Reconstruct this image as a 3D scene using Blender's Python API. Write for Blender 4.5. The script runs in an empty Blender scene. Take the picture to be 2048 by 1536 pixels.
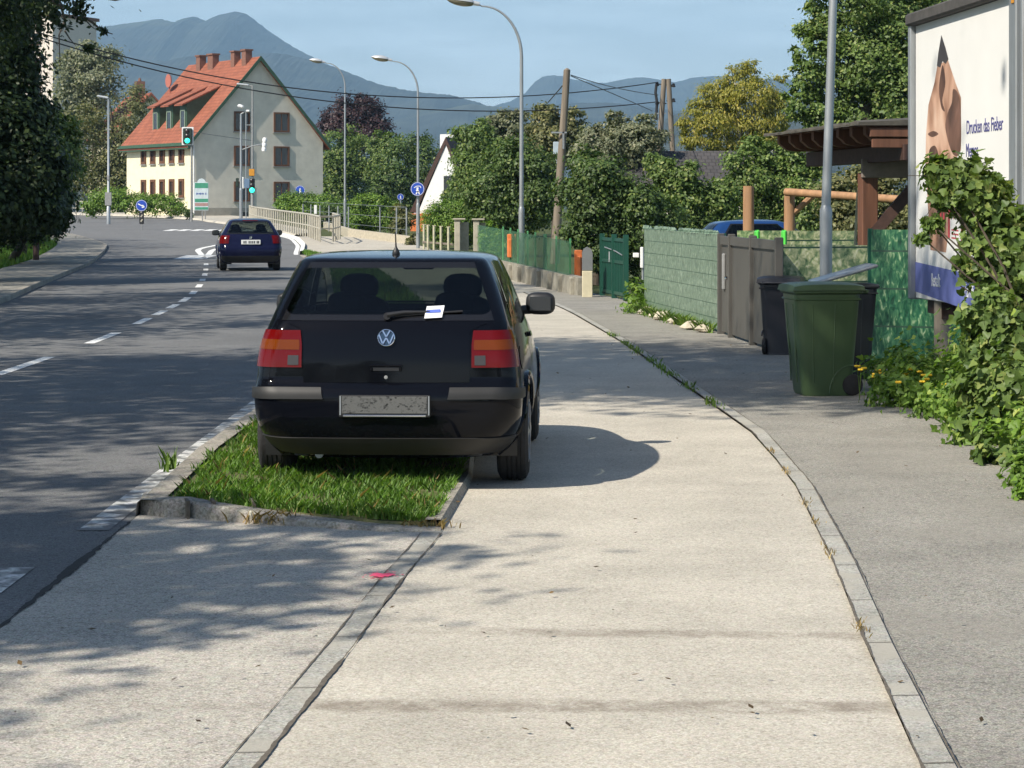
import bpy, math, random
import numpy as np
from mathutils import Vector, Matrix

S = bpy.context.scene
COL = S.collection
R = math.radians
# ------------------------------------------------------------------ camera
F, H, CX, CY = 4650.0, 1.75, 1024.0, 416.0      # focal length in photo pixels, eye height, horizon
cam = bpy.data.cameras.new('camera')
cam.sensor_width = 36.0
cam.lens = 36.0 * F / 2048.0
cam.shift_y = -(768.0 - CY) / 2048.0
cam.clip_start = 0.3
cam.clip_end = 30000
camo = bpy.data.objects.new('camera', cam)
camo.location = (0, 0, H)
camo.rotation_euler = (R(90), 0, 0)
COL.objects.link(camo)
S.camera = camo
# ------------------------------------------------------------------ light
SUN = Vector((-0.80, -0.70, 1.0)).normalized()   # towards the sun
SUN_EL = math.asin(SUN.z)
SUN_AZ = math.atan2(SUN.x, SUN.y)
world = bpy.data.worlds.new("World")
S.world = world
world.use_nodes = True
wt = world.node_tree
wt.nodes.clear()
wo = wt.nodes.new('ShaderNodeOutputWorld')
wb = wt.nodes.new('ShaderNodeBackground')
sky = wt.nodes.new('ShaderNodeTexSky')
sky.sky_type = 'NISHITA'
sky.sun_disc = False
sky.sun_elevation = SUN_EL
sky.sun_rotation = SUN_AZ
sky.altitude = 450
sky.air_density = 1.0
sky.dust_density = 1.2
sky.ozone_density = 1.5
wb.inputs['Strength'].default_value = 0.10
# low, thin cloud bank near the horizon
tc = wt.nodes.new('ShaderNodeTexCoord')
sep = wt.nodes.new('ShaderNodeSeparateXYZ')
mp = wt.nodes.new('ShaderNodeMapping')
mp.inputs['Scale'].default_value = (9, 9, 60)
nz = wt.nodes.new('ShaderNodeTexNoise')
nz.inputs['Scale'].default_value = 1.6
nz.inputs['Detail'].default_value = 6
nz.inputs['Roughness'].default_value = 0.62
rmp = wt.nodes.new('ShaderNodeValToRGB')
rmp.color_ramp.elements[0].position = 0.42
rmp.color_ramp.elements[1].position = 0.72
band = wt.nodes.new('ShaderNodeMapRange')
band.inputs['From Min'].default_value = 0.17
band.inputs['From Max'].default_value = 0.03
mul = wt.nodes.new('ShaderNodeMath'); mul.operation = 'MULTIPLY'
mul2 = wt.nodes.new('ShaderNodeMath'); mul2.operation = 'MULTIPLY'; mul2.inputs[1].default_value = 1.0
mix = wt.nodes.new('ShaderNodeMixRGB')
mix.inputs['Color2'].default_value = (9.6, 11.6, 12.8, 1)
L = wt.links.new
L(tc.outputs['Generated'], sep.inputs[0]); L(sep.outputs['Z'], band.inputs['Value'])
L(tc.outputs['Generated'], mp.inputs[0]); L(mp.outputs[0], nz.inputs['Vector'])
rmp.color_ramp.elements[0].color = (.42, .42, .42, 1); rmp.color_ramp.elements[1].color = (.85, .85, .85, 1)
L(nz.outputs['Fac'], rmp.inputs[0]); L(rmp.outputs[0], mul.inputs[0]); L(band.outputs[0], mul.inputs[1])
L(mul.outputs[0], mul2.inputs[0]); L(mul2.outputs[0], mix.inputs['Fac'])
L(sky.outputs[0], mix.inputs['Color1']); L(mix.outputs[0], wb.inputs['Color'])
L(wb.outputs[0], wo.inputs['Surface'])
sl = bpy.data.lights.new('sun', 'SUN')
sl.energy = 5.0
sl.angle = R(0.53)
sl.color = (1.0, 0.93, 0.82)
so = bpy.data.objects.new('sun', sl)
so.rotation_euler = (-SUN).to_track_quat('-Z', 'Y').to_euler()
so.location = SUN * 60
COL.objects.link(so)
vs = S.view_settings
S.display_settings.display_device = 'sRGB'
vs.view_transform = 'Standard'
vs.look = 'None'
vs.exposure = 0.34
vs.gamma = 1.0
vs.use_curve_mapping = False
cy = S.cycles
cy.max_bounces = 7
cy.diffuse_bounces = 3
cy.glossy_bounces = 3
cy.transmission_bounces = 4
cy.transparent_max_bounces = 12
cy.volume_bounces = 0
cy.caustics_reflective = False
cy.caustics_refractive = False
cy.sample_clamp_indirect = 6
cy.use_denoising = True
try:
    cy.denoiser = 'OPENIMAGEDENOISE'
    cy.denoising_input_passes = 'RGB_ALBEDO_NORMAL'
    cy.denoising_prefilter = 'ACCURATE'
except Exception:
    pass
# ------------------------------------------------------------------ helpers
def gz(D):
    return 0.010 * min(max(D - 75.0, 0.0), 130.0)
def G(px, py):                      # photo pixel on the ground -> world
    lo, hi = 3.0, 260.0
    for _ in range(60):
        m = 0.5 * (lo + hi)
        if F * (H - gz(m)) / m > py - CY: lo = m
        else: hi = m
    return Vector(((px - CX) / F * lo, lo, gz(lo)))
def A(px, py, D):                   # photo pixel at a known distance -> world
    return Vector(((px - CX) / F * D, D, H - (py - CY) / F * D))
def lerp(tab, x):
    return float(np.interp(x, [t[0] for t in tab], [t[1] for t in tab]))

def ellipsoid(b, c, r, n=16, p=2.0):
    prof = []
    P = []; m = 10
    for i in range(m + 1):
        a = -math.pi / 2 + math.pi * i / m
        for k in range(n):
            q = 2 * math.pi * k / n
            f = lambda v: math.copysign(abs(v) ** (2 / p), v)
            P.append((c[0] + r[0] * f(math.cos(a)) * f(math.cos(q)), c[1] + r[1] * f(math.cos(a)) * f(math.sin(q)), c[2] + r[2] * f(math.sin(a))))
    fs = [(i * n + k, i * n + (k + 1) % n, (i + 1) * n + (k + 1) % n, (i + 1) * n + k) for i in range(m) for k in range(n)]
    b.add(P, fs)
class MB:
    def __init__(s): s.v = []; s.f = []; s.m = []; s.mi = 0
    def add(s, vs, fs):
        o = len(s.v); s.v += [tuple(p) for p in vs]
        for f in fs: s.f.append(tuple(o + i for i in f)); s.m.append(s.mi)
        return s
    def box(s, c, d, rot=None, taper=1.0):
        c = Vector(c); hx, hy, hz = d[0] / 2, d[1] / 2, d[2] / 2
        P = []
        for z in (-1, 1):
            k = taper if z > 0 else 1.0
            for x, y in ((-1, -1), (1, -1), (1, 1), (-1, 1)):
                p = Vector((x * hx * k, y * hy * k, z * hz))
                if rot is not None: p = rot @ p
                P.append(c + p)
        return s.add(P, [(3, 2, 1, 0), (4, 5, 6, 7), (0, 1, 5, 4), (1, 2, 6, 5), (2, 3, 7, 6), (3, 0, 4, 7)])
    def bbox(s, c, d, b=0.01, rot=None):   # box with chamfered edges
        hx, hy, hz = d[0] / 2, d[1] / 2, d[2] / 2
        c = Vector(c); rings = []
        for z, k in ((-hz, b), (-hz + b, 0), (hz - b, 0), (hz, b)):
            x, y = hx - k, hy - k
            ring = [(-x + b, -y), (x - b, -y), (x, -y + b), (x, y - b), (x - b, y), (-x + b, y), (-x, y - b), (-x, -y + b)]
            rings.append([(px, py, z) for px, py in ring])
        P = []
        for r in rings:
            for p in r:
                p = Vector(p)
                if rot is not None: p = rot @ p
                P.append(c + p)
        fs = [tuple(range(7, -1, -1)), tuple(range(24, 32))]
        for k in range(3):
            for i in range(8):
                j = (i + 1) % 8
                fs.append((k * 8 + i, k * 8 + j, k * 8 + 8 + j, k * 8 + 8 + i))
        return s.add(P, fs)
    def tube(s, pts, rad, n=8, cap=True):
        pts = [Vector(p) for p in pts]
        if not hasattr(rad, '__len__'): rad = [rad] * len(pts)
        P = []; up = None
        for i, p in enumerate(pts):
            d = (pts[min(i + 1, len(pts) - 1)] - pts[max(i - 1, 0)])
            if d.length < 1e-9: d = Vector((0, 0, 1))
            d.normalize()
            if up is None:
                up = d.orthogonal().normalized()
            else:
                up = (up - d * up.dot(d))
                up = up.normalized() if up.length > 1e-6 else d.orthogonal().normalized()
            w = d.cross(up)
            for k in range(n):
                a = 2 * math.pi * k / n
                P.append(p + (up * math.cos(a) + w * math.sin(a)) * rad[i])
        fs = []
        for i in range(len(pts) - 1):
            for k in range(n):
                j = (k + 1) % n
                fs.append((i * n + k, i * n + j, i * n + n + j, i * n + n + k))
        if cap:
            fs.append(tuple(range(n - 1, -1, -1))); e = (len(pts) - 1) * n
            fs.append(tuple(range(e, e + n)))
        return s.add(P, fs)
    def lathe(s, prof, n=24, c=(0, 0, 0), axis='z', closed=False):
        c = Vector(c); P = []
        for r, h in prof:
            for k in range(n):
                a = 2 * math.pi * k / n
                if axis == 'z': q = Vector((r * math.cos(a), r * math.sin(a), h))
                elif axis == 'x': q = Vector((h, r * math.cos(a), r * math.sin(a)))
                else: q = Vector((r * math.sin(a), h, r * math.cos(a)))
                P.append(c + q)
        m = len(prof); fs = []
        for i in range(m if closed else m - 1):
            i2 = (i + 1) % m
            for k in range(n):
                j = (k + 1) % n
                fs.append((i * n + k, i * n + j, i2 * n + j, i2 * n + k))
        if not closed:
            if prof[0][0] > 1e-5: fs.append(tuple(range(n - 1, -1, -1)))
            if prof[-1][0] > 1e-5: fs.append(tuple(range((m - 1) * n, m * n)))
        return s.add(P, fs)
    def prism(s, poly, a):        # poly: list of (u,v); a(u,v,0|1) maps to 3d
        n = len(poly)
        P = [a(u, v, 0) for u, v in poly] + [a(u, v, 1) for u, v in poly]
        fs = [tuple(range(n - 1, -1, -1)), tuple(range(n, 2 * n))]
        for i in range(n):
            j = (i + 1) % n
            fs.append((i, j, n + j, n + i))
        return s.add(P, fs)
    def quad(s, *p): return s.add(p, [tuple(range(len(p)))])
    def grid(s, rows):               # rows of equal length point lists
        n = len(rows[0]); P = [p for r in rows for p in r]; fs = []
        for i in range(len(rows) - 1):
            for k in range(n - 1):
                fs.append((i * n + k, i * n + k + 1, i * n + n + k + 1, i * n + n + k))
        return s.add(P, fs)
    def build(s, name, mats, parent=None, smooth=False, world=False, angle=None):
        me = bpy.data.meshes.new(name)
        vs_ = s.v
        if world and parent is not None:
            q = parent
            l = Vector((0, 0, 0))
            while q is not None: l += q.location; q = q.parent
            vs_ = [(p[0] - l.x, p[1] - l.y, p[2] - l.z) for p in s.v]
        me.from_pydata(vs_, [], s.f)
        for m in (mats if isinstance(mats, (list, tuple)) else [mats]): me.materials.append(m)
        if any(s.m): me.polygons.foreach_set('material_index', s.m)
        if smooth:
            me.polygons.foreach_set('use_smooth', [True] * len(s.f))
            try: me.set_sharp_from_angle(angle=R(angle or 40))
            except Exception: pass
        me.update()
        o = bpy.data.objects.new(name, me)
        if parent is not None: o.parent = parent
        COL.objects.link(o)
        return o

def tag(o, label=None, cat=None, group=None, kind=None):
    if label: o['label'] = label
    if cat: o['category'] = cat
    if group: o['group'] = group
    if kind: o['kind'] = kind
    return o
def thing(name, label, cat, loc=(0, 0, 0), rz=0.0, group=None):
    o = bpy.data.objects.new(name, None)
    o.empty_display_size = 0.2
    o.location = loc; o.rotation_euler = (0, 0, rz)
    COL.objects.link(o)
    return tag(o, label, cat, group)
def kids(o): return [c for c in bpy.data.objects if c.parent == o]
def dup(o, loc, rz=None, label=None, parent=None, scale=None):
    c = o.copy(); COL.objects.link(c)
    if parent is not None: c.parent = parent
    else:
        c.location = loc
        if rz is not None: c.rotation_euler = (0, 0, rz)
        if label: c['label'] = label
        if scale: c.scale = scale
    for ch in kids(o): dup(ch, None, parent=c)
    return c
def npmesh(name, V, Fc, mat, parent=None, world=True, attr=None, smooth=False):
    V = np.asarray(V, dtype=np.float32); Fc = np.asarray(Fc, dtype=np.int32)
    if parent is not None and world:
        q = parent; l = Vector((0, 0, 0))
        while q is not None: l += q.location; q = q.parent
        V = V - np.array(l, dtype=np.float32)
    me = bpy.data.meshes.new(name)
    n, k = Fc.shape
    me.vertices.add(len(V)); me.vertices.foreach_set('co', V.ravel())
    me.loops.add(n * k); me.loops.foreach_set('vertex_index', Fc.ravel())
    me.polygons.add(n); me.polygons.foreach_set('loop_start', np.arange(n, dtype=np.int32) * k)
    try: me.polygons.foreach_set('loop_total', np.full(n, k, dtype=np.int32))
    except Exception: pass
    if smooth: me.polygons.foreach_set('use_smooth', np.ones(n, dtype=bool))
    me.materials.append(mat)
    me.update(calc_edges=True)
    o = bpy.data.objects.new(name, me)
    if parent is not None: o.parent = parent
    COL.objects.link(o)
    return o
def text(name, s, size, mat, parent, loc, rot, width=None, ext=0.002, align='LEFT'):
    cu = bpy.data.curves.new(name, 'FONT')
    cu.body = s; cu.size = size; cu.extrude = ext; cu.align_x = align
    cu.materials.append(mat)
    o = bpy.data.objects.new(name, cu)
    o.location = loc; o.rotation_euler = rot
    COL.objects.link(o)
    bpy.context.view_layer.update()
    me = bpy.data.meshes.new_from_object(o.evaluated_get(bpy.context.evaluated_depsgraph_get()))
    bpy.data.objects.remove(o)
    o = bpy.data.objects.new(name, me)
    o.location = loc; o.rotation_euler = rot
    if width: o.scale = (width, 1, 1)
    o.parent = parent
    COL.objects.link(o)
    return o
# ------------------------------------------------------------------ materials
def newmat(name):
    m = bpy.data.materials.new(name); m.use_nodes = True
    nt = m.node_tree
    return m, nt, nt.nodes['Principled BSDF']
def N(nt, t, **kw):
    n = nt.nodes.new(t)
    for k, v in kw.items():
        if k in n.inputs: n.inputs[k].default_value = v
        else: setattr(n, k, v)
    return n
def c4(c): return (c[0], c[1], c[2], 1.0)
def plain(name, col, rough=0.5, metal=0.0, var=0.12, scale=6.0, bump=0.0, spec=0.5, coat=0.0, detail=5, streak=None):
    m, nt, b = newmat(name)
    b.inputs['Roughness'].default_value = rough
    b.inputs['Metallic'].default_value = metal
    b.inputs['Specular IOR Level'].default_value = spec
    b.inputs['Coat Weight'].default_value = coat
    b.inputs['Coat Roughness'].default_value = 0.03
    if var <= 0 and not bump:
        b.inputs['Base Color'].default_value = c4(col); return m
    g = N(nt, 'ShaderNodeTexCoord')
    mp = N(nt, 'ShaderNodeMapping')
    if streak: mp.inputs['Scale'].default_value = streak
    nt.links.new(g.outputs['Object'], mp.inputs[0])
    n = N(nt, 'ShaderNodeTexNoise', Scale=scale, Detail=detail, Roughness=0.6)
    nt.links.new(mp.outputs[0], n.inputs['Vector'])
    r = N(nt, 'ShaderNodeValToRGB')
    r.color_ramp.elements[0].position = 0.32; r.color_ramp.elements[1].position = 0.70
    r.color_ramp.elements[0].color = c4([x * (1 - var) for x in col])
    r.color_ramp.elements[1].color = c4([min(1, x * (1 + var)) for x in col])
    nt.links.new(n.outputs['Fac'], r.inputs[0]); nt.links.new(r.outputs[0], b.inputs['Base Color'])
    if bump:
        bp = N(nt, 'ShaderNodeBump', Strength=bump, Distance=0.02)
        nt.links.new(n.outputs['Fac'], bp.inputs['Height']); nt.links.new(bp.outputs[0], b.inputs['Normal'])
    return m
def emit(name, col, st):
    m, nt, b = newmat(name)
    b.inputs['Base Color'].default_value = c4(col)
    b.inputs['Emission Color'].default_value = c4(col); b.inputs['Emission Strength'].default_value = st
    return m
def aggregate(name, base, fleck_d, fleck_l, scale, amount, stain=0.14, stains=None, bump=0.25, rough=0.9, patch=None):
    """paving with visible stones: fine light and dark flecks over a stained base"""
    m, nt, b = newmat(name)
    lk = nt.links.new
    b.inputs['Roughness'].default_value = rough; b.inputs['Specular IOR Level'].default_value = 0.25
    g = N(nt, 'ShaderNodeNewGeometry')
    n1 = N(nt, 'ShaderNodeTexNoise', Scale=scale, Detail=2.0, Roughness=0.7)
    lk(g.outputs['Position'], n1.inputs['Vector'])
    r1 = N(nt, 'ShaderNodeValToRGB')
    e = r1.color_ramp.elements
    e[0].position = 0.30; e[0].color = c4(fleck_d); e[1].position = 0.72; e[1].color = c4(fleck_l)
    x = e.new(0.50); x.color = c4(base)
    lk(n1.outputs['Fac'], r1.inputs[0])
    v = N(nt, 'ShaderNodeTexVoronoi', Scale=scale * 0.55, Randomness=1.0)
    lk(g.outputs['Position'], v.inputs['Vector'])
    vm = N(nt, 'ShaderNodeMixRGB', Fac=amount, blend_type='OVERLAY')
    hs = N(nt, 'ShaderNodeHueSaturation', Saturation=0.12, Value=1.0)
    lk(v.outputs['Color'], hs.inputs['Color'])
    lk(r1.outputs[0], vm.inputs['Color1']); lk(hs.outputs[0], vm.inputs['Color2'])
    n2 = N(nt, 'ShaderNodeTexNoise', Scale=1.1, Detail=7.0, Roughness=0.62)
    lk(g.outputs['Position'], n2.inputs['Vector'])
    r2 = N(nt, 'ShaderNodeMapRange')
    r2.inputs['From Min'].default_value = 0.3; r2.inputs['From Max'].default_value = 0.7
    r2.inputs['To Min'].default_value = 1 - stain; r2.inputs['To Max'].default_value = 1 + stain * 0.6
    lk(n2.outputs['Fac'], r2.inputs['Value'])
    mm = N(nt, 'ShaderNodeMixRGB', Fac=1.0, blend_type='MULTIPLY')
    lk(vm.outputs[0], mm.inputs['Color1']); lk(r2.outputs[0], mm.inputs['Color2'])
    out = mm.outputs[0]
    if stains:
        sp = N(nt, 'ShaderNodeSeparateXYZ'); lk(g.outputs['Position'], sp.inputs[0])
        n3 = N(nt, 'ShaderNodeTexNoise', Scale=2.3, Detail=5.0); lk(g.outputs['Position'], n3.inputs['Vector'])
        for (y0, slope, wd, dark, x0, x1) in stains:      # old tyre marks crossing the slab
            a = N(nt, 'ShaderNodeMath', operation='MULTIPLY_ADD'); a.inputs[1].default_value = slope; a.inputs[2].default_value = y0
            lk(sp.outputs['X'], a.inputs[0])
            d = N(nt, 'ShaderNodeMath', operation='SUBTRACT'); lk(sp.outputs['Y'], d.inputs[0]); lk(a.outputs[0], d.inputs[1])
            w = N(nt, 'ShaderNodeMath', operation='MULTIPLY_ADD'); w.inputs[1].default_value = 0.12; w.inputs[2].default_value = -0.06
            lk(n3.outputs['Fac'], w.inputs[0])
            d2 = N(nt, 'ShaderNodeMath', operation='ADD'); lk(d.outputs[0], d2.inputs[0]); lk(w.outputs[0], d2.inputs[1])
            ab = N(nt, 'ShaderNodeMath', operation='ABSOLUTE'); lk(d2.outputs[0], ab.inputs[0])
            mr = N(nt, 'ShaderNodeMapRange'); mr.inputs['From Min'].default_value = wd; mr.inputs['From Max'].default_value = wd * 0.45
            mr.inputs['To Max'].default_value = dark
            lk(ab.outputs[0], mr.inputs['Value'])
            xr_ = N(nt, 'ShaderNodeMapRange'); xr_.inputs['From Min'].default_value = x0; xr_.inputs['From Max'].default_value = x1
            lk(sp.outputs['X'], xr_.inputs['Value'])
            m3 = N(nt, 'ShaderNodeMath', operation='MULTIPLY'); lk(mr.outputs[0], m3.inputs[0]); lk(xr_.outputs[0], m3.inputs[1])
            n5 = N(nt, 'ShaderNodeTexNoise', Scale=5.0, Detail=8.0, Roughness=0.75); lk(g.outputs['Position'], n5.inputs['Vector'])
            r5 = N(nt, 'ShaderNodeMapRange'); r5.inputs['From Min'].default_value = .36; r5.inputs['From Max'].default_value = .62; lk(n5.outputs['Fac'], r5.inputs['Value'])
            m5 = N(nt, 'ShaderNodeMath', operation='MULTIPLY'); lk(m3.outputs[0], m5.inputs[0]); lk(r5.outputs[0], m5.inputs[1]); m3 = m5
            mx = N(nt, 'ShaderNodeMixRGB', blend_type='MIX'); mx.inputs['Color2'].default_value = (0.15, 0.115, 0.085, 1)
            lk(m3.outputs[0], mx.inputs['Fac']); lk(out, mx.inputs['Color1']); out = mx.outputs[0]
    if patch:
        n4 = N(nt, 'ShaderNodeTexNoise', Scale=patch[0], Detail=3.0); lk(g.outputs['Position'], n4.inputs['Vector'])
        r4 = N(nt, 'ShaderNodeValToRGB'); r4.color_ramp.elements[0].position = patch[1]; r4.color_ramp.elements[1].position = patch[1] + 0.12
        lk(n4.outputs['Fac'], r4.inputs[0])
        mx = N(nt, 'ShaderNodeMixRGB'); mx.inputs['Color2'].default_value = c4(patch[2])
        pm = N(nt, 'ShaderNodeMath', operation='MULTIPLY'); pm.inputs[1].default_value = patch[3]
        lk(r4.outputs[0], pm.inputs[0]); lk(pm.outputs[0], mx.inputs['Fac']); lk(out, mx.inputs['Color1']); out = mx.outputs[0]
    lk(out, b.inputs['Base Color'])
    bp = N(nt, 'ShaderNodeBump', Strength=bump, Distance=0.006)
    lk(n1.outputs['Fac'], bp.inputs['Height']); lk(bp.outputs[0], b.inputs['Normal'])
    return m
def foliage(name, c1, c2, c3=None, trans=0.25, rough=0.5):
    m, nt, b = newmat(name)
    lk = nt.links.new
    g = N(nt, 'ShaderNodeNewGeometry')
    r = N(nt, 'ShaderNodeValToRGB')
    e = r.color_ramp.elements
    e[0].position = 0.0; e[0].color = c4(c1); e[1].position = 0.85; e[1].color = c4(c2)
    if c3: x = e.new(1.0); x.color = c4(c3)
    lk(g.outputs['Random Per Island'], r.inputs[0])
    n = N(nt, 'ShaderNodeTexNoise', Scale=0.9, Detail=3.0); lk(g.outputs['Position'], n.inputs['Vector'])
    mr = N(nt, 'ShaderNodeMapRange'); mr.inputs['To Min'].default_value = 0.6; mr.inputs['To Max'].default_value = 1.4
    lk(n.outputs['Fac'], mr.inputs['Value'])
    mm = N(nt, 'ShaderNodeMixRGB', Fac=1.0, blend_type='MULTIPLY'); lk(r.outputs[0], mm.inputs['Color1']); lk(mr.outputs[0], mm.inputs['Color2'])
    lk(mm.outputs[0], b.inputs['Base Color'])
    b.inputs['Roughness'].default_value = rough; b.inputs['Specular IOR Level'].default_value = 0.35
    t = N(nt, 'ShaderNodeBsdfTranslucent')
    sat = N(nt, 'ShaderNodeMixRGB', Fac=1.0, blend_type='MULTIPLY'); sat.inputs['Color2'].default_value = (1.5, 1.7, 0.6, 1)
    lk(mm.outputs[0], sat.inputs['Color1']); lk(sat.outputs[0], t.inputs['Color'])
    ms = N(nt, 'ShaderNodeMixShader'); ms.inputs[0].default_value = trans
    o = nt.nodes['Material Output']
    lk(b.outputs[0], ms.inputs[1]); lk(t.outputs[0], ms.inputs[2]); lk(ms.outputs[0], o.inputs['Surface'])
    return m
M = {}
M['galv'] = plain('galvanised steel', (0.36, 0.38, 0.39), 0.45, 0.55, 0.14, 9, streak=(1, 1, .15))
M['galv_dull'] = plain('dull steel', (0.30, 0.30, 0.29), 0.55, 0.35, 0.15, 8)
M['rail'] = plain('pale rail paint', (0.44, 0.41, 0.33), 0.6, 0.0, 0.15, 8)
M['white'] = plain('white paint', (0.78, 0.78, 0.76), 0.45, 0, 0.06, 4)
M['black'] = plain('black plastic', (0.018, 0.018, 0.02), 0.5, 0, 0.2, 10)
M['rubber'] = plain('tyre rubber', (0.022, 0.021, 0.021), 0.85, 0, 0.25, 30, 0.3)
M['wood_grey'] = plain('weathered wood', (0.20, 0.165, 0.125), 0.85, 0, 0.35, 14, 0.4, streak=(1, 1, .06))
M['wood_brown'] = plain('stained brown wood', (0.145, 0.062, 0.034), 0.7, 0, 0.3, 12, 0.2, streak=(1, 1, .08))
M['wood_dark'] = plain('dark brown wood', (0.055, 0.026, 0.018), 0.7, 0, 0.3, 12, 0.2)
M['log'] = plain('peeled log', (0.36, 0.20, 0.10), 0.7, 0, 0.3, 10, 0.2, streak=(1, 1, .1))
M['bark'] = plain('bark', (0.075, 0.058, 0.042), 0.9, 0, 0.4, 16, 0.8, streak=(1, 1, .2))
M['birch'] = plain('birch bark', (0.55, 0.52, 0.46), 0.8, 0, 0.5, 6, 0.3, streak=(1, 1, 3))
M['blue_sign'] = plain('sign blue', (0.02, 0.07, 0.42), 0.4, 0, 0.04, 3)
M['sign_white'] = plain('sign white', (0.85, 0.86, 0.86), 0.4, 0, 0.03, 3)
# ------------------------------------------------------------------ the setting
XR = [(-60, -2.2), (10, -2.13), (20, -2.14), (30, -2.5), (40, -3.2), (50, -4.0), (63, -5.1), (75, -6.5), (83, -7.6), (95, -8.6), (107, -10.0), (115, -11.5), (130, -14.6), (148, -18.5)]
XC = [(-60, -5.4), (20, -5.36), (31, -5.46), (36, -5.71), (41, -6.0), (45, -6.27), (53, -7.1), (63, -8.3), (73, -9.6), (82, -10.9), (90, -12.2)]
XL = [(-60, -8.9), (20, -8.8), (30, -8.75), (41.7, -9.2), (54, -10.8), (69.5, -12.7), (85, -14.9), (95, -16.5), (111, -20.7), (125, -25), (140, -31)]
XI = [(12.6, -.39), (14.8, -.28), (20, -.3), (30, -.7), (40, -1.4), (50, -2.3), (63, -3.6), (75, -5.2), (80, -6.3), (84, -7.4)]
XK = [(-60, .4), (-10, .6), (4, 1.08), (7.5, 1.29), (9.2, 1.405), (11.4, 1.575), (14.5, 1.77), (16.8, 1.845), (17.9, 1.855), (23.65, 1.66), (29.7, 1.44), (39.9, .91), (48, .2), (58, -.35)]
XW = [(-60, 3.4), (10, 3.3), (22, 4.2), (27, 3.4), (32.3, 3.0), (39, 2.35), (43, 2.3), (46, 1.48), (58, -.02), (75, -1.9), (93, -3.4), (118, -8.0), (135, -12.5), (150, -16)]
def sp(tab, D): # smoothed lookup
    return sum(lerp(tab, D + k) for k in (-2, -1, 0, 1, 2)) / 5 if D > 22 else lerp(tab, D)
def strip(name, la, lb, mat, ds, dz, kind='structure', n=2):
    b = MB(); rows = []
    for D in ds:
        x0, x1 = la(D), lb(D)
        rows.append([(x0 + (x1 - x0) * i / n, D, gz(D) + dz) for i in range(n + 1)])
    b.grid(rows)
    o = b.build(name, mat)
    if kind: o['kind'] = kind
    return o
rng = np.random.default_rng(7)
M['asphalt'] = aggregate('road asphalt', (0.145, 0.146, 0.145), (0.068, 0.07, 0.072), (0.25, 0.245, 0.23), 120, 0.4, 0.16, rough=0.85, patch=(0.22, 0.55, (0.10, 0.10, 0.10), 0.5))
M['concrete'] = aggregate('exposed aggregate', (0.445, 0.41, 0.34), (0.30, 0.268, 0.215), (0.60, 0.56, 0.48), 130, 0.24, 0.18,
    stains=[(9.54, -.075, .11, .55, -.7, .2), (8.12, -.02, .13, .65, -1.6, -.6)], rough=0.9)
M['driveway'] = aggregate('driveway aggregate', (0.37, 0.345, 0.295), (0.21, 0.192, 0.163), (0.58, 0.54, 0.475), 110, 0.36, 0.18,
    stains=[(8.12, .0, .10, .25, -1.6, -1.2)], rough=0.9)
M['old_asphalt'] = aggregate('old grey asphalt', (0.228, 0.216, 0.186), (0.10, 0.098, 0.088), (0.40, 0.38, 0.33), 115, 0.45, 0.2, rough=0.9, patch=(0.9, 0.47, (0.29, 0.27, 0.23), 0.32))
M['granite'] = aggregate('granite kerb', (0.335, 0.325, 0.285), (0.19, 0.185, 0.165), (0.48, 0.465, 0.41), 110, 0.35, 0.32, rough=0.85, patch=(2.3, 0.5, (0.40, 0.375, 0.315), 0.8))
M['kerb_dark'] = aggregate('weathered kerb', (0.30, 0.275, 0.23), (0.16, 0.15, 0.12), (0.42, 0.39, 0.34), 60, 0.3, 0.3, rough=0.85)
M['soil'] = aggregate('soil and turf', (0.060, 0.075, 0.024), (0.03, 0.04, 0.012), (0.10, 0.12, 0.04), 24, 0.3, 0.3)
M['tar'] = plain('tar joint', (0.035, 0.033, 0.03), 0.9, 0, 0.2, 20)
M['crack'] = plain('joint dirt', (0.12, 0.102, 0.078), 0.95, 0, 0.3, 30)
M['mark'] = aggregate('road paint', (0.62, 0.62, 0.58), (0.34, 0.34, 0.32), (0.74, 0.74, 0.70), 40, 0.3, 0.2, patch=(7, 0.44, (0.14, 0.14, 0.14), 0.85))
M['mark_new'] = aggregate('fresh road paint', (0.74, 0.74, 0.70), (0.55, 0.55, 0.52), (0.80, 0.80, 0.78), 40, 0.3, 0.1)

gd = sorted(set(list(range(-120, 0, 20)) + list(range(0, 260, 5)) + list(range(260, 1000, 60)) + list(range(1000, 12000, 700))))
b = MB(); rows = []
for D in gd:
    w = 80 + max(D, 0) * 1.4
    rows.append([(w * t, D, gz(D) - 0.05) for t in np.linspace(-1, 1, 25)])
b.grid(rows); g = b.build('ground', M['soil'], smooth=True); g['kind'] = 'structure'
# road: carriageway as one sheet that widens into the junction
b = MB(); rows = []
for D in list(np.arange(-60, 20, 10)) + list(np.arange(20, 149, 2.0)):
    x0 = sp(XL, D) if D < 135 else sp(XL, 135) - (D - 135) * 2.5
    x1 = sp(XR, D)
    if D > 84: x1 -= 0
    rows.append([(x0 + (x1 - x0) * t, D, gz(D)) for t in np.linspace(0, 1, 5)])
b.grid(rows)
far = []
far_edge = [(148, -18.5), (155, -20.3), (163, -22), (173, -25.6), (183, -29.7), (192, -36.5), (199, -48), (203, -75)]
fr = []
for D in np.arange(148, 203.1, 2.5):
    x1 = lerp(far_edge, D); x0 = -66 - (D - 148) * .3
    fr.append([(x0 + (x1 - x0) * t, D, gz(D) - 0.001) for t in np.linspace(0, 1, 5)])
b.grid(fr)
o = b.build('road', M['asphalt']); o['kind'] = 'structure'
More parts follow.
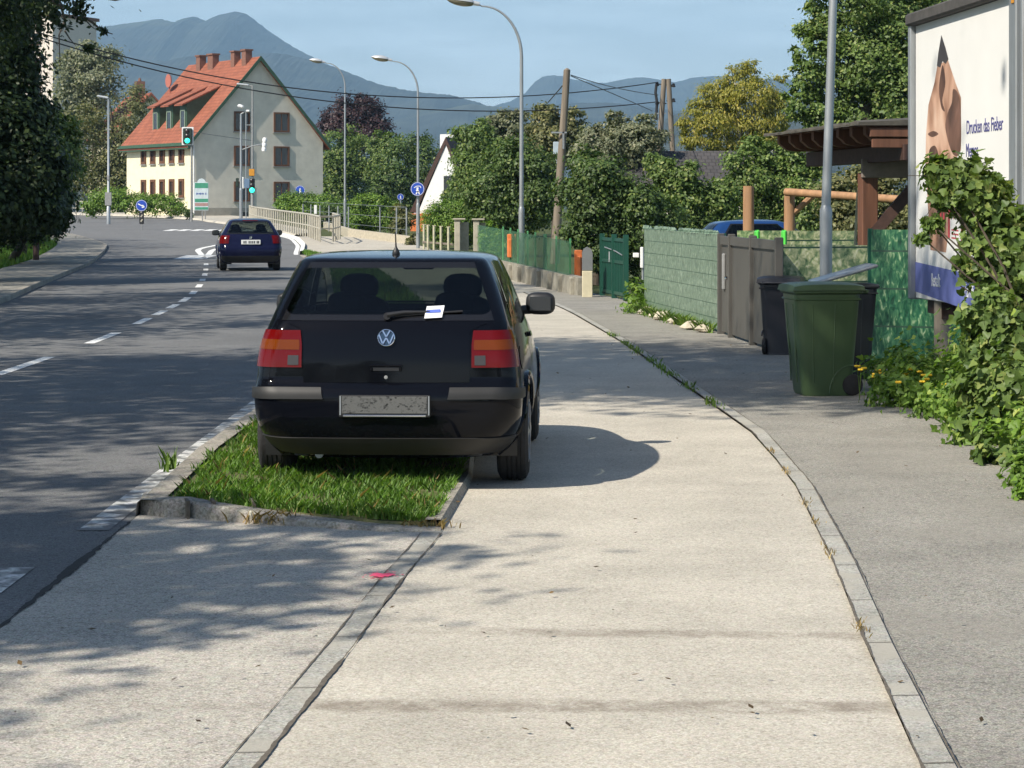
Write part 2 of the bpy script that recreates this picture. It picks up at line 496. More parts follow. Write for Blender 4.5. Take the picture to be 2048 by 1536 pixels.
# pavement on the far side of the junction
b = MB(); rows = []
for D, x in [(112, -10.6), (118, -11.8), (130, -14.4)] + far_edge:
    dx = 2.2 if D < 150 else 3.4
    rows.append([(x + .05, D, gz(D) + .006), (x + .2, D, gz(D) + .13), (x + dx + (D - 148) * .04, D + 4.5, gz(D + 4.5) + .14)])
b.grid(rows); o = b.build('pavement', M['concrete']); o['kind'] = 'structure'
# left pavement with kerb
ds = list(np.arange(-10, 132, 3.0))
strip('footpath', lambda D: sp(XL, D) - 2.0, lambda D: sp(XL, D) - 0.15, M['old_asphalt'], ds, 0.10)
b = MB(); b.grid([[(sp(XL, D) - .15, D, gz(D) + .105), (sp(XL, D) - .01, D, gz(D) + .105), (sp(XL, D), D, gz(D) + .09), (sp(XL, D), D, gz(D) - .02)] for D in ds])
o = b.build('kerb', M['kerb_dark']); o['kind'] = 'structure'
# driveway between the road and the granite strip, the aggregate pavement, the old asphalt strip
def q(px, py, dz=0.0):
    p = G(px, py); return (p.x, p.y, p.z + dz)
gl = [(-60, -1.6), (4.0, -1.17), (7.39, -.884), (9.1, -.744), (11.03, -.604), (11.77, -.537), (12.6, -.47)]      # granite strip, left side
gw = 0.105
dd = [-60, -20, 0, 4, 5.5, 7.39, 8.5, 9.6, 10.5, 11.3, 12.1, 12.62]
FK = [(-2.2, 13.5), (-2.12, 13.30), (-2.0, 13.12)] + [(G(px, py).x, G(px, py).y) for px, py in ((369, 1037), (420, 1042), (505, 1050), (640, 1058), (760, 1066), (880, 1068))] + [(0.0, 12.5)]
def Df(x): return lerp(FK, x)
dr = MB(); rows = []
for D in dd:
    xl = -2.12; xr_ = lerp(gl, D)
    n = 16
    rows.append([(xl + (xr_ - xl) * i / n, Df(xl + (xr_ - xl) * i / n) + .02 if D > 12.5 else D, 0.008) for i in range(n + 1)])
dr.grid(rows); o = dr.build('driveway', M['driveway']); o['kind'] = 'structure'
b = MB(); rows = []
for D in dd[:-1] + [12.55]:
    x = lerp(gl, D); rows.append([(x, D, .014), (x + gw, D, .014)])
b.grid(rows); o = b.build('granite_strip', M['granite']); o['kind'] = 'structure'
def jag(pts, w, z, name, mat, seed=1, step=0.05, amp=0.012):
    """an uneven dark joint following pts"""
    r = random.Random(seed); b = MB(); rows = []; cur = 1.0; off = 0.0
    for i in range(len(pts) - 1):
        p, q_ = Vector(pts[i]), Vector(pts[i + 1]); n = max(1, int((q_ - p).length / step))
        for k in range(n):
            c = p.lerp(q_, k / n); d = (q_ - p).normalized(); s_ = Vector((d.y, -d.x, 0))
            cur = min(1.35, max(.12, cur + r.uniform(-.22, .22))); off = .86 * off + r.uniform(-amp, amp) * .5
            c = c + s_ * off; ww = w * cur
            zz = gz(c.y) + z
            rows.append([(c.x - s_.x * ww, c.y - s_.y * ww, zz), (c.x + s_.x * ww, c.y + s_.y * ww, zz)])
    b.grid(rows); o = b.build(name, mat); o['kind'] = 'structure'; return o
jag([(lerp(gl, D), D, 0) for D in (4, 7.39, 9.1, 11.03, 11.77, 12.4)], .004, .0175, 'joint', M['crack'], 3, .02, .002)
jag([(lerp(gl, D) + gw, D, 0) for D in (4, 7.39, 9.1, 11.03, 11.77, 12.4)], .008, .0180, 'joint', M['crack'], 4, .02, .003)
jag([(-2.125, 4, 0), (-2.125, 9, 0), (-2.12, 12.9, 0)], .022, .0120, 'joint', M['tar'], 5, .02, .004)
# cross joints of the granite strip and the right kerb
b = MB()
for D in np.arange(4.4, 12.5, 1.0):
    x = lerp(gl, D); b.quad((x, D, .0170), (x + gw, D + .01, .0170), (x + gw, D + .017, .0170), (x, D + .007, .0170))
for D in np.arange(4.2, 47, 1.0):
    x = lerp(XK, D); b.quad((x, D, .0310), (x + .10, D + .01, .0310), (x + .10, D + .018, .0310), (x, D + .008, .0310))
o = b.build('kerb_joint', M['crack']); o['kind'] = 'structure'
ws = [-60, -10, 0, 4, 7.5, 9.2, 11.4, 12.55, 13.2, 14.5, 16, 18, 20] + list(np.arange(22, 113, 2.0))
def side_l(D):
    if D <= 12.55: return lerp(gl, D) + gw
    if D < 84: return sp(XI, D) + .03 if D > 14.8 else lerp(XI, D) + .02
    return sp(XR, D) + .15
def side_r(D): return sp(XK, D) if D < 50 else max(sp(XW, D), side_l(D) + 1.0)
strip('sidewalk', side_l, side_r, M['concrete'], ws, 0.012, n=6)
strip('asphalt_strip', lambda D: sp(XK, D) + .10, lambda D: max(sp(XW, D) + (1.6 if 20 < D < 31 else .35), sp(XK, D) + .11), M['old_asphalt'], [d for d in ws if d < 52], 0.008, n=3)
strip('kerb_stone', lambda D: sp(XK, D), lambda D: sp(XK, D) + .10, M['granite'], [d for d in ws if d < 49], 0.028)
jag([(lerp(XK, D) - .004, D, 0) for D in (4, 7.5, 9.2, 11.4, 14.5, 17.9, 23.65, 29.7, 39)], .006, .0335, 'joint', M['crack'], 6, .03, .003)
jag([(lerp(XK, D) + .103, D, 0) for D in (4, 7.5, 9.2, 11.4, 14.5, 17.9, 23.65, 29.7, 39)], .004, .0325, 'joint', M['crack'], 7, .03, .004)
# right-hand kerb line of the road beyond the island, painted white at the nose
b = MB()
b.grid([[(sp(XR, D), D, gz(D) - .01), (sp(XR, D) + .01, D, gz(D) + .11), (sp(XR, D) + .16, D, gz(D) + .12)] for D in np.arange(84, 116, 1.5)])
o = b.build('kerb', M['mark_new']); o['kind'] = 'structure'
# road markings
b = MB()
def mark_line(x, d0, d1, w, z=0.004):
    rows = []
    for D in np.linspace(d0, d1, max(2, int((d1 - d0) / 2) + 2)):
        xx = x(D); rows.append([(xx - w / 2, D, gz(D) + z), (xx + w / 2, D, gz(D) + z)])
    b.grid(rows)
for d0, d1 in ((15.5, 18.5), (24.3, 27.3), (30.0, 32.6), (35.0, 36.9), (37.9, 39.6), (40.5, 42.2), (43.3, 45.4), (47.2, 49.0), (51.2, 53.2), (55.6, 57.4), (60, 62), (65, 67), (71, 73.2)):
    mark_line(lambda D: sp(XC, D), d0, d1, .14)
mark_line(lambda D: sp(XC, D) - .02, 78.5, 100, .22)
mark_line(lambda D: sp(XC, D) - .02 + (D - 78.5) * .055, 78.5, 96, .22)
mark_line(lambda D: sp(XR, D) - .14, 83, 116, .16)
b.quad((-11.4, 78.2, gz(78) + .005), (-10.4, 78.2, gz(78) + .005), (-10.45, 82.5, gz(82) + .005), (-11.55, 82.5, gz(82) + .005))
for k in range(7):                                   # zebra across the junction
    x = -19.8 + k * -0.0; 
    c = A(335 + k * 26, 459 - k * .2, 128); b.quad((c.x, 126, gz(126) + .004), (c.x + .5, 126, gz(126) + .004), (c.x + .4, 130, gz(130) + .004), (c.x - .1, 130, gz(130) + .004))
b.build('road_marking', M['mark_new'])['kind'] = 'structure'
b = MB()
mark_line(lambda D: -2.27, 12.6, 30, .17); mark_line(lambda D: -2.42, 8.0, 11.3, .2)
b.build('edge_marking', M['mark'])['kind'] = 'structure'
# grass island: kerb stones and turf
ix = [(13.3, -2.0), (16.1, -2.06), (20, -2.0), (30, -2.36), (40, -3.05), (50, -3.85), (63, -4.95), (75, -6.35), (83, -7.5)]
b = MB()
front = [Vector((-2.135, 13.42, 0)), Vector((-2.115, 13.24, 0)), G(330, 1037), G(369, 1037), G(420, 1042), G(505, 1050), G(640, 1058), G(760, 1066), G(880, 1068)]
fz = [.10, .105, .105, .105, .09, .075, .045, .03, .02]
rows = []
for p, z in zip(front, fz): rows.append([(p.x, p.y - .005, 0), (p.x, p.y, z - .015), (p.x + .005, p.y + .018, z), (p.x + .01, p.y + .15, z)])
b.grid(rows)
ds = [13.15, 14, 15, 16.1, 18, 20] + list(np.arange(22, 84, 2.0))
b.grid([[(lerp(ix, D) - .13, D, 0), (lerp(ix, D) - .12, D, .085), (lerp(ix, D) - .10, D, .10), (lerp(ix, D) + .03, D, .10)] for D in ds])
b.grid([[(sp(XI, D) - .09, D, .05), (sp(XI, D) - .08, D, .055), (sp(XI, D), D, .055), (sp(XI, D) + .025, D, .01)] for D in [12.65, 13.5, 14.8, 16] + list(np.arange(18, 85, 2.0))])
o = b.build('island_kerb', M['kerb_dark']); o['kind'] = 'structure'
b = MB(); rows = []
tt = np.linspace(0, 1, 17)
for D in [0, 1, 13.7, 14.5, 16.1, 18, 20] + list(np.arange(22, 84.1, 2.0)):
    x0 = lerp(ix, max(D, 13.7)) - .01; x1 = max(sp(XI, max(D, 13.7)) - .05, x0 + .05)
    if D < 2:
        x0, x1 = -2.0, -.42
        rows.append([(x0 + (x1 - x0) * t, Df(x0 + (x1 - x0) * t) + (.10 if D == 0 else .16), (-.02 if D == 0 else (.088 * (1 - t) + .035 * t))) for t in tt])
    else: rows.append([(x0 + (x1 - x0) * t, D, .082 * (1 - t) + .05 * t) for t in tt])
M['turf'] = aggregate('worn turf', (0.115, 0.120, 0.050), (0.07, 0.075, 0.03), (0.19, 0.17, 0.09), 40, 0.3, 0.3)
b.grid(rows); o = b.build('turf', M['turf']); o['kind'] = 'structure'
# gaps between the three front kerb stones
b = MB()
for px in (371, 423, 503):
    p = G(px, 1040); b.box((p.x, p.y + .06, .055), (.018, .15, .104), Matrix.Rotation(.25, 3, 'Z'))
b.build('kerb_joint', M['crack'])['kind'] = 'structure'
M['pink'] = plain('fluorescent pink paint', (0.95, 0.10, 0.20), 0.7, 0, 0.2, 12)
b = MB(); p = G(763, 1158); r = random.Random(5); ring = []
for k in range(26):
    a = 2 * math.pi * k / 26; s_ = r.uniform(.6, 1.15)
    ring.append((p.x + math.cos(a) * .058 * s_ * (1.0 + .25 * (k % 2)), p.y + math.sin(a) * .062 * s_, .0195))
b.quad(*ring)
for k in range(28):
    a = r.uniform(0, 6.28); d = r.uniform(.06, .11); c = (p.x + math.cos(a) * d, p.y + math.sin(a) * d * 1.1); e = r.uniform(.003, .007)
    b.quad((c[0] - e, c[1] - e, .0197), (c[0] + e, c[1] - e, .0197), (c[0] + e, c[1] + e, .0197), (c[0] - e, c[1] + e, .0197))
tag(b.build('paint_mark', M['pink']), 'small bright pink spray paint mark beside the granite strip', 'paint mark')
# ------------------------------------------------------------------ mountains and the air in front of them
M['mount'] = aggregate('wooded mountain', (0.036, 0.044, 0.038), (0.024, 0.031, 0.026), (0.065, 0.075, 0.055), 0.012, 0.15, 0.3, bump=0.0, rough=1.0, patch=(0.0022, 0.6, (0.10, 0.11, 0.06), .5))
def ridge(name, label, prof, D, depth, seed, amp):
    r = np.random.default_rng(seed)
    px = np.arange(prof[0][0], prof[-1][0] + 1, 5.0)
    crest = np.interp(px, [p[0] for p in prof], [p[1] for p in prof])
    z = H + (CY - crest) / F * D
    n = len(px); rows = []
    T = np.concatenate([np.linspace(-1, 0, 22), np.linspace(.08, 1, 8)])
    ph = r.uniform(0, 6.28, 40); fr_ = r.uniform(.005, .06, 40) ; fy = r.uniform(-9, 9, 40); am = r.uniform(.3, 1, 40) * (.012 / fr_) ** .7
    for t in T:
        fall = (1 - abs(t) ** 1.25)
        nzv = sum(am[k] * np.sin(px * fr_[k] + fy[k] * t + ph[k]) for k in range(40)) / 4
        zz = z * fall + amp * .7 * nzv * min(1, 5 * abs(t)) * (1 - .55 * abs(t)) + r.normal(0, amp * .02, n)
        zz = np.maximum(zz, -20)
        x = (px - CX) / F * D * (1 + .00 * t)
        rows.append([(x[i], D + t * depth, zz[i]) for i in range(n)])
    b = MB(); b.grid(rows)
    o = b.build(name, M['mount'], smooth=False)
    o['kind'] = 'structure'; o['label'] = label
    return o
ridge('mountain', 'highest blue wooded mountain with a rounded summit', [(-500, 180), (-200, 130), (60, 95), (130, 72), (165, 57), (215, 52), (255, 47), (300, 42), (322, 38), (345, 44), (368, 46), (380, 38), (395, 34), (408, 41), (416, 44), (440, 31), (458, 26), (474, 23), (490, 27), (500, 33), (530, 56), (570, 84), (600, 101), (640, 122), (690, 148), (760, 175), (850, 215), (950, 260)], 6800, 2200, 1, 40)
ridge('mountain', 'lower wooded ridge in front of the high summit', [(-600, 160), (0, 120), (200, 112), (330, 122), (450, 108), (560, 106), (640, 124), (700, 146), (750, 166), (800, 178), (850, 186), (900, 190), (960, 206), (1020, 232), (1120, 280)], 5200, 1500, 2, 36)
ridge('mountain', 'distant blue ridge beyond the mist on the valley', [(900, 250), (985, 212), (1020, 203), (1050, 186), (1070, 163), (1086, 153), (1105, 150), (1125, 152), (1140, 158), (1180, 164), (1210, 166), (1250, 158), (1285, 154), (1320, 160), (1350, 165), (1380, 157), (1420, 152), (1450, 153), (1500, 156), (1600, 160), (2000, 150), (2400, 170)], 7400, 2000, 3, 34)
ridge('mountain', 'low green hill behind the gardens', [(1250, 300), (1340, 232), (1400, 214), (1450, 206), (1600, 190), (1900, 190), (2300, 250)], 2300, 600, 4, 8)
ridge('mountain', 'low dark ridge across the valley floor', [(700, 262), (800, 238), (870, 222), (940, 208), (1000, 214), (1060, 216), (1140, 206), (1220, 205), (1300, 214), (1400, 228)], 4400, 900, 5, 14)
hz_ = MB(); hz_.box((0, 4950, 399), (14000, 10200, 802))
hm = bpy.data.materials.new('haze'); hm.use_nodes = True
nt = hm.node_tree; nt.nodes.clear()
ho = nt.nodes.new('ShaderNodeOutputMaterial'); hv = nt.nodes.new('ShaderNodeVolumePrincipled')
hv.inputs['Color'].default_value = (0.44, 0.72, 1.0, 1); hv.inputs['Density'].default_value = 1.25e-4
hv.inputs['Anisotropy'].default_value = 0.0
nt.links.new(hv.outputs[0], ho.inputs['Volume'])
hob = hz_.build('haze', hm); hob['kind'] = 'stuff'
# ------------------------------------------------------------------ cars
def pchip(xs, ys):
    xs = np.array(xs, float); ys = np.array(ys, float)
    h = np.diff(xs); d = np.diff(ys) / h; m = np.zeros(len(xs))
    m[0], m[-1] = d[0], d[-1]
    for i in range(1, len(xs) - 1):
        if d[i - 1] * d[i] > 0:
            w1, w2 = 2 * h[i] + h[i - 1], h[i] + 2 * h[i - 1]
            m[i] = (w1 + w2) / (w1 / d[i - 1] + w2 / d[i])
    def f(x):
        x = min(max(x, xs[0]), xs[-1]); i = min(int(np.searchsorted(xs, x, 'right')) - 1, len(xs) - 2)
        t = (x - xs[i]) / h[i]
        return (2*t**3-3*t**2+1)*ys[i] + (t**3-2*t**2+t)*h[i]*m[i] + (-2*t**3+3*t**2)*ys[i+1] + (t**3-t**2)*h[i]*m[i+1]
    return f
class CarShape:
    def __init__(s, z, yr, yf, w, rr, rf, bow):
        s.yr, s.yf, s.w, s.rr, s.rf = (pchip(z, a) for a in (yr, yf, w, rr, rf)); s.bow = bow; s.bulge = .022; s.z0, s.z1 = z[0], z[-1]
    def pt(s, c, z, side=1, off=0.0):
        def raw(c, z):
            w, yr, yf, rr, rf = s.w(z), s.yr(z), s.yf(z), s.rr(z), s.rf(z)
            rr = min(rr, w * .9); rf = min(rf, w * .9); bw = s.bow * min(1, w / .6)
            k = (w - rr) / w; y1 = yr + bw * k * k
            kf = (w - rf) / w; y4 = yf - bw * 1.6 * kf * kf
            if c < 1: x = c * (w - rr); return Vector((x, yr + bw * (x / w) ** 2, z))
            if c < 2: a = (c - 1) * math.pi / 2; return Vector((w - rr + rr * math.sin(a), y1 + rr * (1 - math.cos(a)), z))
            ya, yb = y1 + rr, y4 - rf
            if c < 3: t = c - 2; return Vector((w + s.bulge * math.sin(math.pi * t) ** .8, ya + (yb - ya) * t, z))
            if c < 4: a = (c - 3) * math.pi / 2; return Vector((w - rf + rf * math.cos(a), yb + rf * math.sin(a), z))
            x = (5 - c) * (w - rf); return Vector((x, yf - bw * 1.6 * (x / w) ** 2, z))
        p = raw(c, z)
        if off:
            e = 1e-3
            u = raw(min(c + e, 5), z) - raw(max(c - e, 0), z); v = raw(c, min(z + e, s.z1)) - raw(c, max(z - e, s.z0))
            n = u.cross(v)
            if n.length > 1e-12: p = p + n.normalized() * off
        if side < 0: p.x = -p.x
        return p
    def patch(s, b, fn, na, nb, off=0.004, side=1, base=None):
        """grid over (a,b) in 0..1, fn -> (c,z); closed round the edge down to the body when base is given"""
        rows = []
        for i in range(na + 1):
            row = []
            for j in range(nb + 1):
                c, z = fn(i / na, j / nb); row.append(s.pt(c, z, side, off))
            rows.append(row)
        if base is not None:
            def low(i, j): c, z = fn(i / na, j / nb); return s.pt(c, z, side, base)
            rows = [[low(0, j) for j in range(nb + 1)]] + rows + [[low(na, j) for j in range(nb + 1)]]
            for k, i in enumerate([0] + list(range(na + 1)) + [na]):
                rows[k] = [low(i, 0)] + rows[k] + [low(i, nb)]
        if side < 0: rows = [r[::-1] for r in rows]
        b.grid(rows)

def paint(name, col, rough=0.045):
    m, nt, b = newmat(name)
    b.inputs['Base Color'].default_value = c4(col); b.inputs['Roughness'].default_value = rough
    b.inputs['Specular IOR Level'].default_value = 0.2
    b.inputs['Coat Weight'].default_value = 0.0
    g = N(nt, 'ShaderNodeTexCoord'); n = N(nt, 'ShaderNodeTexNoise', Scale=3.0, Detail=6.0); nt.links.new(g.outputs['Object'], n.inputs['Vector'])
    r = N(nt, 'ShaderNodeMapRange'); r.inputs['From Min'].default_value = .35; r.inputs['From Max'].default_value = .75; r.inputs['To Min'].default_value = rough; r.inputs['To Max'].default_value = rough + .07
    nt.links.new(n.outputs['Fac'], r.inputs['Value']); nt.links.new(r.outputs[0], b.inputs['Roughness'])
    mx = N(nt, 'ShaderNodeMixRGB'); mx.inputs['Color1'].default_value = c4(col); mx.inputs['Color2'].default_value = c4([x * .9 + .0015 for x in col])
    nt.links.new(n.outputs['Fac'], mx.inputs['Fac']); nt.links.new(mx.outputs[0], b.inputs['Base Color'])
    return m
def glass_mat(name, tint):
    """tinted pane with a black printed border where the vertex attribute 'rim' is above zero"""
    m = bpy.data.materials.new(name); m.use_nodes = True; nt = m.node_tree; nt.nodes.clear()
    o = N(nt, 'ShaderNodeOutputMaterial'); tr = N(nt, 'ShaderNodeBsdfTransparent'); tr.inputs['Color'].default_value = c4(tint)
    gl = N(nt, 'ShaderNodeBsdfGlossy'); gl.inputs['Roughness'].default_value = 0.02
    fr = N(nt, 'ShaderNodeFresnel'); gg = N(nt, 'ShaderNodeNewGeometry'); io = N(nt, 'ShaderNodeMath', operation='MULTIPLY_ADD'); io.inputs[1].default_value = -.8333; io.inputs[2].default_value = 1.5; nt.links.new(gg.outputs['Backfacing'], io.inputs[0]); nt.links.new(io.outputs[0], fr.inputs['IOR'])
    ms = N(nt, 'ShaderNodeMixShader'); bk = N(nt, 'ShaderNodeBsdfPrincipled')
    bk.inputs['Base Color'].default_value = (.012, .012, .014, 1); bk.inputs['Roughness'].default_value = .08
    at = N(nt, 'ShaderNodeAttribute'); at.attribute_name = 'rim'
    mr = N(nt, 'ShaderNodeMapRange'); mr.inputs['From Min'].default_value = -.004; mr.inputs['From Max'].default_value = .004
    mb_ = N(nt, 'ShaderNodeMixShader'); L = nt.links.new
    L(fr.outputs[0], ms.inputs[0]); L(tr.outputs[0], ms.inputs[1]); L(gl.outputs[0], ms.inputs[2])
    L(at.outputs['Fac'], mr.inputs['Value']); L(mr.outputs[0], mb_.inputs[0]); L(ms.outputs[0], mb_.inputs[1]); L(bk.outputs[0], mb_.inputs[2])
    L(mb_.outputs[0], o.inputs['Surface'])
    return m
def lens(name, col, rough=.12):
    m, nt, b = newmat(name)
    b.inputs['Base Color'].default_value = c4(col); b.inputs['Roughness'].default_value = rough
    b.inputs['Specular IOR Level'].default_value = .35
    g = N(nt, 'ShaderNodeTexCoord'); w = N(nt, 'ShaderNodeTexWave', Scale=28.0); w.bands_direction = 'X'
    nt.links.new(g.outputs['Object'], w.inputs['Vector'])
    bp = N(nt, 'ShaderNodeBump', Strength=.05, Distance=.002); nt.links.new(w.outputs['Fac'], bp.inputs['Height']); nt.links.new(bp.outputs[0], b.inputs['Normal'])
    return m
M['car_black'] = paint('black car paint', (0.003, 0.0035, 0.006))
M['car_navy'] = paint('dark blue car paint', (0.007, 0.009, 0.034))
M['car_blue'] = paint('mid blue car paint', (0.012, 0.045, 0.15))
M['glass'] = glass_mat('tinted glass', (0.13, 0.15, 0.14))
M['glass_clear'] = glass_mat('car glass', (0.70, 0.78, 0.74))
M['lens_red'] = lens('red lens', (0.115, 0.002, 0.002)); M['lens_amber'] = lens('amber lens', (0.15, 0.031, 0.002)); M['lens_grey'] = lens('clear lens', (0.055, 0.05, 0.05))
M['trim'] = plain('bumper plastic', (0.017, 0.0165, 0.016), 0.55, 0, .15, 14)
M['chrome'] = plain('chrome', (0.75, 0.76, 0.78), 0.12, 1.0, 0.02, 5)
M['seat'] = plain('seat cloth', (0.025, 0.025, 0.028), 0.9, 0, .2, 20)
M['rim'] = plain('wheel cover', (0.30, 0.31, 0.32), 0.4, 0.6, .1, 12)
M['mirror_reflection'] = plain('mirror with dark reflection', (0.03, 0.035, 0.04), .06, 0, .1, 2)  # dark colour stands in for what the mirror glass reflects
M['paper'] = plain('paper', (0.80, 0.80, 0.82), 0.7, 0, .05, 10)
M['ink_blue'] = plain('blue ink', (0.10, 0.16, 0.55), 0.7, 0, .05, 10)

def build_car(name, label, loc, rz, sh, pm, glassm, o_):
    t = thing(name, label, 'car', loc, rz)
    gb, gt = o_['glass_z']; c_rear = o_.get('c_rear', 1.30); tg_c = o_.get('tg_c', .80)
    ax_r, ax_f = o_['axles']; tr = o_['tyre_r']
    # body shell
    zs = sorted(set([round(z, 4) for z in list(np.linspace(sh.z0, gb, 26)) + list(np.linspace(gb, gt, 10)) + list(np.linspace(gt, sh.z1, 16))]))
    cs = sorted(set([round(c, 4) for c in list(np.linspace(0, 1, 11)) + list(np.linspace(1, 2, 13)) + [c_rear, 2.07, 2.93] + list(np.linspace(2, 3, 46)) + list(np.linspace(3, 4, 7)) + list(np.linspace(4, 5, 7))]))
    ar = tr + .045
    for_body = MB()
    for side in (1, -1):
        P = [[sh.pt(c, z, side) for c in cs] for z in zs]
        o0 = len(for_body.v); n = len(cs)
        for_body.v += [tuple(p) for r in P for p in r]
        for i in range(len(zs) - 1):
            zm = .5 * (zs[i] + zs[i + 1])
            for k in range(n - 1):
                cm = .5 * (cs[k] + cs[k + 1])
                if gb < zm < gt and (cm < c_rear or 2.07 < cm < 2.93 or cm > 3.15): continue
                pm_ = (P[i][k] + P[i + 1][k + 1]) * .5
                if 1.5 < cm < 3.8 and any((pm_.y - a) ** 2 + (pm_.z - tr) ** 2 < ar * ar for a in (ax_r, ax_f)): continue
                f = (o0 + i * n + k, o0 + i * n + k + 1, o0 + i * n + n + k + 1, o0 + i * n + n + k)
                for_body.f.append(f if side > 0 else f[::-1]); for_body.m.append(0)
        # lower sill tuck and roof cap
    top = [sh.pt(c, sh.z1, 1) for c in cs] + [sh.pt(c, sh.z1, -1) for c in cs[::-1]]
    for_body.add(top, [tuple(range(len(top)))])
    for_body.mi = 1
    for_body.box((0, (ax_r + ax_f) / 2, sh.z0 + .06), (1.16, o_['len'] - .5, .10))
    for s_ in (1, -1):
        for a in (ax_r, ax_f):        # wheel wells
            rows = [[(s_ * x, a + math.cos(q_) * (ar + .01), tr + math.sin(q_) * (ar + .01)) for x in (.52, sh.w(.5) - .03)] for q_ in np.linspace(-.35, math.pi + .35, 16)]
            for_body.grid(rows)
    for_body.build('body', [pm, M['black']], t, smooth=True, angle=50)
    # arch lips
    for s_ in (1, -1):
        for a in (ax_r, ax_f):
            b = MB(); pts = []
            for q_ in np.linspace(-.30, math.pi + .30, 26):
                y = a + math.cos(q_) * (ar + .004); z = max(tr + math.sin(q_) * (ar + .004), sh.z0 + .01)
                lo, hi = 1.2, 3.9
                for _ in range(30):
                    m_ = .5 * (lo + hi)
                    if sh.pt(m_, z).y < y: lo = m_
                    else: hi = m_
                p = sh.pt(lo, z); pts.append((s_ * (p.x + .000), y, z))
            b.tube(pts, .024, 8); b.build('wheel_arch', pm, t, smooth=True)
    # glass panes
    def pane(nm, fn, na, nb, sides, rimf, off=.003, gm=None):
        b = MB(); att = []
        for side in sides:
            rows = [[fn(i / na, j / nb) for j in range(nb + 1)] for i in range(na + 1)]
            if side < 0: rows = [r[::-1] for r in rows]
            pts = [[sh.pt(c, z, side, off) for c, z in r] for r in rows]
            att += [rimf(abs(p.x), p.y, p.z, c) for r, rr_ in zip(pts, rows) for p, (c, z) in zip(r, rr_)]
            b.grid(pts)
        o = b.build(nm, gm or glassm, t, smooth=True)
        a = o.data.attributes.new('rim', 'FLOAT', 'POINT'); a.data.foreach_set('value', np.array(att, dtype=np.float32)); return o
    def rbox(x, z, x0, z0, hw, hh, r):
        dx, dz = max(abs(x - x0) - hw + r, 0), max(abs(z - z0) - hh + r, 0)
        return math.hypot(dx, dz) - r + min(max(abs(x - x0) - hw + r, abs(z - z0) - hh + r), 0) * .5
    zc, zh = (gb + gt) / 2, (gt - gb) / 2
    def rear_rim(x, y, z, c):
        hw = o_['rw'][0] + (o_['rw'][1] - o_['rw'][0]) * (z - gb) / (gt - gb)
        return rbox(x / hw * .62, z, 0, zc + .002, .62, zh - .035, .075)
    pane('rear_window', lambda a, b_: (b_ * c_rear, gb + a * (gt - gb)), 14, 26, (1, -1), rear_rim)
    def side_rim(x, y, z, c):
        tt = c - 2; e = min(z - gb - .02, gt - .015 - z)
        return -min(e, (tt - .10) * 2.2, (.92 - tt) * 2.2) if not (.40 < tt < .44) else .02
    for s_ in (1, -1):
        pane('side_window', lambda a, b_: (2.07 + b_ * .86, gb + a * (gt - gb)), 8, 40, (s_,), side_rim, gm=M['glass'])
    pane('windscreen', lambda a, b_: (3.15 + b_ * 1.85, gb + a * (gt - gb)), 8, 14, (1, -1), lambda x, y, z, c: -min(z - gb - .02, gt - .015 - z), gm=M['glass_clear'])
    # interior
    for x in (-.36, .36):
        b = MB(); ellipsoid(b, (x, 1.95, .84), (.245, .08, .30), 18, 3.2); b.build('front_seat', M['seat'], t, smooth=True, angle=80)
        b = MB(); ellipsoid(b, (x, 2.02, 1.19), (.135, .05, .095), 18, 2.8); b.build('headrest', M['seat'], t, smooth=True, angle=80)
    b = MB(); b.bbox((0, .98, .86), (1.25, .14, .42), .05, Matrix.Rotation(.25, 3, 'X')); b.build('rear_seat', M['seat'], t)
    for x in (-.34, .36):
        b = MB(); ellipsoid(b, (x, 1.02, 1.115), (.125, .05, .08), 18, 2.8); b.build('headrest', M['seat'], t, smooth=True, angle=80)
    b = MB(); b.box((0, 2.55, .86), (1.4, .35, .18)); b.bbox((-.36, 2.3, .93), (.36, .04, .30), .02); b.build('dashboard', M['seat'], t)
    b = MB(); b.bbox((.04, 2.2, 1.34), (.23, .04, .065), .015); b.tube([(.04, 2.22, 1.36), (.04, 2.3, 1.40)], .012, 6); b.build('rear_view_mirror', M['black'], t)
    # wheels
    for x_s in (1, -1):
        for y in (ax_r, ax_f):
            w = o_['tyre_w']; xo = o_['track'] * x_s; b = MB()
            prof = [(.20, -w / 2 + .01), (tr - .05, -w / 2), (tr - .012, -w / 2 + .018), (tr, -w / 2 + .045)]
            for k in range(-2, 3): prof += [(tr, k * .030 - .010), (tr - .007, k * .030 - .008), (tr - .007, k * .030 + .0), (tr, k * .030 + .002)]
            prof += [(tr, w / 2 - .045), (tr - .012, w / 2 - .018), (tr - .05, w / 2), (.20, w / 2 - .01)]
            b.lathe(prof, 40, (xo, y, tr), 'x')
            wh = b.build('wheel', M['rubber'], t, smooth=True, angle=30)
            b = MB(); f = x_s
            b.lathe([(.205, 0), (.20, .012 * f), (.17, .004 * f), (.06, .016 * f), (.05, .022 * f), (0.0, .022 * f)], 30, (xo + f * (w / 2 - .012), y, tr), 'x')
            for k in range(7):
                a = k * 2 * math.pi / 7
                b.box((xo + f * (w / 2 + .002), y + math.cos(a) * .12, tr + math.sin(a) * .12), (.012, .13, .03), Matrix.Rotation(a, 3, 'X'))
            b.build('rim', M['rim'], wh)
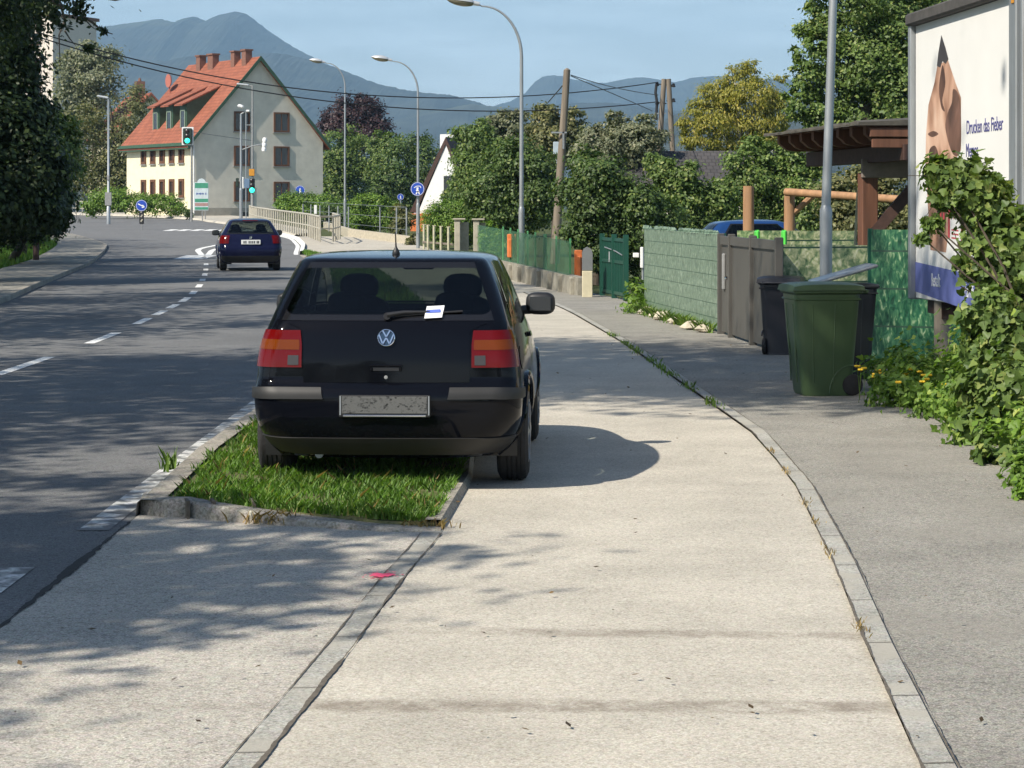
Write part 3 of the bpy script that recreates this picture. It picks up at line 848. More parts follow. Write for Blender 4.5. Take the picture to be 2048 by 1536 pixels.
    # mirrors
    for s_ in (1, -1):
        b = MB(); mx_, my, mz = o_['mirror']
        ellipsoid(b, (s_ * (mx_ + .12), my, mz), (.105, .07, .08), 20, 3.2); b.tube([(s_ * (mx_ - .05), my, mz - .05), (s_ * (mx_ + .06), my, mz - .04)], [.03, .035], 8)
        mm = b.build('door_mirror', M['black'], t, smooth=True, angle=80)
        b = MB(); b.bbox((s_ * (mx_ + .12), my - .068, mz), (.15, .006, .10), .002); b.build('mirror_glass', M['mirror_reflection'], mm)
    return t
# --- the black hatchback ---------------------------------------------------------
Z = [.20, .25, .30, .38, .47, .56, .605, .632, .650, .662, .70, .80, .90, .985, 1.045, 1.12, 1.22, 1.32, 1.395, 1.418, 1.434, 1.446, 1.456]
golf = CarShape(Z,
    [.20, .12, .07, .025, .004, .0, .004, .018, .055, .075, .078, .085, .100, .118, .150, .218, .315, .415, .495, .535, .68, .90, 1.20],
    [3.95, 4.02, 4.10, 4.14, 4.15, 4.14, 4.12, 4.10, 4.08, 4.06, 4.00, 3.72, 3.35, 2.98, 2.82, 2.66, 2.46, 2.27, 2.13, 2.06, 1.98, 1.85, 1.60],
    [.665, .715, .760, .798, .818, .822, .822, .820, .818, .817, .813, .800, .783, .760, .737, .712, .676, .634, .598, .575, .53, .44, .20],
    [.34, .33, .31, .27, .23, .20, .18, .17, .15, .14, .135, .135, .14, .145, .15, .155, .16, .16, .15, .14, .13, .12, .10],
    [.4, .4, .4, .4, .4, .4, .4, .4, .4, .4, .4, .4, .4, .36, .3, .25, .2, .18, .16, .15, .14, .12, .10], .055)
golf.bulge = .048
YAW = R(-2.0)
car = build_car('black_hatchback', 'black hatchback parked half on the grass island, seen from behind', (-.772, 14.12, .012), YAW, golf, M['car_black'], M['glass'],
    dict(glass_z=(1.045, 1.395), axles=(.80, 3.31), tyre_r=.315, tyre_w=.20, track=.755, len=4.15, rw=(.665, .575), mirror=(.77, 2.45, 1.06)))
def cx_(z, x): return x / (golf.w(z) - min(golf.rr(z), golf.w(z) * .9))
# bumper: separate shell with plate recess, lower valance, rubbing strips
b = MB()
for s_ in (1, -1):
    golf.patch(b, lambda a, q_: (q_ * 1.98, .262 + a * .372), 16, 26, .006, s_, base=-.004)
b.build('bumper', M['car_black'], car, smooth=True, angle=50)
b = MB()
for s_ in (1, -1):
    golf.patch(b, lambda a, q_: (q_ * 1.97, .235 + a * .105), 4, 26, .013, s_, base=-.004)
b.build('valance', M['trim'], car, smooth=True, angle=50)
for s_ in (1, -1):
    b = MB()
    golf.patch(b, lambda a, q_: (cx_(.6, .385) + q_ * (2.02 - cx_(.6, .385)), .575 + a * .058), 4, 20, .020, s_, base=0)
    b.build('rubbing_strip', M['trim'], car, smooth=True, angle=50)
# tailgate panel with a shut line round it
def tg(a, q_):
    z = .672 + a * (1.028 - .672); inner = .515 if z < .99 else .515 + (z - .99) * 3.2
    return (q_ * cx_(z, inner - .006), z)
b = MB()
for s_ in (1, -1): golf.patch(b, tg, 14, 16, .005, s_, base=-.006)
b.build('tailgate', M['car_black'], car, smooth=True, angle=50)
# tail lights
for s_ in (1, -1):
    def tl(a, q_, z0=.762, z1=.985, c0=0, c1=1):
        z = z0 + a * (z1 - z0); xi = .520 + max(0, z - .90) * .12
        ca = cx_(z, xi); cb = 1.90 - max(0, z - .86) * 1.1
        u = c0 + q_ * (c1 - c0)
        return (ca + (cb - ca) * u, z)
    b = MB(); golf.patch(b, tl, 8, 18, .012, s_, base=-.01)
    tlb = b.build('tail_light', M['lens_red'], car, smooth=True, angle=50)
    b = MB(); golf.patch(b, lambda a, q_: tl(a, q_, .868, .928, .02, .97), 4, 18, .0145, s_, base=.01)
    b.build('indicator', M['lens_amber'], tlb, smooth=True)
    b = MB(); golf.patch(b, lambda a, q_: tl(a, q_, .776, .834, .025, .115), 2, 4, .0150, s_, base=.01)
    b.build('reversing_light', M['lens_grey'], tlb, smooth=True)
# lock handle recess, badge, plate, wiper, aerial
b = MB(); y_ = golf.yr(.76)
b.bbox((0, y_ - .004, .775), (.20, .022, .016), .004); b.bbox((-.088, y_ - .002, .757), (.016, .018, .034), .004); b.bbox((.088, y_ - .002, .757), (.016, .018, .034), .004)
hd = b.build('handle', M['car_black'], car)
b = MB(); b.box((0, y_ - .0060, .757), (.158, .004, .026)); b.build('handle_recess', M['black'], hd)
b = MB(); b.lathe([(.011, 0), (.011, -.008), (0, -.009)], 14, (0, golf.yr(.715) - .005, .705), 'y'); b.build('lock', M['galv_dull'], car)
em = MB(); zc_ = .944; ye = golf.yr(zc_) - .012; tilt = Matrix.Rotation(-math.atan2(golf.yr(.985) - golf.yr(.90), .085), 3, 'X')
def E(u, v, d): return Vector((0, ye, zc_)) + tilt @ Vector((u, -d, v))
ro, ri = .054, .0465
n = 40; P = []
for (r_, d) in ((ro, 0), (ro, .006), (ro - .003, .009), (ri + .002, .009), (ri, .006), (ri, 0)):
    P.append([E(r_ * math.sin(2 * math.pi * k / n), r_ * math.cos(2 * math.pi * k / n), d) for k in range(n + 1)])
em.grid(P)
def stroke(a, b_, wd=.0085):
    a, b_ = Vector(a), Vector(b_); d = (b_ - a).normalized(); s_ = Vector((d.y, -d.x)) * wd / 2
    em.prism([tuple(a - s_), tuple(b_ - s_), tuple(b_ + s_), tuple(a + s_)], lambda u, v, k: E(u, v, .001 + .0075 * k))
stroke((-.0215, .043), (-.0005, .0055)); stroke((.0215, .043), (.0005, .0055))
stroke((-.0445, .0195), (-.0205, -.038)); stroke((.0445, .0195), (.0205, -.038))
stroke((-.0205, -.038), (-.001, -.0015)); stroke((.0205, -.038), (.001, -.0015))
emo = em.build('emblem', M['chrome'], car)
bk = MB(); bk.quad(*[E(ri * math.sin(2 * math.pi * k / n), ri * math.cos(2 * math.pi * k / n), .0015) for k in range(n)]); bk.build('emblem_backing', plain('badge blue', (0.02, 0.045, 0.085), .2, 0, 0, coat=.5), emo)
M['plate_pix'], nt, bb = newmat('obscured plate')
g_ = N(nt, 'ShaderNodeTexCoord'); mpn = N(nt, 'ShaderNodeMapping'); mpn.inputs['Scale'].default_value = (1, 1, 1.6)
v_ = N(nt, 'ShaderNodeTexVoronoi', Scale=62.0); v_.distance = 'CHEBYCHEV'
n_ = N(nt, 'ShaderNodeTexNoise', Scale=90.0, Detail=3.0)
r_ = N(nt, 'ShaderNodeValToRGB'); r_.color_ramp.elements[0].position = .35; r_.color_ramp.elements[0].color = (.012, .012, .012, 1); r_.color_ramp.elements[1].position = .62; r_.color_ramp.elements[1].color = (.12, .12, .115, 1)
nt.links.new(g_.outputs['Object'], mpn.inputs[0]); nt.links.new(mpn.outputs[0], v_.inputs['Vector']); nt.links.new(g_.outputs['Object'], n_.inputs['Vector'])
mxp = N(nt, 'ShaderNodeMixRGB', Fac=.5); hs = N(nt, 'ShaderNodeHueSaturation', Saturation=0.0); nt.links.new(v_.outputs['Color'], hs.inputs['Color'])
nt.links.new(hs.outputs[0], mxp.inputs['Color1']); nt.links.new(n_.outputs['Fac'], mxp.inputs['Color2'])
nt.links.new(mxp.outputs[0], r_.inputs[0]); nt.links.new(r_.outputs[0], bb.inputs['Base Color']); bb.inputs['Roughness'].default_value = .45
b = MB(); b.bbox((0, -.016, .535), (.556, .022, .135), .006); pl = b.build('number_plate', M['trim'], car)
b = MB(); b.bbox((0, -.0275, .543), (.520, .006, .104), .002); b.build('plate_face', M['plate_pix'], pl)
b = MB(); b.bbox((0, -.029, .478), (.505, .008, .014), .003); b.build('plate_strip', M['chrome'], pl)
for s_ in (-1, 1):
    b = MB(); b.box((s_ * .269, -.028, .54), (.008, .006, .116)); b.build('plate_edge', M['galv'], pl)
def gp(x, z, off): 
    p = golf.pt(cx_(z, abs(x)), z, 1 if x >= 0 else -1, off); return p
b = MB(); pv = gp(.0, 1.062, .02)
b.lathe([(.022, -.012), (.022, .012), (.014, .02), (0, .022)], 14, pv, 'y')
b.tube([gp(.0, 1.062, .03), gp(.10, 1.078, .028), gp(.26, 1.085, .022)], [.016, .012, .007], 8)
b.tube([gp(.05, 1.066, .014), gp(.20, 1.078, .013), gp(.46, 1.094, .013)], .006, 6)
b.build('wiper', M['black'], car, smooth=True)
b = MB(); b.lathe([(.0, -.012), (.020, -.004), (.026, .012), (.020, .030), (.008, .050), (.005, .06)], 14, (0.0, .80, 1.435), 'z'); b.tube([(0.0, .80, 1.485), (0.0, .75, 1.585)], [.0055, .003], 6)
b.build('aerial', M['black'], car, smooth=True)
b = MB(); b.tube([(-.42, .16, .225), (-.42, .55, .235)], .026, 12); b.build('exhaust', M['galv_dull'], car)
b = MB(); golf.patch(b, lambda a, q_: (2.08 + .045 * math.cos(2 * math.pi * q_) * a, .80 + .075 * math.sin(2 * math.pi * q_) * a), 3, 20, .004, 1); b.build('fuel_flap', M['car_black'], car, smooth=True)
for s_ in (1, -1):
    b = MB(); golf.patch(b, lambda a, q_: (2.36 + .006 * q_, .36 + a * .68), 12, 1, .001, s_); golf.patch(b, lambda a, q_: (2.78 + .006 * q_, .36 + a * .68), 12, 1, .001, s_); b.build('door_gap', M['black'], car)
    b = MB(); golf.patch(b, lambda a, q_: (2.40 + .055 * q_, .885 + a * .03), 2, 6, .022, s_, base=0); b.build('door_handle', M['car_black'], car, smooth=True)
# parking ticket tucked under the wiper
b = MB(); rows = []
for j in range(4):
    zz = 1.050 + j * .022
    rows.append([Vector((-.772, 14.12, .012)) + Matrix.Rotation(YAW, 3, 'Z') @ gp(x + (j * .004), zz + (x - .22) * .05, .018 + .006 * (j % 2)) for x in (.228, .265, .300, .336)])
b.grid(rows)
tk = b.build('parking_ticket', M['paper']); tag(tk, 'folded white and blue paper ticket tucked under the rear wiper of the black hatchback', 'ticket')
b = MB(); rows = []
for zz, o_ in ((1.074, .027), (1.092, .027)):
    rows.append([Vector((-.772, 14.12, .012)) + Matrix.Rotation(YAW, 3, 'Z') @ gp(x, zz + (x - .22) * .05, o_) for x in (.240, .265, .300, .325)])
b.grid(rows); b.build('print', M['ink_blue'], tk)
# --- the dark blue car driving away ----------------------------------------------
Z2 = [.22, .28, .36, .45, .55, .62, .70, .80, .90, .98, 1.03, 1.12, 1.22, 1.32, 1.38, 1.42, 1.445, 1.46]
hatch = CarShape(Z2,
    [.22, .12, .05, .02, .0, .01, .05, .09, .12, .16, .20, .27, .36, .46, .53, .66, .90, 1.2],
    [3.80, 3.88, 3.94, 3.96, 3.95, 3.92, 3.85, 3.6, 3.2, 2.9, 2.75, 2.55, 2.35, 2.15, 2.05, 1.95, 1.8, 1.6],
    [.72, .77, .81, .83, .845, .85, .85, .85, .835, .81, .785, .73, .67, .61, .57, .50, .38, .18],
    [.28, .26, .26, .26, .26, .25, .25, .25, .25, .24, .22, .2, .19, .18, .17, .15, .12, .1],
    [.45] * 9 + [.36, .3, .25, .2, .18, .16, .14, .12, .1], .09)
p = G(508, 541)
c2 = build_car('blue_hatchback', 'dark blue hatchback driving away along the road', (p.x, p.y - .75, .004), R(9), hatch, M['car_navy'], M['glass'],
    dict(glass_z=(1.02, 1.38), axles=(.75, 3.25), tyre_r=.31, tyre_w=.20, track=.74, len=3.96, rw=(.66, .50), mirror=(.78, 2.4, 1.04)))
def hx(z, x): return x / (hatch.w(z) - min(hatch.rr(z), hatch.w(z) * .9))
b = MB(); hatch.patch(b, lambda a, q_: (q_ * 1.9, .25 + a * .17), 3, 16, .01, 1, base=0); hatch.patch(b, lambda a, q_: (q_ * 1.9, .25 + a * .17), 3, 16, .01, -1, base=0)
b.build('bumper', M['trim'], c2, smooth=True)
for s_ in (1, -1):
    b = MB(); hatch.patch(b, lambda a, q_: (1.02 + q_ * (.95 - a * .1) - a * .0, .76 + a * .22), 4, 8, .012, s_, base=0)
    b.build('tail_light', M['lens_red'], c2, smooth=True)
b = MB(); b.bbox((0, .045, .80), (.53, .02, .125), .006); pl2 = b.build('number_plate', M['white'], c2)
b = MB()
for k, x in enumerate((-.19, -.14, -.05, .0, .05, .10, .17, .21)):
    b.box((x, .033, .80), (.028, .004, .07))
b.build('lettering', M['black'], pl2)
b = MB(); b.bbox((0, hatch.yr(.93) - .012, .93), (.07, .012, .07), .02); b.build('emblem', M['chrome'], c2)
b = MB(); b.bbox((0, hatch.yr(1.36) - .01, 1.395), (.42, .02, .02), .004); b.build('brake_light', M['lens_red'], c2)
# --- the blue car behind the privacy fence ----------------------------------------
p = A(1418, 470, 46)
c3 = build_car('blue_car', 'mid blue car parked in the garden behind the privacy fence', (p.x - .5, 46, .02), R(-84), hatch, M['car_blue'], M['glass'],
    dict(glass_z=(1.02, 1.38), axles=(.75, 3.25), tyre_r=.31, tyre_w=.20, track=.74, len=3.96, rw=(.66, .50), mirror=(.78, 2.4, 1.04)))
c3.scale = (1.05, 1.0, 1.03)
# ------------------------------------------------------------------ street lamps
M['lamp_head'] = plain('lamp housing', (0.55, 0.57, 0.58), 0.35, 0.3, .06, 6)
M['lamp_glass'] = plain('lamp bowl', (0.22, 0.20, 0.13), 0.2, 0, .1, 6)
def street_lamp(x, y, h, label, lean=0.0):
    t = thing('street_lamp', label, 'street lamp', (x, y, gz(y)), 0, 'curved street lamps along the pavement')
    b = MB(); b.tube([(0, 0, 0), (0, 0, 1.62), (0, 0, 1.72), (0, 0, 1.78)], [.072, .072, .072, .055], 14)
    b.tube([(0, 0, 1.76), (lean * .6, 0, h - 1.5)], [.055, .042], 14)
    b.bbox((-.0, -.072, .75), (.09, .012, .32), .004)
    b.build('pole', M['galv'], t, smooth=True)
    b = MB(); pts = []
    for k in range(12):
        a = k / 11 * math.pi * .5
        pts.append((lean * .6 - .95 * (1 - math.cos(a)), 0, h - 1.5 + 1.25 * math.sin(a) * .98))
    pts.append((lean * .6 - 1.15, 0, h - .20)); 
    b.tube(pts, [.042 - .002 * k for k in range(13)], 10); b.build('arm', M['galv'], t, smooth=True)
    # head: flattened almond with a glass bowl beneath
    b = MB(); rows = []
    for i in range(11):
        u = i / 10; w = .17 * (math.sin(math.pi * min(1, u * .94 + .06)) ** .6) if 0 < u < 1 else .02
        row = []
        for k in range(13):
            a = math.pi * k / 12
            row.append((lean * .6 - 1.12 - .72 * u, -math.cos(a) * w, h - .20 + .10 * u + math.sin(a) * w * .75))
        rows.append(row)
    b.grid(rows); hd = b.build('lamp_head', M['lamp_head'], t, smooth=True, angle=80)
    b = MB(); rows = []
    for i in range(11):
        u = i / 10; w = .155 * (math.sin(math.pi * min(1, u * .94 + .06)) ** .6) if 0 < u < 1 else .015
        rows.append([(lean * .6 - 1.13 - .70 * u, -math.cos(math.pi * k / 12) * w, h - .20 + .10 * u - math.sin(math.pi * k / 12) * w * .8) for k in range(13)])
    b.grid(rows); b.build('glass', M['lamp_glass'], hd, smooth=True, angle=80)
    b = MB(); b.tube([(lean * .6 - 1.02, 0, h - .225), (lean * .6 - 1.22, 0, h - .19)], [.05, .065], 10); b.build('socket', M['lamp_head'], hd, smooth=True)
    return t
p = A(1652, 640, 27); street_lamp(p.x, 27, 7.1, 'grey lamp post with thick base standing behind the green wheelie bin', .22)
p = G(1043, 560); street_lamp(p.x, p.y, 6.93, 'curved street lamp beside the low garden wall and green fence')
p = A(836, 495, 91); street_lamp(p.x, 91, 7.6, 'curved street lamp with a round blue sign on its pole')
p = A(690, 468, 119); street_lamp(p.x, 119, 9.0, 'curved street lamp standing before the tall clipped hedge')
# left lamp post on the far side
p = A(217, 449, 147)
t = thing('street_lamp', 'straight grey lamp post with a short flat head on the traffic island', 'street lamp', (p.x, 147, gz(147)))
b = MB(); b.tube([(0, 0, 0), (0, 0, 1.1), (0, 0, 1.15), (.0, 0, 8.0)], [.12, .12, .08, .06], 10); b.build('pole', M['galv'], t, smooth=True)
b = MB(); b.bbox((-.35, 0, 8.05), (.75, .22, .14), .05, Matrix.Rotation(.18, 3, 'Y')); b.build('lamp_head', M['lamp_head'], t)
b = MB(); b.bbox((0, -.08, 1.6), (.42, .05, .85), .02); b.bbox((0, -.08, 2.95), (.16, .10, .3), .02); b.bbox((0, -.02, 6.0), (.35, .08, .08), .02); b.build('control_box', M['galv_dull'], t)

def disc_sign(name, label, x, y, zc, r, pole_to=None, glyph='bike', group=None):
    t = thing(name, label, 'road sign', (x, y, zc), 0, group)
    b = MB(); b.lathe([(r, 0), (r, -.012), (r - .01, -.014), (0, -.014)], 36, axis='y'); b.build('plate', M['blue_sign'], t, smooth=True, angle=30)
    b = MB(); n = 36
    b.grid([[(q * math.sin(2 * math.pi * k / n), -.016, q * math.cos(2 * math.pi * k / n)) for k in range(n + 1)] for q in (r * .95, r * .90)])
    def st(a, c, w):
        a, c = Vector(a) * r, Vector(c) * r; d = (c - a).normalized(); s_ = Vector((d.y, -d.x)) * w * r / 2
        b.quad(*[(q.x, -.0175, q.y) for q in (a - s_, c - s_, c + s_, a + s_)])
    if glyph == 'arrow':
        st((-.62, .30), (.30, -.16), .17); st((.05, -.36), (.52, -.28), .17); st((.52, -.28), (.20, .10), .17)
    elif glyph == 'walk':
        st((-.5, .18), (-.1, .42), .10); st((-.1, .42), (.4, .42), .1); st((.4, .42), (.5, .15), .1); st((-.15, .12), (.15, .12), .22)
        st((-.1, -.05), (.12, -.45), .34); st((.0, -.3), (-.2, -.75), .16); st((.1, -.3), (.28, -.75), .16)
    else:
        st((0.02, .45), (0.02, .30), .22); st((-.02, .25), (.05, -.2), .30); st((0, -.2), (-.12, -.65), .16); st((.05, -.2), (.25, -.6), .15)
    b.build('symbol', M['sign_white'], t)
    if pole_to is not None:
        b = MB(); b.tube([(0, .03, pole_to), (0, .03, r)], .03, 8); b.build('post', M['galv'], t)
    return t
p = A(283, 411, 127); disc_sign('road_sign', 'round blue sign with a white arrow above a striped bollard on the junction', p.x, 127, p.z, .31, None, 'arrow')
t = thing('bollard', 'dark striped traffic bollard under the blue arrow sign', 'bollard', (p.x, 127.05, gz(127)))
b = MB(); b.tube([(0, .02, 0), (0, .02, 1.5)], .03, 8); b.build('post', M['galv_dull'], t)
b = MB(); b.bbox((0, 0, .78), (.26, .06, .85), .03); b.build('panel', M['black'], t)
b = MB()
for k in range(3): b.box((.0, -.034, .55 + k * .25), (.07, .006, .16), Matrix.Rotation(.6, 3, 'Y'))
b.build('stripe', M['rail'], t)
p = A(600, 381, 168); disc_sign('road_sign', 'small round blue sign before the grey gable wall', p.x, 168, p.z, .36, gz(168) - p.z, 'bike')
p = A(835, 378, 90.85); disc_sign('road_sign', 'round blue cycle and pedestrian sign fixed to a street lamp', p.x, 90.85, p.z, .27, None, 'walk')
p = A(801, 394, 122); t = disc_sign('road_sign', 'small blue sign half hidden between the garden trees', p.x, 122, p.z, .17, gz(122) - p.z, 'bike')

# ------------------------------------------------------------------ traffic lights
M['green_on'] = emit('green lamp', (0.03, 1.0, 0.62), 2.0)
M['signal'] = plain('signal housing', (0.015, 0.03, 0.02), .5, 0, .1, 6)
M['dark_lens'] = plain('dark lens', (0.02, 0.012, 0.012), .3, 0, .1, 6)
M['amber_sign'] = plain('amber sign', (0.55, 0.24, 0.02), .5, 0, .15, 6)
def signal_head(t, x, y, z, s=1.0, board=True, on=True, rot=0):
    m_ = Matrix.Rotation(rot, 3, 'Z')
    if board:
        b = MB(); b.bbox((x, y + .10 * s, z), (.80 * s, .03, 1.22 * s), .015, m_); hd = b.build('backboard', M['white'], t)
        b = MB(); b.bbox((x, y, z), (.62 * s, .20 * s, 1.06 * s), .05, m_); hd = b.build('signal_head', M['signal'], t)
    else:
        b = MB(); b.bbox((x, y, z), (.34 * s, .22 * s, .98 * s), .05, m_); hd = b.build('signal_head', M['signal'], t)
    for k, m in enumerate(('dark_lens', 'dark_lens', 'green_on' if on else 'dark_lens')):
        zz = z + (.32 - .32 * k) * s; b = MB()
        r_ = .15 * s if m != 'green_on' else .17 * s
        c = Vector((x, y, zz)) + m_ @ Vector((0, -.115 * s, 0))
        b.lathe([(r_, 0), (r_ * .8, -.03 * s), (0, -.045 * s)], 20, c, 'y'); b.build('lamp', M[m], hd, smooth=True)
p = A(381, 440, 158)
t = thing('traffic_light', 'tall traffic light showing green in a white backboard by the house corner', 'traffic light', (p.x, 158, gz(158)))
zt = (CY - 272) / F * 158 + H - gz(158)
b = MB(); b.tube([(0.05, .12, 0), (0.05, .12, zt - .3)], [.08, .055], 10); b.build('pole', M['galv_dull'], t)
signal_head(t, -.2, 0, zt)
p = A(482, 440, 140)
t = thing('traffic_light', 'slim signal mast with a white lamp head and a side arm carrying white signals', 'traffic light', (p.x, 140, gz(140)))
zl = lambda py, D: (CY - py) / F * D + H - gz(D)
b = MB(); b.tube([(0, 0, 0), (0, 0, 2.2), (0, 0, 2.3), (0, 0, zl(228, 140))], [.10, .10, .075, .06], 10); b.tube([(0, 0, zl(228, 140)), (.35, 0, zl(222, 140))], .04, 6); b.build('pole', M['galv'], t)
b = MB(); b.bbox((.0, -.12, zl(213, 140)), (.38, .3, .22), .07, Matrix.Rotation(.3, 3, 'Y')); b.bbox((.40, 0, zl(222, 140)), (.26, .2, .14), .04); b.build('lamp_head', M['white'], t)
b = MB(); b.tube([(0, 0, zl(300, 140)), (.7, 0, zl(292, 140)), (1.3, 0, zl(288, 140))], .035, 6); b.build('arm', M['galv'], t)
b = MB()
for k in range(3): b.lathe([(.05, -.13), (.13, -.13), (.15, .0), (.10, .14), (.0, .16)], 14, (1.42 - .02 * k, .05, zl(280 + k * 9, 140)), 'z')
b.build('signal_head', M['white'], t, smooth=True, angle=60)
b = MB(); b.bbox((-.22, 0, zl(365, 140)), (.16, .2, .55), .03); b.build('pedestrian_signal', M['signal'], t)
p = A(505, 445, 150)
t = thing('traffic_light', 'dark signal mast showing green below an amber plate with a small lamp on top', 'traffic light', (p.x, 150, gz(150)))
b = MB(); b.tube([(0, 0, 0), (0, 0, 2.6), (0, 0, 2.7), (0, 0, zl(172, 150))], [.11, .11, .075, .055], 10); b.tube([(0, 0, zl(172, 150)), (-.75, 0, zl(170, 150))], .04, 6); b.build('pole', M['galv_dull'], t)
b = MB(); b.bbox((-.62, 0, zl(169, 150)), (.8, .2, .12), .04, Matrix.Rotation(.12, 3, 'Y')); b.build('lamp_head', M['lamp_head'], t)
b = MB(); b.bbox((-.03, -.12, zl(345, 150)), (.36, .05, .46), .02); b.build('sign_plate', M['amber_sign'], t)
signal_head(t, .0, -.15, zl(371, 150), .95, False)
b = MB(); b.bbox((-.62, -.1, zl(366, 150)), (.18, .2, .75), .04); b.bbox((-.62, -.1, zl(374, 150)), (.22, .18, .2), .04); b.build('side_signal', M['white'], t)
b = MB(); b.bbox((-.33, -.1, zl(367, 150)), (.36, .16, .62), .03); b.build('direction_signal', plain('blue grey', (.13, .2, .3), .4), t)
p = A(492, 440, 152)
t = thing('sign_pole', 'thin bare steel pole between the two signal masts', 'pole', (p.x, 152, gz(152)))
b = MB(); b.tube([(0, 0, 0), (0, 0, zl(222, 152))], .035, 8); b.tube([(0, 0, zl(250, 152)), (.45, 0, zl(250, 152))], .03, 6); b.build('pole', M['galv'], t)
# town sign panel in front of the house
p = A(403, 430, 160); t = thing('information_board', 'green and white information board with a round top before the gable', 'information board', (p.x, 160, gz(160)))
M['board_green'] = plain('board green', (0.05, 0.26, 0.16), .5, 0, .15, 4); M['board_pale'] = plain('board pale', (0.52, 0.60, 0.62), .5, 0, .12, 4); M['board_red'] = plain('board red', (0.36, 0.22, 0.20), .5, 0, .15, 4)
z0, z1 = zl(421, 160), zl(365, 160); w = .98
b = MB(); b.bbox((0, 0, (z0 + z1) / 2), (w, .06, z1 - z0), .02); b.lathe([(.30, 0), (.30, -.05), (0, -.05)], 24, (0, .03, z1 - .02), 'y'); bo = b.build('board', M['board_pale'], t)
for f0, f1, m in ((.80, .985, 'board_green'), (.30, .42, 'board_green'), (.16, .27, 'board_red'), (.03, .12, 'board_green')):
    b = MB(); za, zb = z0 + (z1 - z0) * f0, z0 + (z1 - z0) * f1; b.box((0, -.034, (za + zb) / 2), (w * .92, .008, zb - za)); b.build('banner', M[m], bo)
b = MB()
for k, x in enumerate((-.32, -.24, -.14, -.06, .04, .12, .30)): b.box((x, -.034, z0 + (z1 - z0) * .60), (.06, .008, .14 if k in (0, 3, 6) else .10))
b.build('lettering', plain('letter blue', (.04, .08, .3), .5), bo)
b = MB()
for x in (.06, .26): b.tube([(x, 0, 0), (x, 0, z0)], .04, 8)
b.build('post', M['galv_dull'], t)

# ------------------------------------------------------------------ railings
def railing(name, label, pts, h=1.05, step=1.6, mid=True, group=None):
    t = thing(name, label, 'railing', pts[0], 0, group)
    P = [Vector(pts[0])]
    L_ = []
    for a, c in zip(pts[:-1], pts[1:]):
        a, c = Vector(a), Vector(c); n = max(1, round((c - a).length / step))
        for k in range(1, n + 1): P.append(a.lerp(c, k / n))
    O = Vector(pts[0]); P = [q_ - O for q_ in P]
    b = MB(); b.tube([q_ + Vector((0, 0, h)) for q_ in P], .045, 8); b.build('top_rail', M['rail'], t, smooth=True)
    if mid:
        b = MB(); b.tube([q_ + Vector((0, 0, h * .52)) for q_ in P], .03, 6); b.build('middle_rail', M['rail'], t)
    for q_ in P:
        b = MB(); b.tube([q_, q_ + Vector((0, 0, h))], .04, 6); b.build('post', M['rail'], t)
    return t
def RP(px, py, dz=.1): p = G(px, py); return (p.x, p.y, p.z + dz)
railing('railing', 'pale steel pedestrian railing curving along the pavement by the junction', [(-16.6, 147, .83), (-14.9, 136, .72), (-12.7, 124, .6), (-10.8, 114, .5), (-9.3, 106, .42), (-8.35, 99.5, .36), (-8.0, 97, .34), (-7.5, 97.5, .34), (-7.55, 102, .38), (-8.4, 109, .44)], 1.05, 1.25)
railing('railing', 'pale railing in front of the far hedge across the junction', [A(132, 431, 190), A(140, 431, 190), A(190, 434, 188)], 1.2, .85)

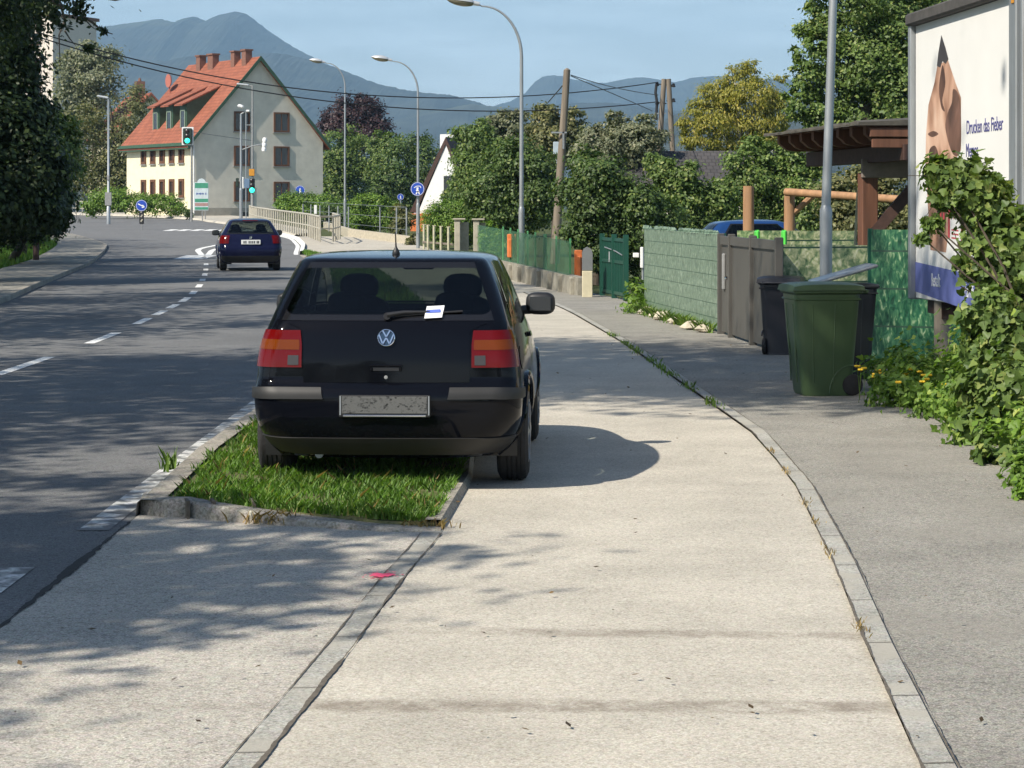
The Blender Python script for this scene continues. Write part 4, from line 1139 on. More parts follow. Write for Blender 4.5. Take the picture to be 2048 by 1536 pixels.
# ------------------------------------------------------------------ wheelie bins
def bin_mats(n, col): return plain(n, col, .42, 0, .14, 5, streak=(1, 1, .25))
M['bin_green'] = bin_mats('green bin plastic', (0.070, 0.115, 0.050)); M['bin_black'] = bin_mats('black bin plastic', (0.020, 0.020, 0.026)); M['bin_grey'] = bin_mats('dark bin plastic', (0.030, 0.034, 0.036))
M['lid_pale'] = plain('pale lid', (0.30, 0.34, 0.36), .35, 0, .1, 5)
def wheelie_bin(label, loc, rz, m, w=.58, d=.70, h=1.0, lid_open=False, group='wheelie bins beside the carport'):
    """front faces local -y, wheels and handle at +y"""
    t = thing('wheelie_bin', label, 'wheelie bin', loc, rz, group)
    b = MB(); rows = []
    for z, k, yo in ((.0, .80, .02), (.03, .82, .01), (h * .55, .91, 0), (h * .88, .985, 0), (h * .905, 1.0, 0), (h * .93, 1.0, 0)):
        hx_, hy_ = w / 2 * k, d / 2 * (k if z > .1 else k * .92); r_ = .07; row = []
        for cxs, cys, a0 in ((1, -1, -90), (1, 1, 0), (-1, 1, 90), (-1, -1, 180)):
            for j in range(5):
                a = R(a0 + j * 22.5); row.append((cxs * (hx_ - r_) + r_ * math.cos(a), cys * (hy_ - r_) + r_ * math.sin(a) + yo, z))
        row.append(row[0]); rows.append(row)
    b.grid(rows); b.add([p_ for p_ in rows[0][:-1]], [tuple(range(len(rows[0]) - 2, -1, -1))])
    b.bbox((0, 0, h * .955), (w + .035, d + .035, .045), .015)
    # moulded wheel recess and ribs
    for s_ in (1, -1): b.tube([(s_ * (w / 2 * (.815 + .10 * max(0, math.sin(a_)) * .30)), d * .36 - .20 * math.cos(a_), .02 + .26 * math.sin(a_)) for a_ in np.linspace(.0, 2.2, 14)], .009, 6)
    for s_ in (1, -1):
        for yk in (-.5, .22): b.tube([(s_ * (w / 2 * k_ - .001), d / 2 * k_ * yk, z_) for z_, k_ in ((h * .12, .84), (h * .55, .91), (h * .84, .976))], .007, 6)
    for xk in (-.5, .5): b.tube([(w / 2 * k_ * xk, -d / 2 * k_ + .002, z_) for z_, k_ in ((h * .12, .838), (h * .55, .91), (h * .84, .976))], .007, 6)
    b.bbox((0, 0, h * .885), (w * .985 + .012, d * .985 + .012, .018), .006)
    b.build('body', m, t, smooth=True, angle=40)
    b = MB(); rows = []
    zl_ = h * .98
    for k in range(9):
        u = k / 8; yy = -d / 2 - .022 + (d + .044) * u; zz = zl_ + .035 + .022 * math.sin(math.pi * u) ** .5
        rows.append([(-w / 2 - .03, yy, zl_ - .012), (-w / 2 - .025, yy, zz - .012), (-w / 2 + .04, yy, zz), (0, yy, zz + .008), (w / 2 - .04, yy, zz), (w / 2 + .025, yy, zz - .012), (w / 2 + .03, yy, zl_ - .012)])
    fr = [(p_[0], p_[1] - .012, zl_ - .02) for p_ in rows[0]]; bk_ = [(p_[0], p_[1] + .01, zl_ - .02) for p_ in rows[-1]]
    b.grid([fr] + rows + [bk_])
    if lid_open:
        b = MB(); b.bbox((0, 0, zl_ + .01), (w + .05, d + .05, .035), .012)
        hinge = Vector((0, d / 2 + .02, zl_)); rm = Matrix.Rotation(-R(lid_open), 3, 'X')
        b.v = [tuple(hinge + rm @ (Vector(q_) - hinge)) for q_ in b.v]
    b.build('lid', M['lid_pale'] if lid_open else m, t, smooth=True, angle=50)
    b = MB(); b.tube([(-w / 2 + .02, d / 2 + .06, h * .96), (w / 2 - .02, d / 2 + .06, h * .96)], .016, 8)
    for s_ in (-1, 1): b.bbox((s_ * (w / 2 - .05), d / 2 + .03, h * .955), (.03, .09, .04), .008)
    b.build('handle', m, t, smooth=True)
    for s_ in (-1, 1):
        b = MB(); b.lathe([(0, -.025), (.07, -.025), (.095, -.018), (.10, 0), (.095, .018), (.07, .025), (0, .025)], 20, (s_ * (w / 2 - .055), d / 2 - .07, .10), 'x'); b.build('wheel', M['rubber'], t, smooth=True)
    b = MB(); b.tube([(-w / 2 + .05, d / 2 - .07, .10), (w / 2 - .05, d / 2 - .07, .10)], .012, 6); b.build('axle', M['galv_dull'], t)
    return t
p = G(1648, 795); wheelie_bin('large green wheelie bin at the edge of the old asphalt strip', (p.x + .01, p.y + .28, .01), R(-83), M['bin_green'], .56, .62, 1.01)
p = G(1562, 712); wheelie_bin('smaller black wheelie bin turned with its wheels out against the grey gate', (p.x + .03, p.y + .30, .01), R(168), M['bin_black'], .46, .52, .89)
wheelie_bin('dark wheelie bin with its pale lid propped up, hidden behind the large green bin', (3.40, 23.8, .0), R(92), M['bin_grey'], .52, .60, 1.0, lid_open=16)

# ------------------------------------------------------------------ fences on the right
def camo(name, cs, scale, sx=1.0, sz=1.0, lines=None, sheen=.4):
    m, nt, b = newmat(name); lk = nt.links.new
    g = N(nt, 'ShaderNodeTexCoord'); mp = N(nt, 'ShaderNodeMapping'); mp.inputs['Scale'].default_value = (sx, sx, sz); lk(g.outputs['Object'], mp.inputs[0])
    n = N(nt, 'ShaderNodeTexNoise', Scale=scale, Detail=2.5, Roughness=.6, Distortion=.6); lk(mp.outputs[0], n.inputs['Vector'])
    r = N(nt, 'ShaderNodeValToRGB'); e = r.color_ramp.elements
    e[0].position = .30; e[0].color = c4(cs[0]); e[1].position = .72; e[1].color = c4(cs[-1])
    for k, c in enumerate(cs[1:-1]): x = e.new(.30 + .42 * (k + 1) / (len(cs) - 1)); x.color = c4(c)
    lk(n.outputs['Fac'], r.inputs[0]); out = r.outputs[0]
    if lines:
        s_ = N(nt, 'ShaderNodeSeparateXYZ'); lk(g.outputs['Object'], s_.inputs[0])
        a = N(nt, 'ShaderNodeMath', operation='MULTIPLY'); a.inputs[1].default_value = 1 / lines; lk(s_.outputs['Z'], a.inputs[0])
        f = N(nt, 'ShaderNodeMath', operation='FRACT'); lk(a.outputs[0], f.inputs[0])
        l = N(nt, 'ShaderNodeMath', operation='LESS_THAN'); l.inputs[1].default_value = .05; lk(f.outputs[0], l.inputs[0])
        mx = N(nt, 'ShaderNodeMixRGB'); mx.inputs['Color2'].default_value = (.03, .07, .045, 1); lk(l.outputs[0], mx.inputs['Fac']); lk(out, mx.inputs['Color1']); out = mx.outputs[0]
    lk(out, b.inputs['Base Color']); b.inputs['Roughness'].default_value = sheen
    bp = N(nt, 'ShaderNodeBump', Strength=.4, Distance=.02); lk(n.outputs['Fac'], bp.inputs['Height']); lk(bp.outputs[0], b.inputs['Normal'])
    return m
M['privacy'] = camo('grey green privacy strips', [(.085, .125, .09), (.135, .195, .14), (.175, .245, .175), (.31, .39, .30)], 16, 1, .7, lines=.2)
M['camo_light'] = camo('ivy print screen', [(.07, .13, .06), (.20, .28, .13), (.48, .50, .27), (.72, .72, .50)], 13, 1, .9, lines=.42)
M['camo_dark'] = camo('dark ivy screen', [(.007, .042, .022), (.014, .09, .045), (.055, .165, .075), (.36, .46, .27)], 20, 1.2, .45, lines=.42, sheen=.3)
M['fence_green'] = plain('green fence paint', (0.008, 0.062, 0.040), .4, 0, .12, 6)
M['gate_grey'] = plain('grey brown gate', (0.088, 0.083, 0.073), .5, .1, .1, 5, streak=(1, 1, .2))
def panel(b, p, q_, z0a, z1a, z0b, z1b, th=.03, n=1, O=None):
    p, q_ = Vector((p[0], p[1], 0)), Vector((q_[0], q_[1], 0)); d = (q_ - p).normalized(); s_ = Vector((-d.y, d.x, 0)) * th / 2
    P = [p - s_ + Vector((0, 0, z0a)), q_ - s_ + Vector((0, 0, z0b)), q_ + s_ + Vector((0, 0, z0b)), p + s_ + Vector((0, 0, z0a)),
         p - s_ + Vector((0, 0, z1a)), q_ - s_ + Vector((0, 0, z1b)), q_ + s_ + Vector((0, 0, z1b)), p + s_ + Vector((0, 0, z1a))]
    b.add(P, [(3, 2, 1, 0), (4, 5, 6, 7), (0, 1, 5, 4), (1, 2, 6, 5), (2, 3, 7, 6), (3, 0, 4, 7)])
fa, fb = (2.235, 39.0), (2.90, 32.35)
t = thing('privacy_fence', 'grey green privacy fence with horizontal wires beside the pavement', 'fence', (fa[0], fa[1], 0))
b = MB(); panel(b, fa, fb, .05, 1.41, .05, 1.385, .035); b.build('screen', M['privacy'], t, world=True)
b = MB()
rr_ = random.Random(3)
for k in range(60):
    u = rr_.random(); x = fa[0] + (fb[0] - fa[0]) * u; y = fa[1] + (fb[1] - fa[1]) * u; zt_ = 1.41 - .025 * u
    b.lathe([(rr_.uniform(.02, .05), 0), (rr_.uniform(.01, .04), rr_.uniform(.02, .06)), (0, .065)], 6, (x, y, zt_ - .01))
b.build('fringe', M['privacy'], t, world=True)['kind'] = 'stuff'
for k in range(4):
    u = k / 3; x = fa[0] + (fb[0] - fa[0]) * u + .05; y = fa[1] + (fb[1] - fa[1]) * u
    b = MB(); b.box((x, y, .70), (.05, .05, 1.40)); b.build('post', M['fence_green'], t, world=True)
ga, gb_ = (2.905, 32.2), (3.19, 27.7)
t = thing('garden_gate', 'closed grey brown metal gate of three wide panels', 'gate', (ga[0], ga[1], 0))
for k, (u0, u1) in enumerate(((.02, .20), (.215, .58), (.595, .98))):
    b = MB(); a_ = [ga[i] + (gb_[i] - ga[i]) * u0 for i in (0, 1)]; c_ = [ga[i] + (gb_[i] - ga[i]) * u1 for i in (0, 1)]
    panel(b, a_, c_, .05, 1.35, .05, 1.34, .03)
    panel(b, [a_[0] - .02, a_[1]], [c_[0] - .02, c_[1]], 1.25, 1.37, 1.25, 1.36, .05); 
    b.build('panel', M['gate_grey'], t, world=True)
for u in (0, .207, .587, 1.0):
    b = MB(); b.bbox((ga[0] + (gb_[0] - ga[0]) * u - .01, ga[1] + (gb_[1] - ga[1]) * u, .70), (.10, .09, 1.40), .01); b.build('post', M['gate_grey'], t, world=True)
b = MB(); x, y = ga[0] + (gb_[0] - ga[0]) * .085, ga[1] + (gb_[1] - ga[1]) * .085; b.bbox((x - .03, y, .88), (.05, .12, .50), .015); b.build('letter_slot', M['galv_dull'], t, world=True)
b = MB(); x, y = ga[0] + (gb_[0] - ga[0]) * .17, ga[1] + (gb_[1] - ga[1]) * .17; b.bbox((x - .06, y, .80), (.05, .16, .05), .02); b.build('handle', M['chrome'], t, world=True)
M['rubble'] = plain('pale rubble', (0.46, 0.41, 0.31), .9, 0, .25, 9, .4)
rr_ = random.Random(11)
for k, u in enumerate((.16, .3, .42, .62, .78, .86, .97)):
    x = fa[0] + (fb[0] - fa[0]) * u - .10 - rr_.uniform(0, .12); y = fa[1] + (fb[1] - fa[1]) * u; s_ = rr_.uniform(.08, .17)
    b = MB(); b.lathe([(0, -.3 * s_), (s_ * .9, -.1 * s_), (s_, .15 * s_), (s_ * .6, .55 * s_), (0, .62 * s_)], 9, (0, 0, .04))
    b.v = [(a * (1 + rr_.uniform(-.2, .2)) * 1.0, c * (1 + rr_.uniform(-.2, .2)) * 1.5, d * (1 + rr_.uniform(-.25, .25))) for a, c, d in b.v]
    o = b.build('stone', M['rubble'], None); o.location = (x, y, 0); o.rotation_euler = (0, 0, rr_.uniform(0, 3))
    tag(o, 'pale rubble stone lying in the weeds along the foot of the privacy fence', 'stone', 'rubble stones at the privacy fence')
# screens at the carport
t = thing('ivy_screen_fence', 'pale ivy print screen fence behind the bins, facing the pavement', 'fence', (3.9, 28.3, 0))
b = MB(); panel(b, (3.26, 28.1), (4.62, 28.55), .05, 1.31, .05, 1.29, .03); b.build('screen', M['camo_light'], t, world=True)
b = MB(); panel(b, (3.3, 34.0), (5.1, 34.6), .1, 1.42, .1, 1.41, .03); b.build('rear_screen', M['camo_light'], t, world=True)
for x, y in ((3.26, 28.1), (3.94, 28.33), (4.62, 28.55)):
    b = MB(); b.box((x, y + .04, .64), (.05, .05, 1.28)); b.build('post', M['fence_green'], t, world=True)
t = thing('dark_screen_fence', 'dark green ivy print screen fence running behind the billboard post', 'fence', (4.6, 25, 0))
b = MB(); panel(b, (4.02, 26.0), (5.9, 25.2), .0, 1.51, .0, 1.50, .04); b.build('screen', M['camo_dark'], t, world=True)
for x, y in ((4.02, 26.05), (4.95, 25.65), (5.9, 25.25)):
    b = MB(); b.box((x, y + .05, .76), (.05, .05, 1.52)); b.build('post', M['fence_green'], t, world=True)
# green gate by the hedge and the letterbox pillar
t = thing('green_gate', 'dark green steel bar gate standing open before the ivy', 'gate', (1.8, 45.5, 0))
g0, g1 = (1.80, 46.2), (2.13, 43.7)
hh = lambda D, py: H - (py - CY) / F * D
b = MB()
for k in range(15):
    u = k / 14; x, y = g0[0] + (g1[0] - g0[0]) * u, g0[1] + (g1[1] - g0[1]) * u; b.box((x, y, .62), (.03, .05, 1.1))
for z_ in (.12, 1.14, .72): panel(b, g0, g1, z_ - .03, z_ + .03, z_ - .03, z_ + .03, .045)
b.build('gate_leaf', M['fence_green'], t, world=True)
for u in (-.02, .52, 1.02):
    b = MB(); b.box((g0[0] + (g1[0] - g0[0]) * u, g0[1] + (g1[1] - g0[1]) * u, .62), (.10, .10, 1.25)); b.build('post', M['fence_green'], t, world=True)
b = MB(); b.tube([(1.83, 45.9, .98), (1.99, 44.6, .92), (2.08, 44.0, .86)], .012, 6); b.tube([(1.90, 45.3, .90), (1.90, 45.3, .70)], .02, 6); b.build('latch', M['galv'], t, world=True)
p = G(1175, 595)
t = thing('letterbox_pillar', 'cream pillar with a grey rounded letterbox at the end of the low wall', 'letterbox', (p.x, p.y + .1, 0))
M['cream_wall'] = plain('cream render', (0.58, 0.52, 0.36), .85, 0, .1, 6); M['box_grey'] = plain('grey sheet', (0.20, 0.21, 0.21), .5, .3, .08, 6)
b = MB(); b.bbox((0, 0, .26), (.20, .24, .52), .01); b.build('pillar', M['cream_wall'], t)
b = MB(); b.prism([(-.10, .0), (.10, 0), (.10, .34), (.07, .42), (.0, .46), (-.07, .42), (-.10, .34)], lambda u, v, k: (u, -.10 + .2 * k, .53 + v)); b.build('letterbox', M['box_grey'], t)
# white meter box sticking out at the end of the privacy fence
p = A(1286, 515, 40); b = MB(); b.bbox((0, 0, 0), (.05, .18, .36), .01); b.bbox((-.10, .02, .04), (.10, .08, .08), .01); o = b.build('meter_box', M['white']); o.location = (p.x - .02, 40, p.z)
b = MB(); b.tube([(0.02, 0.08, -p.z), (0.02, 0.08, .1)], .02, 6); b.build('post', M['galv'], o)
tag(o, 'small white box at the far end of the privacy fence', 'meter box')
# low wall with green fence
M['stone_wall'] = plain('rough concrete wall', (0.27, 0.25, 0.20), .9, 0, .3, 5, .5)
w0, w1 = (1.42, 46.3), (-.25, 58.5); w2 = (-.95, 66.0)
t = thing('low_wall', 'low weathered concrete garden wall with buttresses under the green fence', 'wall', (w0[0], w0[1], 0))
b = MB()
panel(b, w0, w1, -.02, .36, -.02, .44, .22); panel(b, w1, w2, -.02, .44, -.02, .46, .22)
for k in range(8):
    u = (k + .4) / 8; x, y = w0[0] + (w1[0] - w0[0]) * u - .12, w0[1] + (w1[1] - w0[1]) * u; b.bbox((x, y, .17 + .03 * u), (.12, .36, .38 + .06 * u), .03)
b.build('wall', M['stone_wall'], t, world=True)
M['mesh_green'], nt, bb = newmat('green mesh screen')
o_ = nt.nodes['Material Output']; bb.inputs['Base Color'].default_value = (.055, .165, .085, 1); bb.inputs['Roughness'].default_value = .6
trn = N(nt, 'ShaderNodeBsdfTransparent'); ms = N(nt, 'ShaderNodeMixShader'); ms.inputs[0].default_value = .40
nt.links.new(trn.outputs[0], ms.inputs[1]); nt.links.new(bb.outputs[0], ms.inputs[2]); nt.links.new(ms.outputs[0], o_.inputs['Surface'])
M['fence_bright'] = plain('bright green slat', (.10, .33, .13), .5, 0, .12, 5)
t = thing('green_fence', 'see through green mesh fence on the low garden wall', 'fence', (w0[0], w0[1], .4))
b = MB(); panel(b, (w0[0] - .25, w0[1] + 1.4), w1, .37, 1.06, .44, 1.22, .012); panel(b, w1, (w2[0], w2[1] - 1.5), .44, 1.22, .46, 1.28, .012); b.build('mesh_screen', M['mesh_green'], t, world=True)
for k, u in enumerate((.13, .28, .40, .53, .63, .76, .87, .98)):
    x, y = w0[0] + (w1[0] - w0[0]) * u, w0[1] + (w1[1] - w0[1]) * u; zt_ = 1.05 + .19 * u
    wd = .34 if k in (2,) else .07
    b = MB(); panel(b, (x, y), (x - wd * .137, y + wd), .38 + .06 * u, zt_ + .05, .38 + .06 * u, zt_ + .05, .03); b.build('slat', M['fence_bright'], t, world=True)
M['orange'] = plain('orange plastic', (0.62, 0.17, 0.045), .6, 0, .2, 7)
for px, py0, py1, D, lab in ((1020, 468, 515, 56.9, 'orange garden panel behind the green fence near the shrub'), (1157, 500, 558, 48.6, 'orange garden panel between the green fence and the letterbox pillar')):
    a, c = A(px, py0, D), A(px, py1, D); hh_ = a.z - c.z
    b = MB(); b.bbox((0, 0, hh_ / 2), (.14 if D > 50 else .17, .3, hh_), .02); b.bbox((.0, -.2, hh_ * .4), (.10, .1, hh_ * .8), .02)
    if D > 50: b.bbox((.13, 0, hh_ / 2), (.05, .1, hh_), .01)
    o = b.build('garden_screen', M['orange']); o.location = (a.x, D, c.z); tag(o, lab, 'screen')
# pillars and pickets further along
M['pillar'] = plain('pale concrete', (0.40, 0.37, 0.29), .85, 0, .2, 5)
for px, D in ((915, 78), (953, 76)):
    p = A(px, 500, D); t_ = 1.35
    b = MB(); b.bbox((0, 0, t_ / 2 + gz(D)), (.20, .3, t_), .02); b.bbox((.22 if px < 930 else .16, .25, t_ / 2 - .03), (.30, .08, t_ - .1), .01); b.bbox((.06, 0, t_ + .03), (.42, .42, .05), .01)
    o = b.build('gate_pillar', M['pillar']); o.location = (p.x, D, 0)
    tag(o, ('pale concrete gate pillar beside the wooden pickets' if px < 930 else 'concrete gate pillar next to the leafy garden shrub'), 'gate pillar')
M['picket'] = plain('pale pickets', (0.45, 0.43, 0.30), .8, 0, .2, 8)
t = thing('picket_fence', 'thin pale posts of a wire fence before the round hedge', 'fence', A(846, 495, 90))
for k, px in enumerate((848, 856, 868, 882, 897)):
    D = 90 - k * 2.4; p = A(px, 449 + k * 1.2, D)
    b = MB(); b.tube([(p.x, D, 0), (p.x, D, p.z)], .05, 6); b.box((p.x, D, p.z), (.14, .05, .03)); b.build('post', M['picket'], t, world=True)
b = MB(); b.tube([A(846, 484, 90), A(905, 489, 80)], .04, 5); b.build('rail', M['wood_grey'], t, world=True)
t = thing('wire_fence', 'row of thin grey posts of a wire fence along the clipped hedges', 'fence', A(640, 460, 135))
for k, px in enumerate((606, 622, 640, 658, 676, 697, 760, 793, 813)):
    D = 137 - k * 4.2; p = A(px, 408 + k * 1.0, D)
    b = MB(); b.tube([(p.x, D, gz(D)), (p.x, D, p.z)], .035, 6); b.build('post', M['galv'], t, world=True)
b = MB()
for zz in (.5, 1.0, 1.5):
    b.tube([(A(606, 408, 137).x, 137, gz(137) + zz), (A(813, 408, 103.4).x, 103.4, gz(103.4) + zz)], .010, 4)
b.build('wire', M['galv'], t, world=True)
p = A(631, 419, 131); b = MB(); b.bbox((0, 0, 0), (.16, .04, .50), .01); o = b.build('notice_board', M['white']); o.location = p; tag(o, 'small white notice hung on the wire fence by the junction', 'notice')
t = thing('low_wall', 'low tan kerb wall along the foot of the clipped hedges', 'wall', (-7, 110, .3))
b = MB(); panel(b, (A(650, 460, 135).x, 135), (A(700, 472, 112).x, 112), .5, .95, .3, .75, .2); panel(b, (A(700, 472, 112).x, 112), (A(830, 480, 97).x, 97), .3, .75, .15, .55, .2); b.build('wall', M['rubble'], t, world=True)

# ------------------------------------------------------------------ utility poles and wires
t = thing('utility_pole', 'leaning weathered wooden pole rising above the garden shrubs', 'utility pole', A(1108, 497, 75))
top = A(1134, 140, 75); bot = A(1109, 530, 75)
b = MB(); b.tube([bot, top], [.155, .11], 10); b.tube([top, top + Vector((.0, 0, .06))], [.11, .03], 10); b.build('pole', M['wood_grey'], t, world=True, smooth=True)
b = MB(); q_ = A(1118, 265, 74.8); b.box(q_, (.5, .06, .05)); b.box(q_ + Vector((.14, 0, -.25)), (.06, .06, .55)); b.build('bracket', M['galv'], t, world=True)
t = thing('utility_pole', 'twin legged wooden pole with black insulators in front of the yellow birch', 'utility pole', A(1330, 480, 100))
for xb in (1312, 1352):
    b = MB(); b.tube([A(xb, 480 if xb < 1330 else 520, 100) + Vector((-.12 if xb < 1330 else 0.12, 0, 0)), A(1328 if xb < 1330 else 1337, 158, 100)], [.14, .11], 10); b.build('pole', M['wood_grey'], t, world=True, smooth=True)
b = MB()
for px, py, dx in ((1314, 168, -.0), (1314, 205, 0), (1347, 170, 0), (1347, 200, 0)):
    c = A(px, py, 100); b.lathe([(.03, -.10), (.09, -.08), (.09, -.04), (.05, 0), (.08, .03), (.03, .08)], 10, c)
    b.tube([c, A(1333, py + 2, 100)], .025, 6)
b.tube([A(1313, 168, 100), A(1311, 185, 100), A(1314, 205, 100), A(1312, 240, 100)], .06, 6)
b.build('insulator', M['black'], t, world=True, smooth=True)
b = MB()
for py in (227, 285): b.box(A(1320, py, 100), (.5, .1, .06))
b.build('bracket', M['galv'], t, world=True)
def wire(label, pts, r_=.022):
    n = 30; P = []
    xs = [p_[0] for p_ in pts]; D0, D1 = pts[0][2], pts[-1][2]
    f = np.polyfit(xs, [p_[1] for p_ in pts], min(2, len(pts) - 1))
    for k in range(n + 1):
        x = xs[0] + (xs[-1] - xs[0]) * k / n
        # depth linear in plan
        X0, X1 = (xs[0] - CX) / F * D0, (xs[-1] - CX) / F * D1
        u = k / n; lo, hi = 0., 1.
        for _ in range(40):
            m_ = .5 * (lo + hi); s_ = (X0 + (X1 - X0) * m_) / (D0 + (D1 - D0) * m_) * F + CX
            if (s_ < x) == (xs[-1] > xs[0]): lo = m_
            else: hi = m_
        D = D0 + (D1 - D0) * lo
        P.append(A(x, float(np.polyval(f, x)), D))
    b = MB(); b.tube(P, r_, 5); o = b.build('overhead_wire', M['black']); tag(o, label, 'wire'); return o
wire('upper overhead wire running from the twin legged pole across to the big dark tree', [(1316, 163, 100), (1050, 194, 90), (840, 196, 84), (690, 188, 80), (520, 165, 75), (220, 104, 74), (72, 66, 74)])
wire('lower overhead wire running from the twin legged pole across to the big dark tree', [(1316, 204, 100), (1050, 218, 90), (840, 222, 84), (690, 209, 80), (520, 181, 75), (220, 112, 74), (72, 76, 74)])
wire('thin wire from the leaning pole down to the insulators of the twin pole', [(1142, 150, 75), (1230, 175, 88), (1316, 190, 100)], .016)
wire('steep thin wire crossing from the leaning pole into the trees', [(1142, 152, 75), (1220, 185, 84), (1305, 222, 96)], .016)
wire('short stay wire from the leaning pole into the walnut tree', [(1128, 168, 75), (1096, 205, 88)], .02)
wire('thin cable from the house corner to the dark signal mast', [(388, 264, 172), (440, 272, 160), (503, 281, 150)], .02)
t = thing('utility_pole', 'wooden pole wrapped in the dark roadside trees that ends the overhead wires', 'utility pole', (A(72, 80, 74).x, 74, 0))
b = MB(); b.tube([(0, 0, 0), (0, 0, A(132, 80, 66).z)], [.10, .08], 8); b.build('pole', M['wood_dark'], t)
# ------------------------------------------------------------------ buildings
M['plaster_grey'] = plain('grey beige render', (0.66, 0.62, 0.525), .9, 0, .10, 1.2, .1)
M['plaster_cream'] = plain('cream render', (0.80, 0.73, 0.50), .9, 0, .06, 1.5, .05)
M['plinth'] = plain('plinth render', (0.33, 0.31, 0.26), .9, 0, .12, 2, .2)
M['trim_green'] = plain('dark green boards', (0.045, 0.10, 0.060), .6, 0, .2, 5)
M['win_brown'] = plain('brown window frame', (0.13, 0.055, 0.025), .6, 0, .2, 6)
M['pane'] = plain('dark window pane', (0.030, 0.034, 0.040), .08, 0, .2, 2)
M['chimney'] = plain('brick', (0.20, 0.10, 0.07), .9, 0, .25, 8, .4)
def tiles(name, c1, c2):
    m, nt, b = newmat(name); lk = nt.links.new
    g = N(nt, 'ShaderNodeTexCoord')
    w = N(nt, 'ShaderNodeTexBrick', Scale=1.0, offset=.5); w.inputs['Color1'].default_value = c4(c1); w.inputs['Color2'].default_value = c4(c2); w.inputs['Mortar'].default_value = c4([x * .45 for x in c1])
    w.inputs['Brick Width'].default_value = .28; w.inputs['Row Height'].default_value = .34; w.inputs['Mortar Size'].default_value = .02
    mp = N(nt, 'ShaderNodeMapping'); mp.inputs['Rotation'].default_value = (0, 0, math.pi / 2)
    lk(g.outputs['UV'], mp.inputs[0]); lk(g.outputs['UV'], w.inputs['Vector'])
    n = N(nt, 'ShaderNodeTexNoise', Scale=.9, Detail=6.0); lk(g.outputs['Object'], n.inputs['Vector'])
    mr = N(nt, 'ShaderNodeMapRange'); mr.inputs['To Min'].default_value = .65; mr.inputs['To Max'].default_value = 1.3; lk(n.outputs['Fac'], mr.inputs['Value'])
    mm = N(nt, 'ShaderNodeMixRGB', Fac=1.0, blend_type='MULTIPLY'); lk(w.outputs['Color'], mm.inputs['Color1']); lk(mr.outputs[0], mm.inputs['Color2'])
    lk(mm.outputs[0], b.inputs['Base Color']); b.inputs['Roughness'].default_value = .85
    bp = N(nt, 'ShaderNodeBump', Strength=.6, Distance=.04); lk(w.outputs['Fac'], bp.inputs['Height']); bp.invert = True; lk(bp.outputs[0], b.inputs['Normal'])
    return m
M['tiles_red'] = tiles('red roof tiles', (0.35, 0.115, 0.062), (0.27, 0.085, 0.048))
M['tiles_dark'] = tiles('dark roof tiles', (0.075, 0.068, 0.066), (0.06, 0.055, 0.055))
def roof_uv(o):
    me = o.data; uv = me.uv_layers.new(name='UVMap')
    for p_ in me.polygons:
        n = p_.normal; h_ = Vector((-n.y, n.x, 0)); h_ = h_.normalized() if h_.length > .01 else Vector((1, 0, 0)); v_ = n.cross(h_)
        for li in p_.loop_indices:
            c = me.vertices[me.loops[li].vertex_index].co; uv.data[li].uv = (c.dot(h_), c.dot(v_))
def window(parent, c, w, h, axis, frame=.09, deep=.14):
    """axis 'y': wall faces -y; axis 'x': wall faces -x. A recessed pane inside a proud frame, with a sill"""
    def T(u, d, v): return (c[0] + u, c[1] + d, c[2] + v) if axis == 'y' else (c[0] + d, c[1] - u, c[2] + v)
    b = MB()
    def bar(u, v, uw, vh, d0, d1):
        P = [T(u + su * uw / 2, d, v + sv * vh / 2) for d in (d0, d1) for su, sv in ((-1, -1), (1, -1), (1, 1), (-1, 1))]
        b.add(P, [(0, 1, 2, 3), (7, 6, 5, 4), (0, 4, 5, 1), (1, 5, 6, 2), (2, 6, 7, 3), (3, 7, 4, 0)])
    bar(-w / 2 + frame / 2, 0, frame, h, -.09, .03); bar(w / 2 - frame / 2, 0, frame, h, -.09, .03)
    bar(0, h / 2 - frame / 2, w - 2 * frame, frame, -.09, .03); bar(0, -h / 2 + frame / 2, w - 2 * frame, frame, -.09, .03)
    bar(0, 0, .05, h - 2 * frame, -.05, .02)
    f = b.build('window', M['win_brown'], parent)
    b = MB(); b.quad(T(-w / 2 + .03, -.015, -h / 2 + .03), T(w / 2 - .03, -.015, -h / 2 + .03), T(w / 2 - .03, -.015, h / 2 - .03), T(-w / 2 + .03, -.015, h / 2 - .03)); b.build('pane', M['pane'], f)
    b = MB(); bb_ = b; P = [T(su * (w / 2 + .08), d, -h / 2 + v) for d in (-.16, -.005) for su, v in ((-1, -.08), (1, -.08), (1, -.01), (-1, -.01))]
    b.add(P, [(0, 1, 2, 3), (7, 6, 5, 4), (0, 4, 5, 1), (1, 5, 6, 2), (2, 6, 7, 3), (3, 7, 4, 0)]); b.build('sill', M['galv_dull'], f)
HY = R(32.5); HD = 177.0
hc = A(385, 436, HD)
house = thing('apartment_house', 'three storey house with cream front, grey gable and steep red tiled roof', 'house', (hc.x, HD, gz(HD) - .1), HY)
W_, L_, ZE, ZR = 11.2, 12.6, 6.0, 12.55
b = MB()
b.add([(0, 0, 0), (W_, 0, 0), (W_, 0, ZE), (W_ / 2, 0, ZR - .12), (0, 0, ZE)], [(0, 1, 2, 3, 4)])
b.mi = 1; b.add([(0, L_, 0), (0, 0, 0), (0, 0, ZE), (0, L_, ZE)], [(0, 1, 2, 3)])
b.mi = 0; b.add([(W_, L_, 0), (0, L_, 0), (0, L_, ZE), (W_ / 2, L_, ZR - .12), (W_, L_, ZE)], [(0, 1, 2, 3, 4)]); b.add([(W_, 0, 0), (W_, L_, 0), (W_, L_, ZE), (W_, 0, ZE)], [(0, 1, 2, 3)])
b.build('wall', [M['plaster_grey'], M['plaster_cream']], house)
